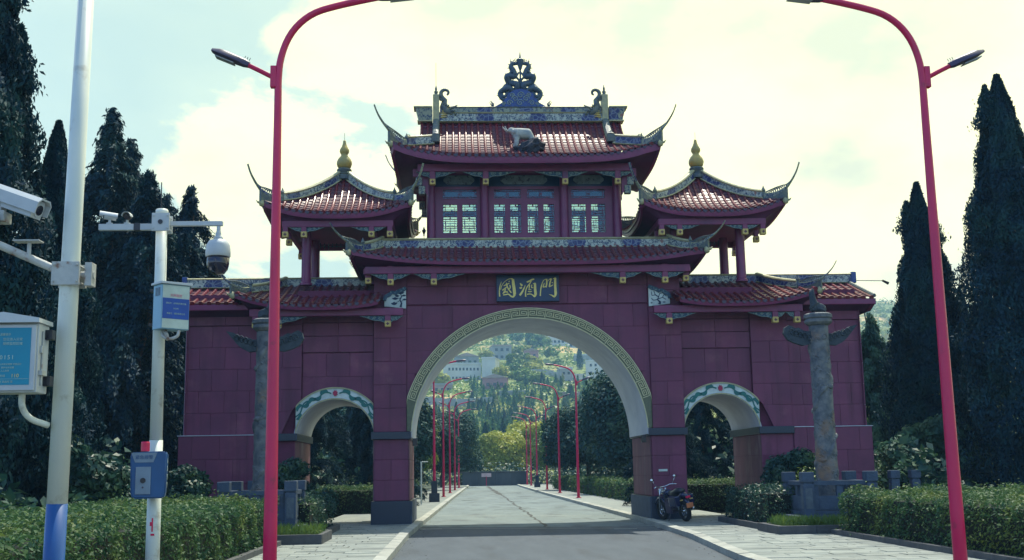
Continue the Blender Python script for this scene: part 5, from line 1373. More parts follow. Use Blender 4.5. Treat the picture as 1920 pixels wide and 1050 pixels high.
# grey posts of the railing that runs on to the right
for i, (x, y) in enumerate(((10.4,-1.0),(11.05,-.9))):
    rt = thing('stone_post', (x, y, 0), ['short grey stone post nearest the right end of the gate','grey stone post second from the gate on the right','grey stone post half hidden by the right hedge','grey stone post under the right cypress','grey stone post left of the tallest cypress','grey stone post furthest right by the hedge'][i], 'stone post', 'stone posts right of the gate')
    MB().bbox(x-.12, x+.12, y-.12, y+.12, 0, 1.16, .012).build('shaft', M['greystone'], rt); MB().bbox(x-.14, x+.14, y-.14, y+.14, 1.19, 1.42, .018).build('cap', M['greystone'], rt); MB().box(x-.10, x+.10, y-.10, y+.10, 1.155, 1.20).build('neck', M['greystone'], rt)
for i, (x, y) in enumerate(((-7.62,-2.3),(-8.35,-2.2))):
    rt = thing('stone_post', (x, y, 0), ['grey stone post before the left wall, nearer the pillar','grey stone post before the left wall, further from the pillar'][i], 'stone post', 'stone posts left of the gate')
    MB().bbox(x-.13, x+.13, y-.13, y+.13, 0, 1.16, .012).build('shaft', M['greystone'], rt); MB().bbox(x-.15, x+.15, y-.15, y+.15, 1.19, 1.44, .018).build('cap', M['greystone'], rt); MB().box(x-.10, x+.10, y-.10, y+.10, 1.155, 1.20).build('neck', M['greystone'], rt)

# ------------------------------------------------------------------ red street lamps
def lamp(x, y, s, label, near=False, ped=0):
    # s = +1: long arm reaches towards +X
    g_ = 'crimson double-headed street lamps along the road'
    rt = thing('street_lamp', (x, y, 0), label, 'street lamp', g_)
    n = 20 if near else 10
    pts = [(0,0),(0,3),(0,5.6),(.0,6.12),(.03,6.38),(.11,6.61),(.24,6.79),(.42,6.92),(.66,7.00),(.95,7.07),(1.18,7.12)]
    P = [(x+s*a, y, z) for a, z in smoothpts(pts, 3)]
    rad = [max(.040, .080-.0062*max(0, p[2])) for p in P]
    mb = MB(); mb.tube(P, rad, n); mb.build('pole', M['red_metal'], rt, smooth=True)
    mb = MB(); mb.lathe([(.16,0),(.16,.02),(.10,.03),(.085,.05)], (x, y, .12 if not near else 0.0), 16)
    for k in range(4): mb.lathe([(.016,0),(.016,.04)], (x+.12*math.cos(PI/4+k*PI/2), y+.12*math.sin(PI/4+k*PI/2), .13 if not near else .02), 6)
    mb.build('base_plate', M['red_metal'], rt)
    def head(px, pz, dx_, dz_, L, nm):
        d = Vector((s*dx_, 0, dz_)).normalized(); u = Vector((-d.z*1, 0, d.x)); 
        if u.z < 0: u = -u
        secs = [(0,.035,.035),(.06,.045,.05),(.13,.085,.045),(.3,.105,.05),(L*.8,.10,.045),(L,.05,.022)]
        vs = []
        for q, w, h in secs:
            c = Vector((px, y, pz))+d*q
            for a, b_ in ((-1,-.5),(-.8,.6),(-.4,1),(.4,1),(.8,.6),(1,-.5),(.7,-.8),(-.7,-.8)): vs.append(c+Vector((0, a*w, 0))+u*b_*h)
        fs = [(i*8+j, (i+1)*8+j, (i+1)*8+(j+1)%8, i*8+(j+1)%8) for i in range(len(secs)-1) for j in range(8)]+[tuple(range(8)), tuple((len(secs)-1)*8+j for j in reversed(range(8)))]
        h_ = MB().add(vs, fs).build(nm, M['lamp_head'], rt, fix=True); autosmooth(h_, 50)
        mb = MB(); vs = []
        for q, w in ((.16,.06),(L*.85,.06)):
            c = Vector((px, y, pz))+d*q-u*.048; vs += [c+Vector((0,-w,0)), c+Vector((0,w,0)), c+Vector((0,w,0))-u*.012, c+Vector((0,-w,0))-u*.012]
        mb.add(vs, [(0,4,5,1),(1,5,6,2),(2,6,7,3),(3,7,4,0),(0,1,2,3),(7,6,5,4)]); mb.build('lens', M['lens'], h_, fix=True)
        if near:
            mb = MB()
            for k in range(3): c = Vector((px, y, pz))+d*(.02+.03*k)+u*.05; mb.tube([c, c+u*.035], .004, 4)
            mb.build('clips', M['dark'], h_)
    head(x+s*1.12, 7.11, 1, .12, .52, 'lamp_head')
    A = [(x-s*.05, y, 6.12), (x-s*.20, y, 6.20), (x-s*.38, y, 6.29)]
    mb = MB(); mb.tube(A, .028, 8); mb.bbox(x-s*.055-.035, x-s*.055+.035, y-.04, y+.04, 6.0, 6.26, .01); mb.build('side_arm', M['red_metal'], rt, smooth=False)
    head(x-s*.34, 6.275, -1, .42, .46, 'lamp_head')
    if ped:
        MB().bbox(x-.26, x+.26, y-.26, y+.26, .10, .55, .01).build('dark_plinth', M['black'], rt); MB().bbox(x-.15, x+.15, y-.14, y+.14, .55, 1.15, .01).build('dark_sleeve', M['black'], rt)
    return rt
lamp(-4.19, -21, 1, 'big near crimson street lamp standing left of the road in front of the gate', True)
lamp(3.40, -21, -1, 'big near crimson street lamp rising from the right hedge', True)
ord_ = ['first','second','third','fourth','fifth','sixth','seventh']
for i, (x, y) in enumerate(((-3.30,24.0),(-2.97,35.2),(-2.66,47),(-2.34,58.5),(-2.0,70))):
    lamp(x, y, 1, '%s crimson street lamp beyond the gate on the left pavement' % ord_[i], ped=(i == 0))
for i, (x, y) in enumerate(((4.18,26.7),(4.41,40.2),(4.66,53.8),(4.83,67.1),(5.0,78),(5.1,86))):
    lamp(x, y, -1, '%s crimson street lamp beyond the gate on the right pavement' % ord_[i], ped=(i == 3))

# ------------------------------------------------------------------ near camera pole with the teal poster cabinet
cp = thing('camera_pole', (-5.45, -24, 0), 'thick white pole with a blue painted foot at the far left', 'pole')
mb = MB(); mb.tube([(-5.455,-24,1.39),(-5.44,-24,3.3),(-5.41,-24,6.4)], [.083,.078,.066], 28); mb.build('upper_pole', M['pole_white'], cp, smooth=True)
mb = MB(); mb.tube([(-5.47,-24,0),(-5.455,-24,1.39)], [.088,.084], 28); mb.build('blue_foot', M['pole_blue'], cp, smooth=True)
mb = MB(); mb.bbox(-5.56,-5.33,-24.11,-24.07,3.20,3.40,.006); mb.bbox(-5.56,-5.33,-23.93,-23.89,3.20,3.40,.006)
for a in (-5.54, -5.35):
    for z in (3.23, 3.37): mb.tube([(a,-24.13,z),(a,-23.87,z)], .010, 6)
mb.build('clamp', M['rusty'], cp)
mb = MB(); mb.bbox(-5.30,-5.24,-24.06,-23.94,3.20,3.40,.004); mb.tube([(-5.37,-24,3.30),(-5.29,-24,3.30)], .03, 10); mb.tube([(-5.238,-24.0,3.30),(-5.232,-24.0,3.30)], .035, 14); mb.build('end_plate', M['rusty'], cp)
mb = MB(); mb.tube([(-5.52,-24.05,3.33),(-6.45,-24.35,3.74)], .034, 14); mb.tube([(-5.74,-24.14,3.42),(-5.74,-24.14,3.56)], .018, 8); mb.bbox(-5.86,-5.64,-24.20,-24.08,3.56,3.572,.003); mb.build('side_arm', M['rusty'], cp, smooth=False)
bc = thing('bullet_camera', (-6.05, -24.25, 3.65), 'large white bullet camera on the rusty arm at the left edge', 'security camera')
ca = Vector((-6.42,-23.98,4.12)); cb = Vector((-5.675,-24.12,3.835)); d = (cb-ca).normalized(); sdv = d.cross(Vector((0,0,1))).normalized(); uv = sdv.cross(d)
def obox(mb, c, hx, hy, hz, taper=1.0):
    vs = []
    for k, (a, t_) in enumerate(((-hx, 1), (hx, taper))):
        for b_, e in ((-1,-1),(1,-1),(1,.6),(.7,1),(-.7,1),(-1,.6)): vs.append(c+d*a+sdv*b_*hy*t_*1.25+uv*e*hz*t_*1.25)
    mb.add(vs, [(5,4,3,2,1,0),(6,7,8,9,10,11)]+[(i,(i+1)%6,6+(i+1)%6,6+i) for i in range(6)])
L = (cb-ca).length/2; mid_ = (ca+cb)/2
mb = MB(); obox(mb, mid_, L*.96, .062, .062); mb.build('housing', M['box_white'], bc, fix=True)
mb = MB()
vs = []
for a in (-L, L*1.06):
    for b_, e in ((-.082,-.03),(-.082,.05),(-.05,.082),(.05,.082),(.082,.05),(.082,-.03),(.072,-.03),(.072,.045),(.045,.070),(-.045,.070),(-.072,.045),(-.072,-.03)): vs.append(mid_+d*a+sdv*b_*1.25+uv*e*1.25)
mb.add(vs, [tuple(range(11,-1,-1)), tuple(range(12,24))]+[(i,(i+1)%12,12+(i+1)%12,12+i) for i in range(12)]); mb.build('sunshield', M['box_white'], bc, fix=True)
mb = MB(); mb.tube([mid_+d*(L*.93), mid_+d*(L*.985)], .062, 18); mb.build('front_ring', M['box_white'], bc)
mb = MB(); mb.tube([mid_+d*(L*.97), mid_+d*(L*1.0)], .044, 18); mb.build('lens', M['darkglass'], bc)
mb = MB(); mb.tube([(-6.06,-24.08,3.95),(-6.05,-24.16,3.58)], .022, 10); mb.bbox(-6.14,-5.95,-24.18,-24.0,3.74,3.83,.008); mb.bbox(-6.12,-5.99,-24.14,-24.02,3.83,3.95,.006); mb.build('bracket', M['rusty'], bc)
mb = MB(); mb.tube(smoothpts([(-6.3,-24.1,4.0),(-6.08,-24.2,3.86),(-5.97,-24.22,3.72),(-6.12,-24.2,3.60),(-6.3,-24.2,3.66)], 4), .013, 6); mb.build('cable', M['dark'], bc, smooth=True)

cab = thing('control_cabinet', (-5.75, -24.1, 2.3), 'white metal cabinet with a teal notice reading C0151 on the left pole', 'cabinet')
X0, X1, Y0, Y1, Z0, Z1 = -6.02, -5.53, -24.42, -24.16, 2.28, 2.84
mb = MB(); mb.bbox(X0, X1, Y0+.025, Y1, Z0, Z1, .008); mb.build('body', M['box_white'], cab)
mb = MB(); mb.bbox(X0+.01, X1-.012, Y0, Y0+.024, Z0+.015, Z1-.015, .006); dr_ = mb.build('door', M['box_white'], cab)
mb = MB(); xm = (X0+X1)/2-.02; vs = [(X0-.03,Y0-.04,Z1),(X1+.02,Y0-.04,Z1),(X1+.02,Y0-.04,Z1+.035),(xm,Y0-.04,Z1+.085),(X0-.03,Y0-.04,Z1+.045)]
vs += [(a, Y1+.02, c) for a, b_, c in vs]; mb.add(vs, [(0,1,2,3,4),(9,8,7,6,5)]+[(i,5+i,5+(i+1)%5,(i+1)%5) for i in range(5)]); mb.build('rain_hood', M['box_white'], cab, fix=True)
mb = MB(); mb.tube([(X1+.008,Y0+.10,Z0+.06),(X1+.008,Y0+.10,Z1-.06)], .008, 6); mb.bbox(X1, X1+.03, Y0+.05, Y0+.15, 2.42, 2.46, .004); mb.bbox(X1,X1+.02,Y0+.06,Y0+.09,2.60,2.66,.004); mb.build('lock_bar', M['rusty'], cab)
for z in (2.72, 2.34): mb = MB(); mb.bbox(X1, X1+.06, -24.26, -24.18, z, z+.08, .004); mb.build('bracket', M['dark'], cab)
mb = MB(); mb.tube(smoothpts([(-5.68,-24.28,2.30),(-5.68,-24.26,2.17),(-5.63,-24.2,2.08),(-5.53,-24.08,2.03)], 4), .026, 10); mb.build('conduit', M['pole_white'], cab, smooth=True)
px0, px1, pz0, pz1 = X0+.035, X1-.05, Z0+.06, Z1-.04
po_ = MB().box(px0, px1, Y0-.003, Y0+.001, pz0, pz1).build('notice', M['poster'], dr_)
TR = (PI/2, 0, 0); yt = Y0-.0045
def tx(body, size, x, z, mt='poster_text', **k): return textmesh(body, size, M[mt], 'print', dr_, (x, yt, z), TR, .0005, **k)
pw = px1-px0; pcx = (px0+px1)/2
tx('温馨提示', .022, pcx+.0, pz1-.055); tx('您已进入公安', .026, pcx+.06, pz1-.095); tx('视频监控区域', .026, pcx+.06, pz1-.13)
tx('监控编号', .02, px0+.09, pz1-.185); tx('C0151', .048, pcx, pz1-.24, spacing=1.25)
tx('公共安全视频 文明出行', .017, pcx+.05, pz0+.165); tx('爱护公共设施', .017, pcx+.03, pz0+.138); tx('人人有责', .017, pcx+.01, pz0+.112)
tx('报警电话', .022, pcx-.03, pz0+.072); tx('110', .042, pcx+.09, pz0+.072, 'poster_yellow'); tx('公安局 派出所 宣', .02, pcx, pz0+.025)
mb = MB(); icx, icz = px0+.075, pz1-.10
mb.prism([(icx-.03,icz-.012),(icx+.025,icz+.02),(icx+.015,icz+.045),(icx-.035,icz+.012)], yt-.001, yt+.001); mb.prism([(icx-.02,icz-.03),(icx-.012,icz-.03),(icx-.006,icz-.005),(icx-.014,icz-.005)], yt-.001, yt+.001); mb.prism([(icx-.02,icz-.036),(icx+.02,icz-.036),(icx+.02,icz-.029),(icx-.02,icz-.029)], yt-.001, yt+.001); mb.build('camera_symbol', M['poster_text'], dr_)
mb = MB(); ex, ez = px0+.055, pz0+.135
mb.prism([(ex+.028*math.cos(q), ez+.028*math.sin(q)) for q in [2*PI*k/16 for k in range(16)]], yt-.001, yt+.001); mb.prism([(ex-.032,ez-.004),(ex-.012,ez-.045),(ex+.012,ez-.045),(ex+.032,ez-.004),(ex+.036,ez+.012),(ex-.036,ez+.012)], yt-.002, yt+.001); mb.build('emblem', M['poster_yellow'], dr_)
MB().box(px0, px1, yt-.0005, yt+.001, pz0+.047, pz0+.049).build('rule', M['poster_text'], dr_)

# ------------------------------------------------------------------ second camera pole
p2 = thing('camera_pole', (-5.36, -21.3, 0), 'slimmer white pole with camera crossbar, second from the left', 'pole')
mb = MB(); mb.tube([(-5.36,-21.3,0),(-5.365,-21.3,1.98)], [.075,.070], 22); mb.build('lower_pole', M['pole_white'], p2, smooth=True)
mb = MB(); mb.tube([(-5.366,-21.3,1.985),(-5.386,-21.3,4.50)], [.066,.060], 22); mb.lathe([(.068,0),(.068,.05),(.0,.06)], (-5.387,-21.3,4.44), 18); mb.build('upper_pole', M['pole_white'], p2, smooth=True)
mb = MB(); mb.bbox(-5.355-.007,-5.348,-21.378,-21.374,1.03,1.17,.001); mb.bbox(-5.37,-5.33,-21.379,-21.374,.99,1.01,.001); mb.bbox(-5.38,-5.36,-21.379,-21.374,1.09,1.13,.001); mb.build('red_marks', M['red_light'], p2)
mb = MB(); mb.bbox(-6.06,-5.46,-21.33,-21.27,4.265,4.335,.006); mb.build('crossbar', M['box_white'], p2)
mb = MB(); mb.bbox(-5.31,-4.72,-21.33,-21.27,4.31,4.36,.006); mb.build('crossbar', M['box_white'], p2)
mb = MB(); mb.bbox(-5.47,-5.28,-21.40,-21.37,4.24,4.44,.005); mb.bbox(-5.46,-5.29,-21.23,-21.20,4.24,4.44,.005)
for a in (-5.45,-5.30):
    for z in (4.27,4.41): mb.tube([(a,-21.42,z),(a,-21.18,z)], .009, 6)
mb.build('clamp', M['box_white'], p2)
mb = MB(); mb.tube([(-5.375,-21.40,4.34),(-5.375,-21.408,4.34)], .026, 12); mb.bbox(-5.68,-5.61,-21.335,-21.265,4.26,4.34,.003); mb.build('black_tape', M['dark'], p2)
mb = MB(); mb.tube([(-5.41,-21.25,4.45),(-5.415,-21.25,4.82)], .006, 5); mb.build('aerial', M['dark'], p2)
dc = thing('dome_camera', (-4.765,-21.3,4.0), 'round dome camera hanging from the right end of the crossbar', 'security camera')
mb = MB(); mb.lathe([(.02,.20),(.03,.17),(.035,.13),(.05,.12),(.05,.10)], (-4.765,-21.3,4.06), 16); mb.tube([(-4.765,-21.3,4.22),(-4.765,-21.3,4.33)], .022, 10); mb.build('neck', M['box_white'], dc, smooth=True)
mb = MB(); mb.lathe([(.05,.16),(.10,.14),(.128,.09),(.135,.02),(.135,-.03),(.128,-.04)], (-4.765,-21.3,4.0), 28); mb.build('housing', M['box_white'], dc, smooth=True)
mb = MB(); mb.lathe([(.124,-.035),(.122,-.12),(.108,-.18),(.075,-.225),(.03,-.24),(.0,-.243)], (-4.765,-21.3,4.0), 28); mb.build('smoked_dome', M['darkglass'], dc, smooth=True)
for k, (x, lab) in enumerate(((-5.95,'small white bullet camera at the left end of the crossbar'),(-5.76,'small bullet camera facing the viewer beside the left end of the crossbar'))):
    sc_ = thing('bullet_camera', (x, -21.3, 4.33), lab, 'security camera', 'small cameras on the crossbar')
    mb = MB(); mb.lathe([(.035,0),(.035,.015),(.015,.02),(.015,.05)], (x,-21.3,4.335), 12); mb.build('mount', M['box_white'], sc_)
    dd = Vector((-.9,-.3,.1)).normalized() if k == 0 else Vector((.12,-1,-.15)).normalized(); c = Vector((x+.0,-21.3,4.42))
    mb = MB(); mb.tube([c-dd*.07, c+dd*.06], .036, 14); mb.build('body', M['dark'] if k else M['box_white'], sc_, smooth=True)
    mb = MB(); ss = dd.cross(Vector((0,0,1))).normalized(); u2 = ss.cross(dd); vs = []
    for a in (-.08, .11):
        for q in range(9):
            an = PI*q/8; vs.append(c+dd*a+ss*math.cos(an)*.048+u2*math.sin(an)*.05)
        for q in range(8,-1,-1):
            an = PI*q/8; vs.append(c+dd*a+ss*math.cos(an)*.043+u2*math.sin(an)*.045)
    n = 18; mb.add(vs, [tuple(range(n-1,-1,-1)), tuple(range(n,2*n))]+[(i,(i+1)%n,n+(i+1)%n,n+i) for i in range(n)]); mb.build('sunshield', M['box_white'], sc_, fix=True)
    mb = MB(); mb.tube([c+dd*.055, c+dd*.066], .030, 14); mb.build('lens', M['darkglass'], sc_)
# pale blue box on that pole
nb = thing('notice_box', (-5.22,-21.4,3.1), 'pale blue steel box with a blue printed label under the dome camera', 'cabinet')
ry = R(-38); 
def rotz(c, a):
    ca_, sa_ = math.cos(a), math.sin(a)
    return lambda p: (c[0]+(p[0]-c[0])*ca_-(p[1]-c[1])*sa_, c[1]+(p[0]-c[0])*sa_+(p[1]-c[1])*ca_, p[2])
RZ = rotz((-5.25,-21.42,0), R(40))
def rb(mb): return mb.xf(RZ)
mb = MB(); mb.bbox(-5.40,-5.08,-21.56,-21.36,3.14,3.62,.008); rb(mb).build('body', M['box_blue'], nb)
mb = MB(); mb.bbox(-5.42,-5.06,-21.59,-21.34,3.62,3.645,.004); rb(mb).build('lid', M['box_white'], nb)
mb = MB(); mb.box(-5.39,-5.09,-21.566,-21.560,3.15,3.61); fr = rb(mb).build('front_label', M['paper'], nb)
mb = MB(); mb.box(-5.39,-5.09,-21.570,-21.5655,3.25,3.47); rb(mb).build('blue_field', M['label_blue'], fr)
for body, size, z, mt in (('天网监控',.034,3.50,'label_red'),('建设方：公安局天网工程',.021,3.415,'poster_text'),('2020年',.021,3.36,'poster_text'),('承建方：通信有限公司',.021,3.305,'poster_text')):
    p = RZ((-5.24,-21.5715,z)); textmesh(body, size, M[mt], 'print', fr, p, (PI/2, 0, R(40)), .0005)
mb = MB()
for k in range(7):
    for j in range(2): mb.box(-5.405,-5.399,-21.52+.06*j,-21.475+.06*j,3.50+.013*k,3.506+.013*k)
rb(mb).build('louvres', M['lamp_head'], nb)
mb = MB(); mb.tube(smoothpts([(-5.30,-21.46,3.15),(-5.28,-21.50,3.07),(-5.20,-21.52,3.04),(-5.13,-21.5,3.07),(-5.12,-21.48,3.13)], 4), .018, 8); mb.tube([(-5.26,-21.5,3.13),(-5.22,-21.52,3.03)], .022, 8); mb.build('conduit', M['rusty'], nb, smooth=True)
mb = MB(); mb.bbox(-5.46,-5.36,-21.41,-21.33,3.19,3.22,.004); mb.bbox(-5.46,-5.36,-21.41,-21.33,3.56,3.59,.004); mb.build('strap', M['dark'], nb)
# emergency call box
cb_ = thing('call_box', (-5.38,-21.5,1.4), 'blue and grey emergency call box with a red beacon on the slim white pole', 'call box')
RZ = rotz((-5.37,-21.5,0), R(10))
mb = MB(); prof_ = [(-5.56,1.82),(-5.545,1.42),(-5.52,1.375),(-5.22,1.375),(-5.20,1.42),(-5.19,1.84),(-5.22,1.86),(-5.55,1.85)]
vs = [(x, -21.58, z) for x, z in prof_]+[(x*.999-.004, -21.40, z+.0) for x, z in prof_]; n = len(prof_)
mb.add(vs, [tuple(range(n)), tuple(reversed(range(n, 2*n)))]+[(i,i+n,(i+1)%n+n,(i+1)%n) for i in range(n)])
o = rb(mb).build('shell', M['call_blue'], cb_, fix=True)
bm = bmesh.new(); bm.from_mesh(o.data); bmesh.ops.bevel(bm, geom=bm.edges[:], offset=.015, segments=3, affect='EDGES'); bm.to_mesh(o.data); bm.free(); autosmooth(o, 40)
mb = MB(); mb.prism([(-5.51,1.745),(-5.33,1.745),(-5.29,1.845),(-5.55,1.845)], -21.586, -21.57); rb(mb).build('header_plate', M['call_grey'], cb_, fix=True)
mb = MB(); mb.bbox(-5.50,-5.35,-21.592,-21.57,1.42,1.70,.004); fp = rb(mb).build('front_plate', M['call_grey'], cb_)
mb = MB(); mb.tube([(-5.425,-21.59,1.56),(-5.425,-21.600,1.56)], .028, 20); rb(mb).build('call_button', M['dark'], fp)
mb = MB(); mb.tube([(-5.425,-21.59,1.49),(-5.425,-21.596,1.49)], .010, 10); rb(mb).build('speaker_hole', M['lamp_head'], fp)
textmesh('紧急报警', .045, M['call_blue'], 'print', cb_, RZ((-5.42,-21.5885,1.795)), (PI/2, 0, R(10)), .0008)
for k, ch in enumerate('紧急报警'): textmesh(ch, .062, M['paper'], 'print', cb_, RZ((-5.1915,-21.49,1.76-.085*k)), (PI/2, 0, R(100)), .0008)
mb = MB(); mb.lathe([(.045,0),(.045,.09),(.040,.10),(.0,.102)], RZ((-5.42,-21.5,1.86)), 20); mb.build('beacon', M['red_light'], cb_, smooth=False)

# ------------------------------------------------------------------ motorbike at the foot of the right pier
mo_ = thing('motorbike', (3.95,-1.15,.12), 'dark blue motorbike with orange number plate parked against the right pier', 'motorbike')
TH = math.atan2(1.30, -.42)    # heading
c0 = Vector((3.98,-1.15,.12)); lean = R(-9)
def mt_(p):
    x, y, z = p[0], p[1], p[2]; y2 = y*math.cos(lean)-z*math.sin(lean); z2 = y*math.sin(lean)+z*math.cos(lean)
    return (c0.x+x*math.cos(TH)-y2*math.sin(TH), c0.y+x*math.sin(TH)+y2*math.cos(TH), c0.z+z2)
def mbd(mb, nm, mt, par=mo_, smooth=True): return mb.xf(mt_).build(nm, M[mt], par, smooth=smooth)
for x in (-.65, .65):
    mb = MB(); mb.tube([(x+.235*math.cos(a), 0, .30+.235*math.sin(a)) for a in [2*PI*k/24 for k in range(25)]], .062, 10, cap=False); w_ = mbd(mb, 'wheel', 'rubber')
    mb = MB(); mb.tube([(x+.175*math.cos(a), 0, .30+.175*math.sin(a)) for a in [2*PI*k/24 for k in range(25)]], .014, 6, cap=False); mb.tube([(x,-.06,.30),(x,.06,.30)], .04, 10)
    for k in range(5): mb.tube([(x, 0, .30), (x+.17*math.cos(k*1.257), 0, .30+.17*math.sin(k*1.257))], .013, 5)
    mbd(mb, 'rim', 'chrome', w_)
mb = MB(); mb.tube([(-.65,.09,.30),(-.1,.09,.36),(.0,.07,.42)], .025, 6); mb.tube([(-.65,-.09,.30),(-.1,-.09,.36)], .025, 6); mb.tube([(.40,0,.86),(.1,0,.62),(-.1,0,.40),(.25,0,.25),(.36,0,.7)], .026, 6); mb.tube([(-.7,.10,.72),(-.1,.10,.66)], .018, 6); mb.tube([(-.7,-.10,.72),(-.1,-.10,.66)], .018, 6); mbd(mb, 'frame', 'dark')
mb = MB(); mb.bbox(-.12,.22,-.13,.13,.22,.55,.04); mb.bbox(.05,.22,-.09,.09,.5,.64,.02)
for k in range(5): mb.box(.0,.26,-.11,.11,.40+.04*k,.412+.04*k)
mbd(mb, 'engine', 'lamp_head', smooth=False)
mb = MB(); mb.tube([(.20,-.10,.5),(.30,-.13,.35),(.1,-.16,.22),(-.4,-.18,.26),(-.85,-.19,.36)], [.02,.025,.03,.045,.05], 10); mbd(mb, 'exhaust', 'chrome')
mb = MB(); mb.lathe([(.0,.0),(.09,.02),(.14,.09),(.14,.15),(.09,.21),(.0,.23)], (0,0,0), 14); mb.v = [(.22+p[0]*1.75, p[1]*1.0, .68+p[2]*.95) for p in mb.v]; mbd(mb, 'fuel_tank', 'moto')
mb = MB(); mb.tube([(.05,0,.79),(-.2,0,.77),(-.45,0,.83),(-.72,0,.86)], [.06,.10,.11,.07], 10, squash=1.25); mbd(mb, 'seat', 'dark')
mb = MB(); mb.tube([(-.45,0,.68),(-.7,0,.74),(-.95,0,.72)], [.08,.09,.03], 8, squash=1.2); mb.tube([(-.62,0,.62),(-.86,0,.58),(-.98,0,.46)], [.05,.055,.04], 8, squash=1.3); mbd(mb, 'tail', 'moto')
mb = MB(); mb.bbox(-1.01,-.98,-.10,.10,.40,.53,.004); mbd(mb, 'number_plate', 'plate', smooth=False)
mb = MB(); mb.bbox(-1.0,-.93,-.06,.06,.66,.72,.01); mbd(mb, 'tail_light', 'red_light', smooth=False)
for sy in (-1, 1):
    mb = MB(); mb.tube([(.65,sy*.09,.30),(.42,sy*.09,.92)], .024, 8); mbd(mb, 'fork', 'chrome')
    mb = MB(); mb.tube([(-.84,sy*.11,.62),(-.86,sy*.20,.62)], .018, 6); mbd(mb, 'indicator', 'gold')
    mb = MB(); mb.tube([(-.55,sy*.12,.34),(-.5,sy*.12,.66)], .030, 8); mbd(mb, 'shock_absorber', 'chrome')
    mb = MB(); mb.tube([(.30,sy*.26,1.0),(.27,sy*.33,1.12),(.27,sy*.36,1.18)], .009, 5); mb.lathe([(.0,-.012),(.055,-.01),(.055,.01),(.0,.012)], (0,0,0), 12)
    k = 48; mb.v = mb.v[:-k]+[(.27+p[2], sy*.37+p[0]*1.1, 1.21+p[1]*.75) for p in mb.v[-k:]]; mbd(mb, 'mirror', 'chrome')
mb = MB(); mb.tube([(.22,.36,.98),(.34,.22,1.0),(.40,.08,.96),(.40,-.08,.96),(.34,-.22,1.0),(.22,-.36,.98)], .016, 8); mbd(mb, 'handlebar', 'chrome')
mb = MB(); mb.lathe([(.0,0),(.07,.02),(.09,.08),(.085,.12),(.0,.13)], (0,0,0), 14); mb.v = [(.46+p[2], p[0], .84+p[1]) for p in mb.v]; mbd(mb, 'headlight', 'lens')
mb = MB(); mb.tube([(.65+.33*math.cos(a), 0, .30+.33*math.sin(a)) for a in [R(30+12*k) for k in range(11)]], .04, 6, squash=1.8); mbd(mb, 'mudguard', 'moto')
mb = MB(); mb.bbox(-.75,-.35,.14,.30,.45,.74,.03); mb.bbox(-.75,-.35,-.30,-.14,.45,.74,.03); mbd(mb, 'pannier', 'moto', smooth=False)
mb = MB(); mb.tube([(-.02,.10,.25),(-.08,.28,-.02)], .012, 6); mbd(mb, 'side_stand', 'dark')

# small things beyond the gate
sp_ = thing('barrier_post', (-3.82,20,0), 'thin white post with a short arm beyond the left pier', 'post')
mb = MB(); mb.tube([(-3.82,20,.1),(-3.82,20,2.08)], .035, 10); mb.build('shaft', M['pole_white'], sp_); mb = MB(); mb.tube([(-3.82,20,2.06),(-3.50,20,2.06)], .02, 8); mb.build('arm', M['pole_white'], sp_)
ew = thing('end_wall', (1.8,90.5,0), 'low stained concrete wall closing the far end of the road', 'wall')
for k in range(4):
    x0 = -1.6+1.75*k; MB().bbox(x0, x0+1.735, 90.2, 90.7, 0, 1.42, .02).build('concrete_panel', M['concrete'], ew)
MB().bbox(-1.75, 5.5, 90.1, 90.8, 1.42, 1.52, .02).build('coping', M['concrete'], ew)
sn = thing('end_sign', (.98,90.0,.7), 'small pale pink sign on the wall at the end of the road', 'sign')
MB().bbox(.45,1.5,90.06,90.09,.95,1.35,.008).build('board', M['sign_pink'], sn); mb = MB(); mb.tube([(.97,90.02,.0),(.97,90.02,1.0)], .04, 8); mb.build('stem', M['red_metal'], sn)
ns = thing('turquoise_netting', (6.4,58,1.5), 'turquoise sheet hanging in the trees right of the far lamps', 'netting')
mb = MB(); mb.grid(lambda u, v: (5.7+1.35*u, 58+.15*math.sin(u*16), 1.9+1.9*v-.5*u*v+.12*math.sin(u*9)), 30, 8); o = mb.build('sheet', M['cloth'], ns); 
md = o.modifiers.new('th', 'SOLIDIFY'); md.thickness = .03
# ------------------------------------------------------------------ trees
def crown_points(n, h0, h1, rad, prof, seed, lobes=7, fill=.35):
    r_ = np.random.default_rng(seed); h = r_.random(n)**.85; a = r_.uniform(0, 2*PI, n)
    ph = r_.uniform(0, 6.28, 6)
    lump = 1+.12*np.sin(a*3+h*9+ph[0])+.12*np.sin(a*lobes+h*17+ph[1])+.10*np.sin(h*43+a*2+ph[2])+.07*np.sin(a*13-h*29+ph[3])
    f_ = np.where(r_.random(n) < fill, r_.uniform(.35, .9, n), r_.uniform(.82, 1.05, n))
    rr = rad*prof(h)*lump*f_
    P = np.c_[np.cos(a)*rr, np.sin(a)*rr, h0+(h1-h0)*h]; out = np.c_[np.cos(a), np.sin(a), np.full(n, .25)]
    return P, out, h, f_, r_
def trunk_mb(h, r0, limbs=8, seed=1, spread=.5, z_lo=.2, z_hi=.85):
    r_ = random.Random(seed); mb = MB()
    pts = [(r_.uniform(-.04,.04)*i, r_.uniform(-.04,.04)*i, h*i/8) for i in range(9)]
    mb.tube(pts, [r0*(1-.11*i) for i in range(9)], 9)
    for k in range(limbs):
        f_ = z_lo+(z_hi-z_lo)*k/max(1, limbs-1); z = h*f_; a = k*2.4+r_.uniform(-.4,.4); L = spread*(1.1-f_)
        mb.tube([(0,0,z), (math.cos(a)*L*.5, math.sin(a)*L*.5, z+L*.35), (math.cos(a)*L, math.sin(a)*L, z+L*.8)], [r0*.35*(1.1-f_), r0*.2*(1.1-f_), .012], 5)
    return mb
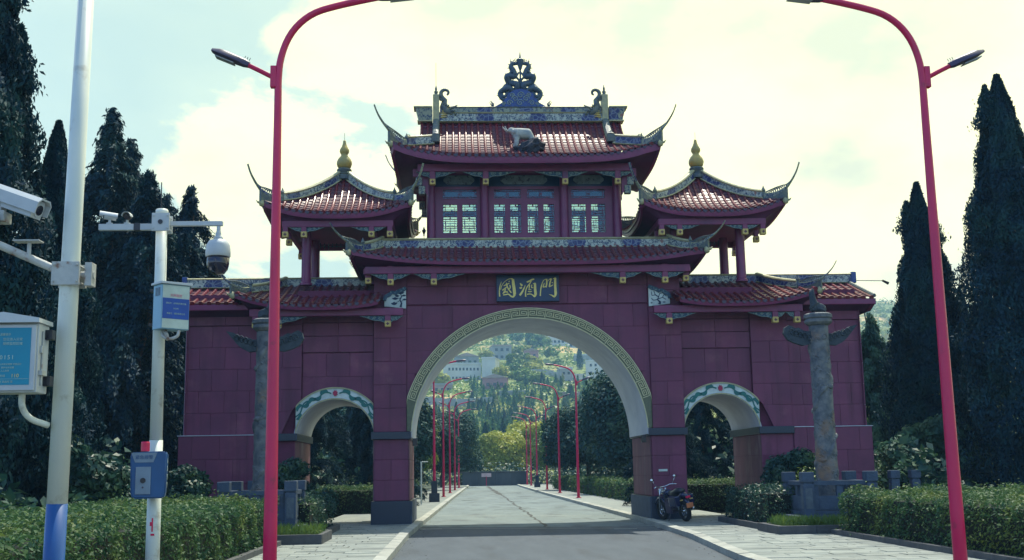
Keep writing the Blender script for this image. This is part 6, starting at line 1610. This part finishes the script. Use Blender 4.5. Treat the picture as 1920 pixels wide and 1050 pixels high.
def cypress_mesh(seed, H, rad, n, size):
    prof = lambda h: np.where(h < .12, .72+h*2.2, np.clip(1.0-((h-.12)/.88)**1.7*.97, .03, 1))
    P, out, h, f_, r_ = crown_points(n, .5, H, rad, prof, seed)
    # side spires
    r2 = np.random.default_rng(seed+50)
    for k in range(9):
        a = r2.uniform(0, 6.28); hh = r2.uniform(.35, .88); m_ = int(n*.022)
        c = np.array([math.cos(a), math.sin(a), 0])*rad*float(prof(np.array([hh]))[0])*.86+np.array([0,0,.5+(H-.5)*hh]); t = r2.random(m_)
        w = .17*(1-t)+.02; Q = c+np.c_[r2.normal(0,1,m_)*w, r2.normal(0,1,m_)*w, t*H*.10]
        P = np.r_[P, Q]; out = np.r_[out, np.c_[r2.normal(0,1,m_), r2.normal(0,1,m_), np.ones(m_)*.3]]
    n2 = len(P); ax = out*np.array([.5,.5,0])+np.array([0,0,1.0])
    return leaf_mesh('crown', P, out, size, .38, seed, ax, .55)
def conifer_mesh(seed, H, rad, n, size, droop=.35, layers=16, base=.04):
    # tiers of drooping sprays: feathery outline
    r_ = np.random.default_rng(seed); Ps = []; Os = []; As = []
    nb = layers*8
    for b_ in range(nb):
        f_ = ((b_+r_.uniform(0,1))/nb)**.85; z = H*(base+(1-base)*f_); a = r_.uniform(0, 6.28); L = rad*((1-f_)**.95)*r_.uniform(.6, 1.2)+.08
        per = max(20, int(n/nb*1.9*(1-f_)**.8+n/nb*.12))
        t = r_.random(per)**.7; w = .09+.26*L*(1-t)*.6
        x = np.cos(a)*L*t+r_.normal(0,1,per)*w*.55; y = np.sin(a)*L*t+r_.normal(0,1,per)*w*.55; zz = z+.18*L*np.sin(t*2.4)-droop*L*t*t-np.abs(r_.normal(0,1,per))*.26*(.3+t)
        Ps.append(np.c_[x,y,zz]); Os.append(np.c_[np.full(per, math.cos(a)), np.full(per, math.sin(a)), np.full(per, .7)]); As.append(np.c_[np.full(per, math.cos(a)*.6), np.full(per, math.sin(a)*.6), np.full(per, -.75)])
    return leaf_mesh('crown', np.concatenate(Ps), np.concatenate(Os), size, .34, seed, np.concatenate(As), .6)
def broad_mesh(seed, H, rad, n, size, clumps=26, z0=.25):
    r_ = np.random.default_rng(seed); Ps = []; Os = []
    for k in range(clumps):
        a = r_.uniform(0, 6.28); e = r_.uniform(-.35, 1); rr = rad*r_.uniform(.45, .85); c = np.array([math.cos(a)*rr*math.sqrt(max(0,1-e*e*.6)), math.sin(a)*rr*math.sqrt(max(0,1-e*e*.6)), H*(z0+(1-z0)*.5)+H*(1-z0)*.42*e])
        m_ = n//clumps; d_ = r_.normal(0,1,(m_,3)); d_ /= np.linalg.norm(d_, axis=1)[:,None]; cr_ = rad*r_.uniform(.26,.42)
        Ps.append(c+d_*cr_*(r_.uniform(.55,1.08,m_)[:,None])*np.array([1,1,.8])); Os.append(d_+np.array([0,0,.4]))
    return leaf_mesh('crown', np.concatenate(Ps), np.concatenate(Os), size, .6, seed, None, .6)
CY = [cypress_mesh(31, 11.2, 1.45, 110000, .125), cypress_mesh(32, 13.4, 1.75, 130000, .13), cypress_mesh(33, 12.5, 1.5, 100000, .125)]
CT = [trunk_mb(9.5, .16, 10, 1, .9).mesh('trunk'), trunk_mb(11.5, .18, 10, 2, 1.0).mesh('trunk')]
CO = [conifer_mesh(41, 12.0, 4.3, 80000, .15), conifer_mesh(42, 10.6, 3.7, 65000, .15, .5), conifer_mesh(43, 9.0, 3.2, 60000, .17, .25)]
def tree(name, x, y, crown, tr_, label, mt, group, s=1.0, rz=0, z=0, sz=None, cat='tree'):
    rt = thing(name, (x, y, z), label, cat, group); rt.rotation_euler = (0, 0, rz); rt.scale = (s, s, sz or s)
    for nm, me, m_ in (('crown', crown, M[mt]), ('trunk', tr_, M['bark'])):
        if not me.materials: me.materials.append(m_)
        o = bpy.data.objects.new(nm, me); col.objects.link(o); o.parent = rt
        if me.materials[0] != m_: o.material_slots[0].link = 'OBJECT'; o.material_slots[0].material = m_
    return rt
G1 = 'dark cypresses and conifers flanking the gate'
tree('cypress_tree', 13.85, 4, CY[0], CT[0], 'tall narrow cypress just left of the right red lamp post top', 'cyp', G1, 1.0, .3)
tree('cypress_tree', 15.0, 0, CY[1], CT[1], 'tallest dark cypress at the right edge', 'cyp', G1, 1.02, 2.0)
tree('cypress_tree', 15.75, 5.5, CY[2], CT[0], 'lower cypress filling the gap between the two right cypresses', 'cyp', G1, .62, 4.0)
tree('cypress_tree', 18.3, 1.0, CY[0], CT[0], 'cypress cut by the right edge behind the tallest one', 'cyp', G1, 1.05, 1.0)
tree('conifer_tree', 14.3, 10.5, CO[2], CT[0], 'paler feathery tree behind the right end of the gate', 'soft', G1, .84, 1.0)
tree('conifer_tree', 16.6, 13, CO[0], CT[0], 'hazy conifer behind the right cypresses', 'cyp2', G1, .60, 2.2)
tree('cypress_tree', -12.7, -9.5, CY[1], CT[1], 'tallest dark cypress at the left edge', 'cyp', G1, 1.12, .5)
tree('cypress_tree', -11.6, -7.0, CY[2], CT[1], 'dark cypress just left of the thick white pole', 'cyp', G1, .80, 2.5)
tree('conifer_tree', -14.3, 6, CO[0], CT[1], 'feathery conifer right of the thick white pole', 'cyp', G1, 1.22, 1.0)
tree('conifer_tree', -12.7, 5, CO[1], CT[0], 'drooping conifer behind the slim white pole', 'cyp', G1, 1.14, .3)
tree('conifer_tree', -11.9, 8, CO[1], CT[0], 'loose drooping conifer next to the left end of the gate', 'cyp', G1, 1.16, 3.0)
tree('conifer_tree', -17.2, 2.5, CO[0], CT[0], 'conifer behind the thick white pole', 'cyp', G1, .93, 4.0)
tree('conifer_tree', -14.6, -6, CO[2], CT[0], 'broad conifer low at the left edge', 'cyp', G1, .85, 2.0)
tree('conifer_tree', -12.6, -2.8, CO[2], CT[0], 'low dark conifer beside the left wall', 'cyp', G1, .62, 5.0)
for i, (x, y, k, s, rz) in enumerate(((-14.5,9.0,0,1.2,2.0),(-13.6,11,1,1.2,4.0),(-16.6,9,0,1.10,1.0),(-15.6,4,2,1.25,3.0),(-12.9,13,2,1.12,.6))):
    tree('conifer_tree', x, y, CO[k], CT[0], ['conifer filling the gap left of the drooping one','conifer close behind the left end of the gate','conifer between the thick pole and the feathery one','broad low conifer behind the thick white pole','far broad conifer behind the left wing'][i], 'cyp', G1, s, rz)
for i, (x, y, s) in enumerate(((-8.2,14,.62),(-6.0,17.5,.62),(-4.9,24,.5),(6.4,13,.56),(8.4,15.5,.66),(10.4,17,.7),(-10.5,16,.7),(-7.2,26,.7),(8.6,26,.72))):
    tree('conifer_tree', x, y, CO[i % 3], CT[0], ['dark conifer seen left in the left side arch','dark conifer seen right in the left side arch','small conifer at the left edge of the main arch opening','dark conifer filling the left half of the right side arch','dark conifer filling the right half of the right side arch','conifer behind the right wing wall','conifer behind the left wing wall','conifer behind the left avenue hedge','conifer behind the right avenue hedge'][i], 'cyp', 'dark conifers behind the gate', s, i*1.3)
BM = [broad_mesh(51, 6.4, 3.4, 44000, .20, 52, .0), broad_mesh(52, 5.2, 2.8, 34000, .20, 40, .0), broad_mesh(53, 4.6, 3.0, 30000, .24, 40, .0)]
BT = trunk_mb(3.6, .2, 7, 8, 1.6, .4, .95).mesh('trunk')
for i, (x, y, k, s, mt, lab) in enumerate((
    (8.8,36,0,1.12,'cyp2','big dark round tree right inside the main arch'),(10.2,45,0,1.25,'cyp2','tallest dark tree behind the big one right in the main arch'),(7.6,52,1,1.2,'cyp2','dark tree beside the turquoise sheet'),
    (-6.6,34,1,1.15,'cyp2','dark tree nearest the left pier beyond the gate'),(-6.4,46,0,.95,'broad','leafy tree with yellow-green top behind the first left lamp'),(-5.4,60,1,1.15,'cyp2','dark tree behind the left row of lamps'),(-3.6,78,0,1.1,'cyp2','dark round tree at the left end of the road'),
    (-1.6,98,1,1.0,'cyp2','small dark tree left behind the end wall'),(3.6,118,2,1.35,'yellow','yellow-green tree behind the end wall'),(8.2,124,2,1.65,'yellow','larger yellow-green tree right of the end wall'),(12.5,112,2,1.35,'yellow','yellow-green tree behind the far right lamps'),(-1.0,122,2,1.1,'yellow','bright yellow bush left above the end wall'),
    (-9.5,128,0,1.5,'broad','green tree left beyond the road end'),(9.4,90,1,1.3,'broad','green tree beside the last right lamps'),(12,66,0,1.3,'cyp2','dark tree behind the turquoise sheet'),(-11,52,0,1.4,'cyp2','dark tree deep behind the left lamps'))):
    tree('leafy_tree', x, y, BM[k], BT, lab, mt, 'leafy trees along the avenue beyond the gate', s, i*.9)
# shrubs
SH = broad_mesh(61, 2.1, 1.0, 9000, .11, 20, .0); ST = trunk_mb(1.2, .05, 5, 3, .6).mesh('trunk')
for i, (x, y, s, mt, lab) in enumerate(((7.35,-1.7,1.0,'shrub','dark leafy shrub before the right jamb of the right side arch'),(-6.5,-1.5,.98,'shrub','dark leafy shrub before the left side arch'),(-10.3,-7.6,1.25,'shrub','leafy shrub between the two white poles'),(-12.9,-10.5,1.3,'cyp2','dull green shrub at the lower left edge'),(-9.4,-3.4,.9,'shrub','dark shrub left of the gate wall'),(12.4,1.4,1.5,'soft','pale bush right of the gate base'),(6.6,18.5,.75,'broad','light green shrub behind the right pier beyond the gate'),(14.6,-2.6,.85,'broad','thin yellowish shrub behind the right hedge'))):
    tree('leafy_shrub', x, y, SH, ST, lab, mt, 'leafy shrubs near the gate', s, i*1.1, cat='shrub')
# spiky flowering stems by the right railing
fp_ = thing('flowering_plant', (6.6,-4.9,.3), 'pale flowering stalks between the two right railing posts', 'plant')
r_ = np.random.default_rng(9); mb = MB(); P = []
for k in range(9):
    x, y = 6.35+r_.uniform(-.3,.3), -5.2+r_.uniform(-.2,.2); dx_, dy_, hh = r_.uniform(-.3,.4), r_.uniform(-.2,.2), r_.uniform(1.1,1.6)
    mb.tube([(x,y,.3),(x+dx_*.4,y+dy_*.4,hh*.6),(x+dx_,y+dy_,hh)], [.012,.009,.005], 4)
    for j in range(60): f_ = r_.uniform(.3,1); P.append((x+dx_*f_+r_.normal(0,.05), y+dy_*f_+r_.normal(0,.05), .3+(hh-.3)*f_))
mb.build('stalks', M['bark'], fp_); P = np.array(P); link('leaves', leaf_mesh('leaves', P, np.tile([0,0,1.],(len(P),1)), .10, .3, 3), M['broad'], fp_)

# ------------------------------------------------------------------ the hillside
HD = [150,200,260,330,400,450,500,570,675,780,900,1000,1100]; HR = [0,.006,.026,.050,.066,.074,.084,.095,.110,.125,.140,.146,.13]
def hz(x, D):
    r0 = np.interp(D, HD, HR); z = 1.6+D*r0-1.6*(D < 151)
    f_ = np.clip((D-190)/120, 0, 1)
    z = z+f_*(3.0*np.sin(x*.018+1.0)*np.cos(D*.011)+1.6*np.sin(x*.045+D*.03)+.8*np.sin(x*.11-D*.07))
    z = z-f_*np.clip((np.abs(x-60)-330)/300, 0, 1)**1.5*60
    # terraces
    st = 5.0; k = np.floor(z/st); fr_ = z/st-k; t = np.clip((D-430)/60, 0, 1)
    zt = (k+np.clip((fr_-.62)/.38, 0, 1))*st
    return z*(1-t*.75)+zt*t*.75
xs = np.linspace(-430, 560, 160); ds = np.r_[np.linspace(135, 420, 90), np.linspace(422, 1030, 300)]
X, D = np.meshgrid(xs, ds); Z = hz(X, D)
Z = np.where(D < 150, -.6+(.7)*(D-135)/15, Z); Z = Z-.05
V = np.c_[X.ravel(), (D-33.7).ravel(), Z.ravel()]; nx_ = len(xs)
idx = np.arange(len(ds)*nx_).reshape(len(ds), nx_); Fq = np.c_[idx[:-1,:-1].ravel(), idx[:-1,1:].ravel(), idx[1:,1:].ravel(), idx[1:,:-1].ravel()]
me = bpy.data.meshes.new('hillside'); me.from_pydata(V.tolist(), [], Fq.tolist()); me.update(); me.shade_smooth(); hill = link('hillside', me, M['hill']); hill['kind'] = 'structure'
def hx(px, D): return -2.167+(px-857)/2134*D
# conifers on the slope that can be told apart
r_ = np.random.default_rng(77)
hc = [conifer_mesh(71, 7.0, 2.1, 2200, .50, .2, 10), conifer_mesh(72, 6.0, 2.3, 2000, .50, .3, 9), cypress_mesh(73, 7.5, 1.1, 1600, .5)]
hm = ['hillcon', 'hillwood', 'cyp2']
ht = MB().tube([(0,0,-.5),(0,0,3)], [.14,.08], 5).mesh('trunk'); ht.materials.append(M['bark'])
for me, m_ in zip(hc, hm): me.materials.append(M[m_])
cnt = 0
while cnt < 290:
    Dv = r_.uniform(205, 425); px = r_.uniform(775, 1215); 
    if px < 880 and Dv > 330: continue
    x = hx(px, Dv); k = int(r_.choice([0,0,0,1,1,2])); s = r_.uniform(.5, .85)
    rt = bpy.data.objects.new('conifer_tree', None); col.objects.link(rt); rt.location = (x, Dv-33.7, float(hz(x, Dv))-.3); rt.scale = (s, s, s*r_.uniform(.85, 1.2)); rt.rotation_euler = (0, 0, r_.uniform(0, 6))
    tag(rt, 'dark pointed conifer among many on the wooded slope seen through the main arch', 'tree', 'conifers on the wooded slope')
    for nm, me in (('crown', hc[k]), ('trunk', ht)):
        o = bpy.data.objects.new(nm, me); col.objects.link(o); o.parent = rt
    cnt += 1
# the rest of the wood, past the limit of single trees
Ps, Os, As, Ss = [], [], [], []
for k in range(620):
    Dv = r_.uniform(200, 432); px = r_.uniform(760, 1230)
    if px < 880 and Dv > 340: continue
    x = hx(px, Dv); z = float(hz(x, Dv))-.3; H = r_.uniform(3.0, 5.4); m_ = 330; f_ = r_.random(m_)**1.25; a = r_.uniform(0, 6.28, m_); rr = H*.27*(1-f_)*(.7+.3*np.sin(f_*26+k))*r_.uniform(.8, 1.15, m_)
    Ps.append(np.c_[x+np.cos(a)*rr, Dv-33.7+np.sin(a)*rr, z+H*f_]); Os.append(np.c_[np.cos(a), np.sin(a), np.full(m_, .6)]); As.append(np.c_[np.cos(a)*.5, np.sin(a)*.5, np.full(m_, -.7)])
me = leaf_mesh('conifer_wood', np.concatenate(Ps), np.concatenate(Os), .42, .5, 8, np.concatenate(As), .5); link('conifer_wood', me, M['hillcon'])['kind'] = 'stuff'
# woods that cover the flanks of the same hill to either side
Ps, Os = [], []
for k in range(2600):
    Dv = r_.uniform(200, 980); px = r_.choice([r_.uniform(100, 780), r_.uniform(1220, 1900)])
    x = hx(px, Dv)
    if x < -400 or x > 540: continue
    z = float(hz(x, Dv)); m_ = 46; d_ = r_.normal(0, 1, (m_, 3)); d_ /= np.linalg.norm(d_, axis=1)[:, None]; q = r_.uniform(2.2, 4.6)
    Ps.append(np.array([x, Dv-33.7, z+q*.5])+d_*q*np.array([1, 1, .9])*r_.uniform(.7, 1.05, m_)[:, None]); Os.append(d_+np.array([0, 0, .4]))
me = leaf_mesh('flank_woods', np.concatenate(Ps), np.concatenate(Os), 1.7, .7, 12, None, .5); link('flank_woods', me, M['hillwood'])['kind'] = 'stuff'
# rounder trees among houses and terraces
hb_ = [broad_mesh(81, 6, 3.2, 1100, 1.0, 16, .1), broad_mesh(82, 4.5, 3.0, 900, .9, 14, .05)]
for me, m_ in zip(hb_, ('broad', 'hillwood')): me.materials.append(M[m_])
cnt = 0
while cnt < 110:
    Dv = r_.uniform(430, 980); px = r_.uniform(790, 1195)
    if 835 < px < 935 and 440 < Dv < 475: continue
    if any(a-6 < px < b_+6 and d0-75 < Dv < d0+12 for a, b_, d0 in ((1024,1112,640),(1080,1130,540),(925,962,560),(872,912,700),(1052,1098,440),(1101,1148,470))): continue
    x = hx(px, Dv); s = r_.uniform(.8, 1.7)*(Dv/600)**.5
    rt = bpy.data.objects.new('hillside_tree', None); col.objects.link(rt); rt.location = (x, Dv-33.7, float(hz(x, Dv))-.6); rt.scale = (s, s, s); rt.rotation_euler = (0, 0, r_.uniform(0, 6))
    tag(rt, 'round green tree scattered over the upper terraced hillside', 'tree', 'round trees on the terraced hillside')
    k = int(r_.integers(0, 2))
    for nm, me in (('crown', hb_[k]), ('trunk', ht)):
        o = bpy.data.objects.new(nm, me); col.objects.link(o); o.parent = rt
        if nm == 'crown' and r_.random() < .25: o.material_slots[0].link = 'OBJECT'; o.material_slots[0].material = M['yellow']
    cnt += 1
for i, (px, Dv, s) in enumerate(((1004,640,2.6),(1012,650,2.3),(995,655,1.9),(1090,520,1.3),(1160,500,1.4))):
    x = hx(px, Dv); rt = bpy.data.objects.new('cypress_tree', None); col.objects.link(rt); rt.location = (x, Dv-33.7, float(hz(x, Dv))-.5); rt.scale = (s, s, s*1.25)
    tag(rt, ['tall dark tree at top centre of the arch view','tall dark tree touching the right of the top centre one','dark tree left of the tall pair at top centre','lone dark tree beside the pale cube house','dark tree before the right white block'][i], 'tree', 'tall dark trees on the hillside')
    for nm, me in (('crown', hc[2]), ('trunk', ht)): o = bpy.data.objects.new(nm, me); col.objects.link(o); o.parent = rt
# undergrowth: a mass of low growth over the slope
n = 42000; Dv = 190+r_.random(n)**1.2*760; px = r_.uniform(740, 1260, n); x = -2.167+(px-857)/2134*Dv
patch = np.sin(x*.09+Dv*.05)+np.sin(x*.21-Dv*.11)+.8*np.sin(Dv*.29); keep = (patch > -.2) | (Dv < 430); x, Dv = x[keep], Dv[keep]
P = np.c_[x, Dv-33.7, hz(x, Dv)+r_.uniform(0, 1.6, len(x))]
me = leaf_mesh('undergrowth', P, np.tile([0,-.3,1.],(len(P),1)), .9+Dv/700, .7, 5); link('undergrowth', me, M['hillwood'])['kind'] = 'stuff'

# ------------------------------------------------------------------ buildings on the hill
def block(name, px0, px1, D, h, dep, wall_m, label, wins, roof='flat', rz=0, roofm='b_roof', dz=0, floors=None):
    x0, x1 = hx(px0, D), hx(px1, D); cx, cy = (x0+x1)/2, D-33.7; w = x1-x0; z = float(min(hz(cx, D), hz(x0, D), hz(x1, D)))-.3+dz
    rt = thing(name, (cx, cy, z), label, 'house' if name == 'hill_house' else 'building', 'buildings on the hillside')
    rt.rotation_euler = (0, 0, rz); WL[rt.name] = (0,0,0); par = rt
    def lk(mb, nm, mt, p=None):
        me = mb.mesh(nm); o = bpy.data.objects.new(nm, me); col.objects.link(o); me.materials.append(M[mt]); o.parent = p or rt; return o
    a = w/2; mb = MB(); mb.box(-a, a, 0, dep, -3, h); wl_ = lk(mb, 'wall', wall_m)
    nx, nz, ww, wh, margin = wins
    for j in range(nz):
        for i in range(nx):
            wx = -a+margin+(w-2*margin)*(i+.5)/nx; wz = h*(j+.32)/nz
            mb = MB()
            for q in ((wx-ww/2-.07,wx-ww/2,wz-.07,wz+wh+.07),(wx+ww/2,wx+ww/2+.07,wz-.07,wz+wh+.07),(wx-ww/2,wx+ww/2,wz-.07,wz),(wx-ww/2,wx+ww/2,wz+wh,wz+wh+.07)): mb.box(q[0], q[1], -.06, .02, q[2], q[3])
            f_ = lk(mb, 'window', wall_m); mb = MB(); mb.box(wx-ww/2, wx+ww/2, -.02, .01, wz, wz+wh); lk(mb, 'pane', 'b_glass', f_)
    mb = MB()
    if roof == 'flat': mb.box(-a-.25, a+.25, -.25, dep+.25, h, h+.25); mb.box(-a-.1, a+.1, -.1, .05, h+.25, h+.7)
    else:
        vs = [(-a-.5,-.5,h),(a+.5,-.5,h),(a+.5,dep+.5,h),(-a-.5,dep+.5,h),(0,-.5,h+w*.16),(0,dep+.5,h+w*.16)]
        mb.add(vs, [(0,1,4),(1,2,5,4),(2,3,5),(3,0,4,5),(0,3,2,1)])
    lk(mb, 'roof', roofm)
    return rt
block('office_building', 838, 904, 455, 7.2, 9, 'b_white', 'long white two-storey building with a row of small dark windows on the hillside', (9, 2, .8, 1.1, .6), 'flat', R(8), 'b_white', .6)
block('office_building', 905, 931, 452, 8.4, 9, 'b_white', 'blank white cube joined to the right end of the long white building', (0, 0, 1, 1, 1), 'flat', R(-12), 'b_white', .4)
block('hill_house', 906, 952, 420, 4.4, 8, 'b_pink', 'pinkish house with a low pale gable roof below the white building', (3, 1, 1.2, 1.2, .8), 'gable', R(-6), 'b_roof', .3)
block('hill_house', 938, 992, 400, 2.2, 5, 'b_grey', 'low grey shed below the pink house', (5, 1, 1.1, .9, .5), 'flat', 0, 'b_grey', .3)
block('hill_house', 812, 850, 415, 3.2, 7, 'b_roof', 'low tan house left of the pink house', (3, 1, 1.0, 1.1, .5), 'flat', R(5), 'b_grey', .2)
block('hill_house', 1052, 1076, 430, 6.2, 7, 'b_grey', 'pale cube house in the right half of the arch view', (2, 2, .9, 1.0, .5), 'flat', R(4), 'b_white', .4)
block('office_building', 1101, 1148, 470, 9.6, 9, 'b_white', 'tall pale block with scattered windows at right of the arch view', (4, 3, .9, 1.1, 1.2), 'flat', R(-10), 'b_white', .4)
block('hill_house', 1024, 1072, 640, 7.5, 9, 'b_white', 'wide white house high at right of the tall dark trees', (6, 2, 1.5, 1.4, .5), 'flat', R(6), 'b_grey', 1.5)
block('hill_house', 1068, 1112, 600, 6.2, 8, 'b_white', 'white house stepping down right of the wide white one', (5, 2, 1.6, 1.2, .5), 'flat', R(2), 'b_grey', 1.5)
block('hill_house', 1080, 1130, 540, 4.6, 7, 'b_grey', 'grey house above the tall pale block', (5, 1, 1.4, 1.4, .5), 'flat', R(-3), 'b_white', .3)
block('hill_house', 925, 962, 560, 7.2, 8, 'b_grey', 'grey unfinished house above the blank white cube', (3, 2, 1.4, 1.4, .7), 'flat', R(8), 'b_roof', .3)
block('hill_house', 800, 834, 500, 6.0, 8, 'b_roof', 'brownish house behind the left end of the long white building', (3, 2, 1.0, 1.1, .5), 'flat', R(5), 'b_grey', .3)
block('hill_house', 855, 900, 520, 4.6, 7, 'b_grey', 'low grey house just above the long white building', (4, 1, 1.2, 1.3, .5), 'gable', R(4), 'b_roof', .3)
block('hill_house', 872, 912, 700, 7.0, 9, 'b_white', 'small white house high on the left slope', (4, 2, 1.4, 1.3, .5), 'flat', R(6), 'b_grey', .3)
block('hill_house', 985, 1012, 560, 4.5, 7, 'b_pink', 'pink roofed cottage in the middle of the hillside', (2, 1, 1.3, 1.3, .5), 'gable', R(-5), 'b_roof', .3)
block('hill_house', 1076, 1098, 440, 3.6, 6, 'b_white', 'low white annex right of the pale cube house', (2, 1, .9, 1.0, .4), 'flat', R(2), 'b_white', .3)
block('hill_house', 1120, 1160, 400, 3.2, 6, 'b_pink', 'low pink house under the tall pale block', (3, 1, 1.1, 1.0, .5), 'flat', R(-4), 'b_roof', .3)
# long retaining walls
for i, (pa, pb, D_, h) in enumerate(((790, 925, 385, 6.0), (985, 1052, 470, 4.5), (1050, 1180, 385, 3.0))):
    rt = thing('retaining_wall', (hx((pa+pb)/2, D_), D_-33.7, float(hz(hx(pa, D_), D_))), ['long grey retaining wall below the pink house','dark retaining wall in the middle of the hillside','tan retaining wall under the right houses'][i], 'wall', 'retaining walls on the hillside')
    n = 6
    for k in range(n):
        xa, xb = hx(pa+(pb-pa)*k/n, D_), hx(pa+(pb-pa)*(k+1)/n, D_); z = float(hz((xa+xb)/2, D_)); mb = MB(); mb.box(xa+.05, xb-.05, D_-33.7, D_-33.2, z-2.5, z+h*.55); mb.build('wall_bay', M['b_grey'] if i < 2 else M['b_roof'], rt)

# ------------------------------------------------------------------ air
hzb = MB().box(-690, 690, -79, 999, -.9, 165); hzb.v = [(a, b_, c) for a, b_, c in hzb.v]
hm_ = bpy.data.materials.new('air'); hm_.use_nodes = True; nt = hm_.node_tree
for n in list(nt.nodes): nt.nodes.remove(n)
pv = nt.nodes.new('ShaderNodeVolumePrincipled'); pv.inputs['Color'].default_value = (0.34, 0.66, 1.0, 1); pv.inputs['Density'].default_value = 0.00045; pv.inputs['Anisotropy'].default_value = 0.0
om = nt.nodes.new('ShaderNodeOutputMaterial'); nt.links.new(pv.outputs[0], om.inputs['Volume'])
HZ = MB().box(-760, 760, -90, 1060, -2.0, 170).build('haze', hm_); HZ['kind'] = 'stuff'
# dense planting behind the avenue hedges and behind the wings: too thick to pick apart
r_ = np.random.default_rng(5); Ps = []
for (x0, x1, y0, y1, h, n) in ((7.4,26,12,84,3.0,26000),(-26,-6.8,12,80,3.0,26000),(-26,-9.9,-16,12,2.4,26000),(10.9,26,-1,12,2.2,16000),(-14,16,92,112,2.6,9000)):
    x = r_.uniform(x0, x1, n); y = r_.uniform(y0, y1, n); hh = h*(.55+.3*np.sin(x*1.3+y*.7)+.25*np.sin(y*2.1-x*.9)); Ps.append(np.c_[x, y, np.abs(r_.random(n)**.6)*np.maximum(hh, .5)])
P = np.concatenate(Ps); me = leaf_mesh('thicket', P, np.tile([0,-.5,1.],(len(P),1)), .30, .6, 15); link('thicket', me, M['shrub'])['kind'] = 'stuff'
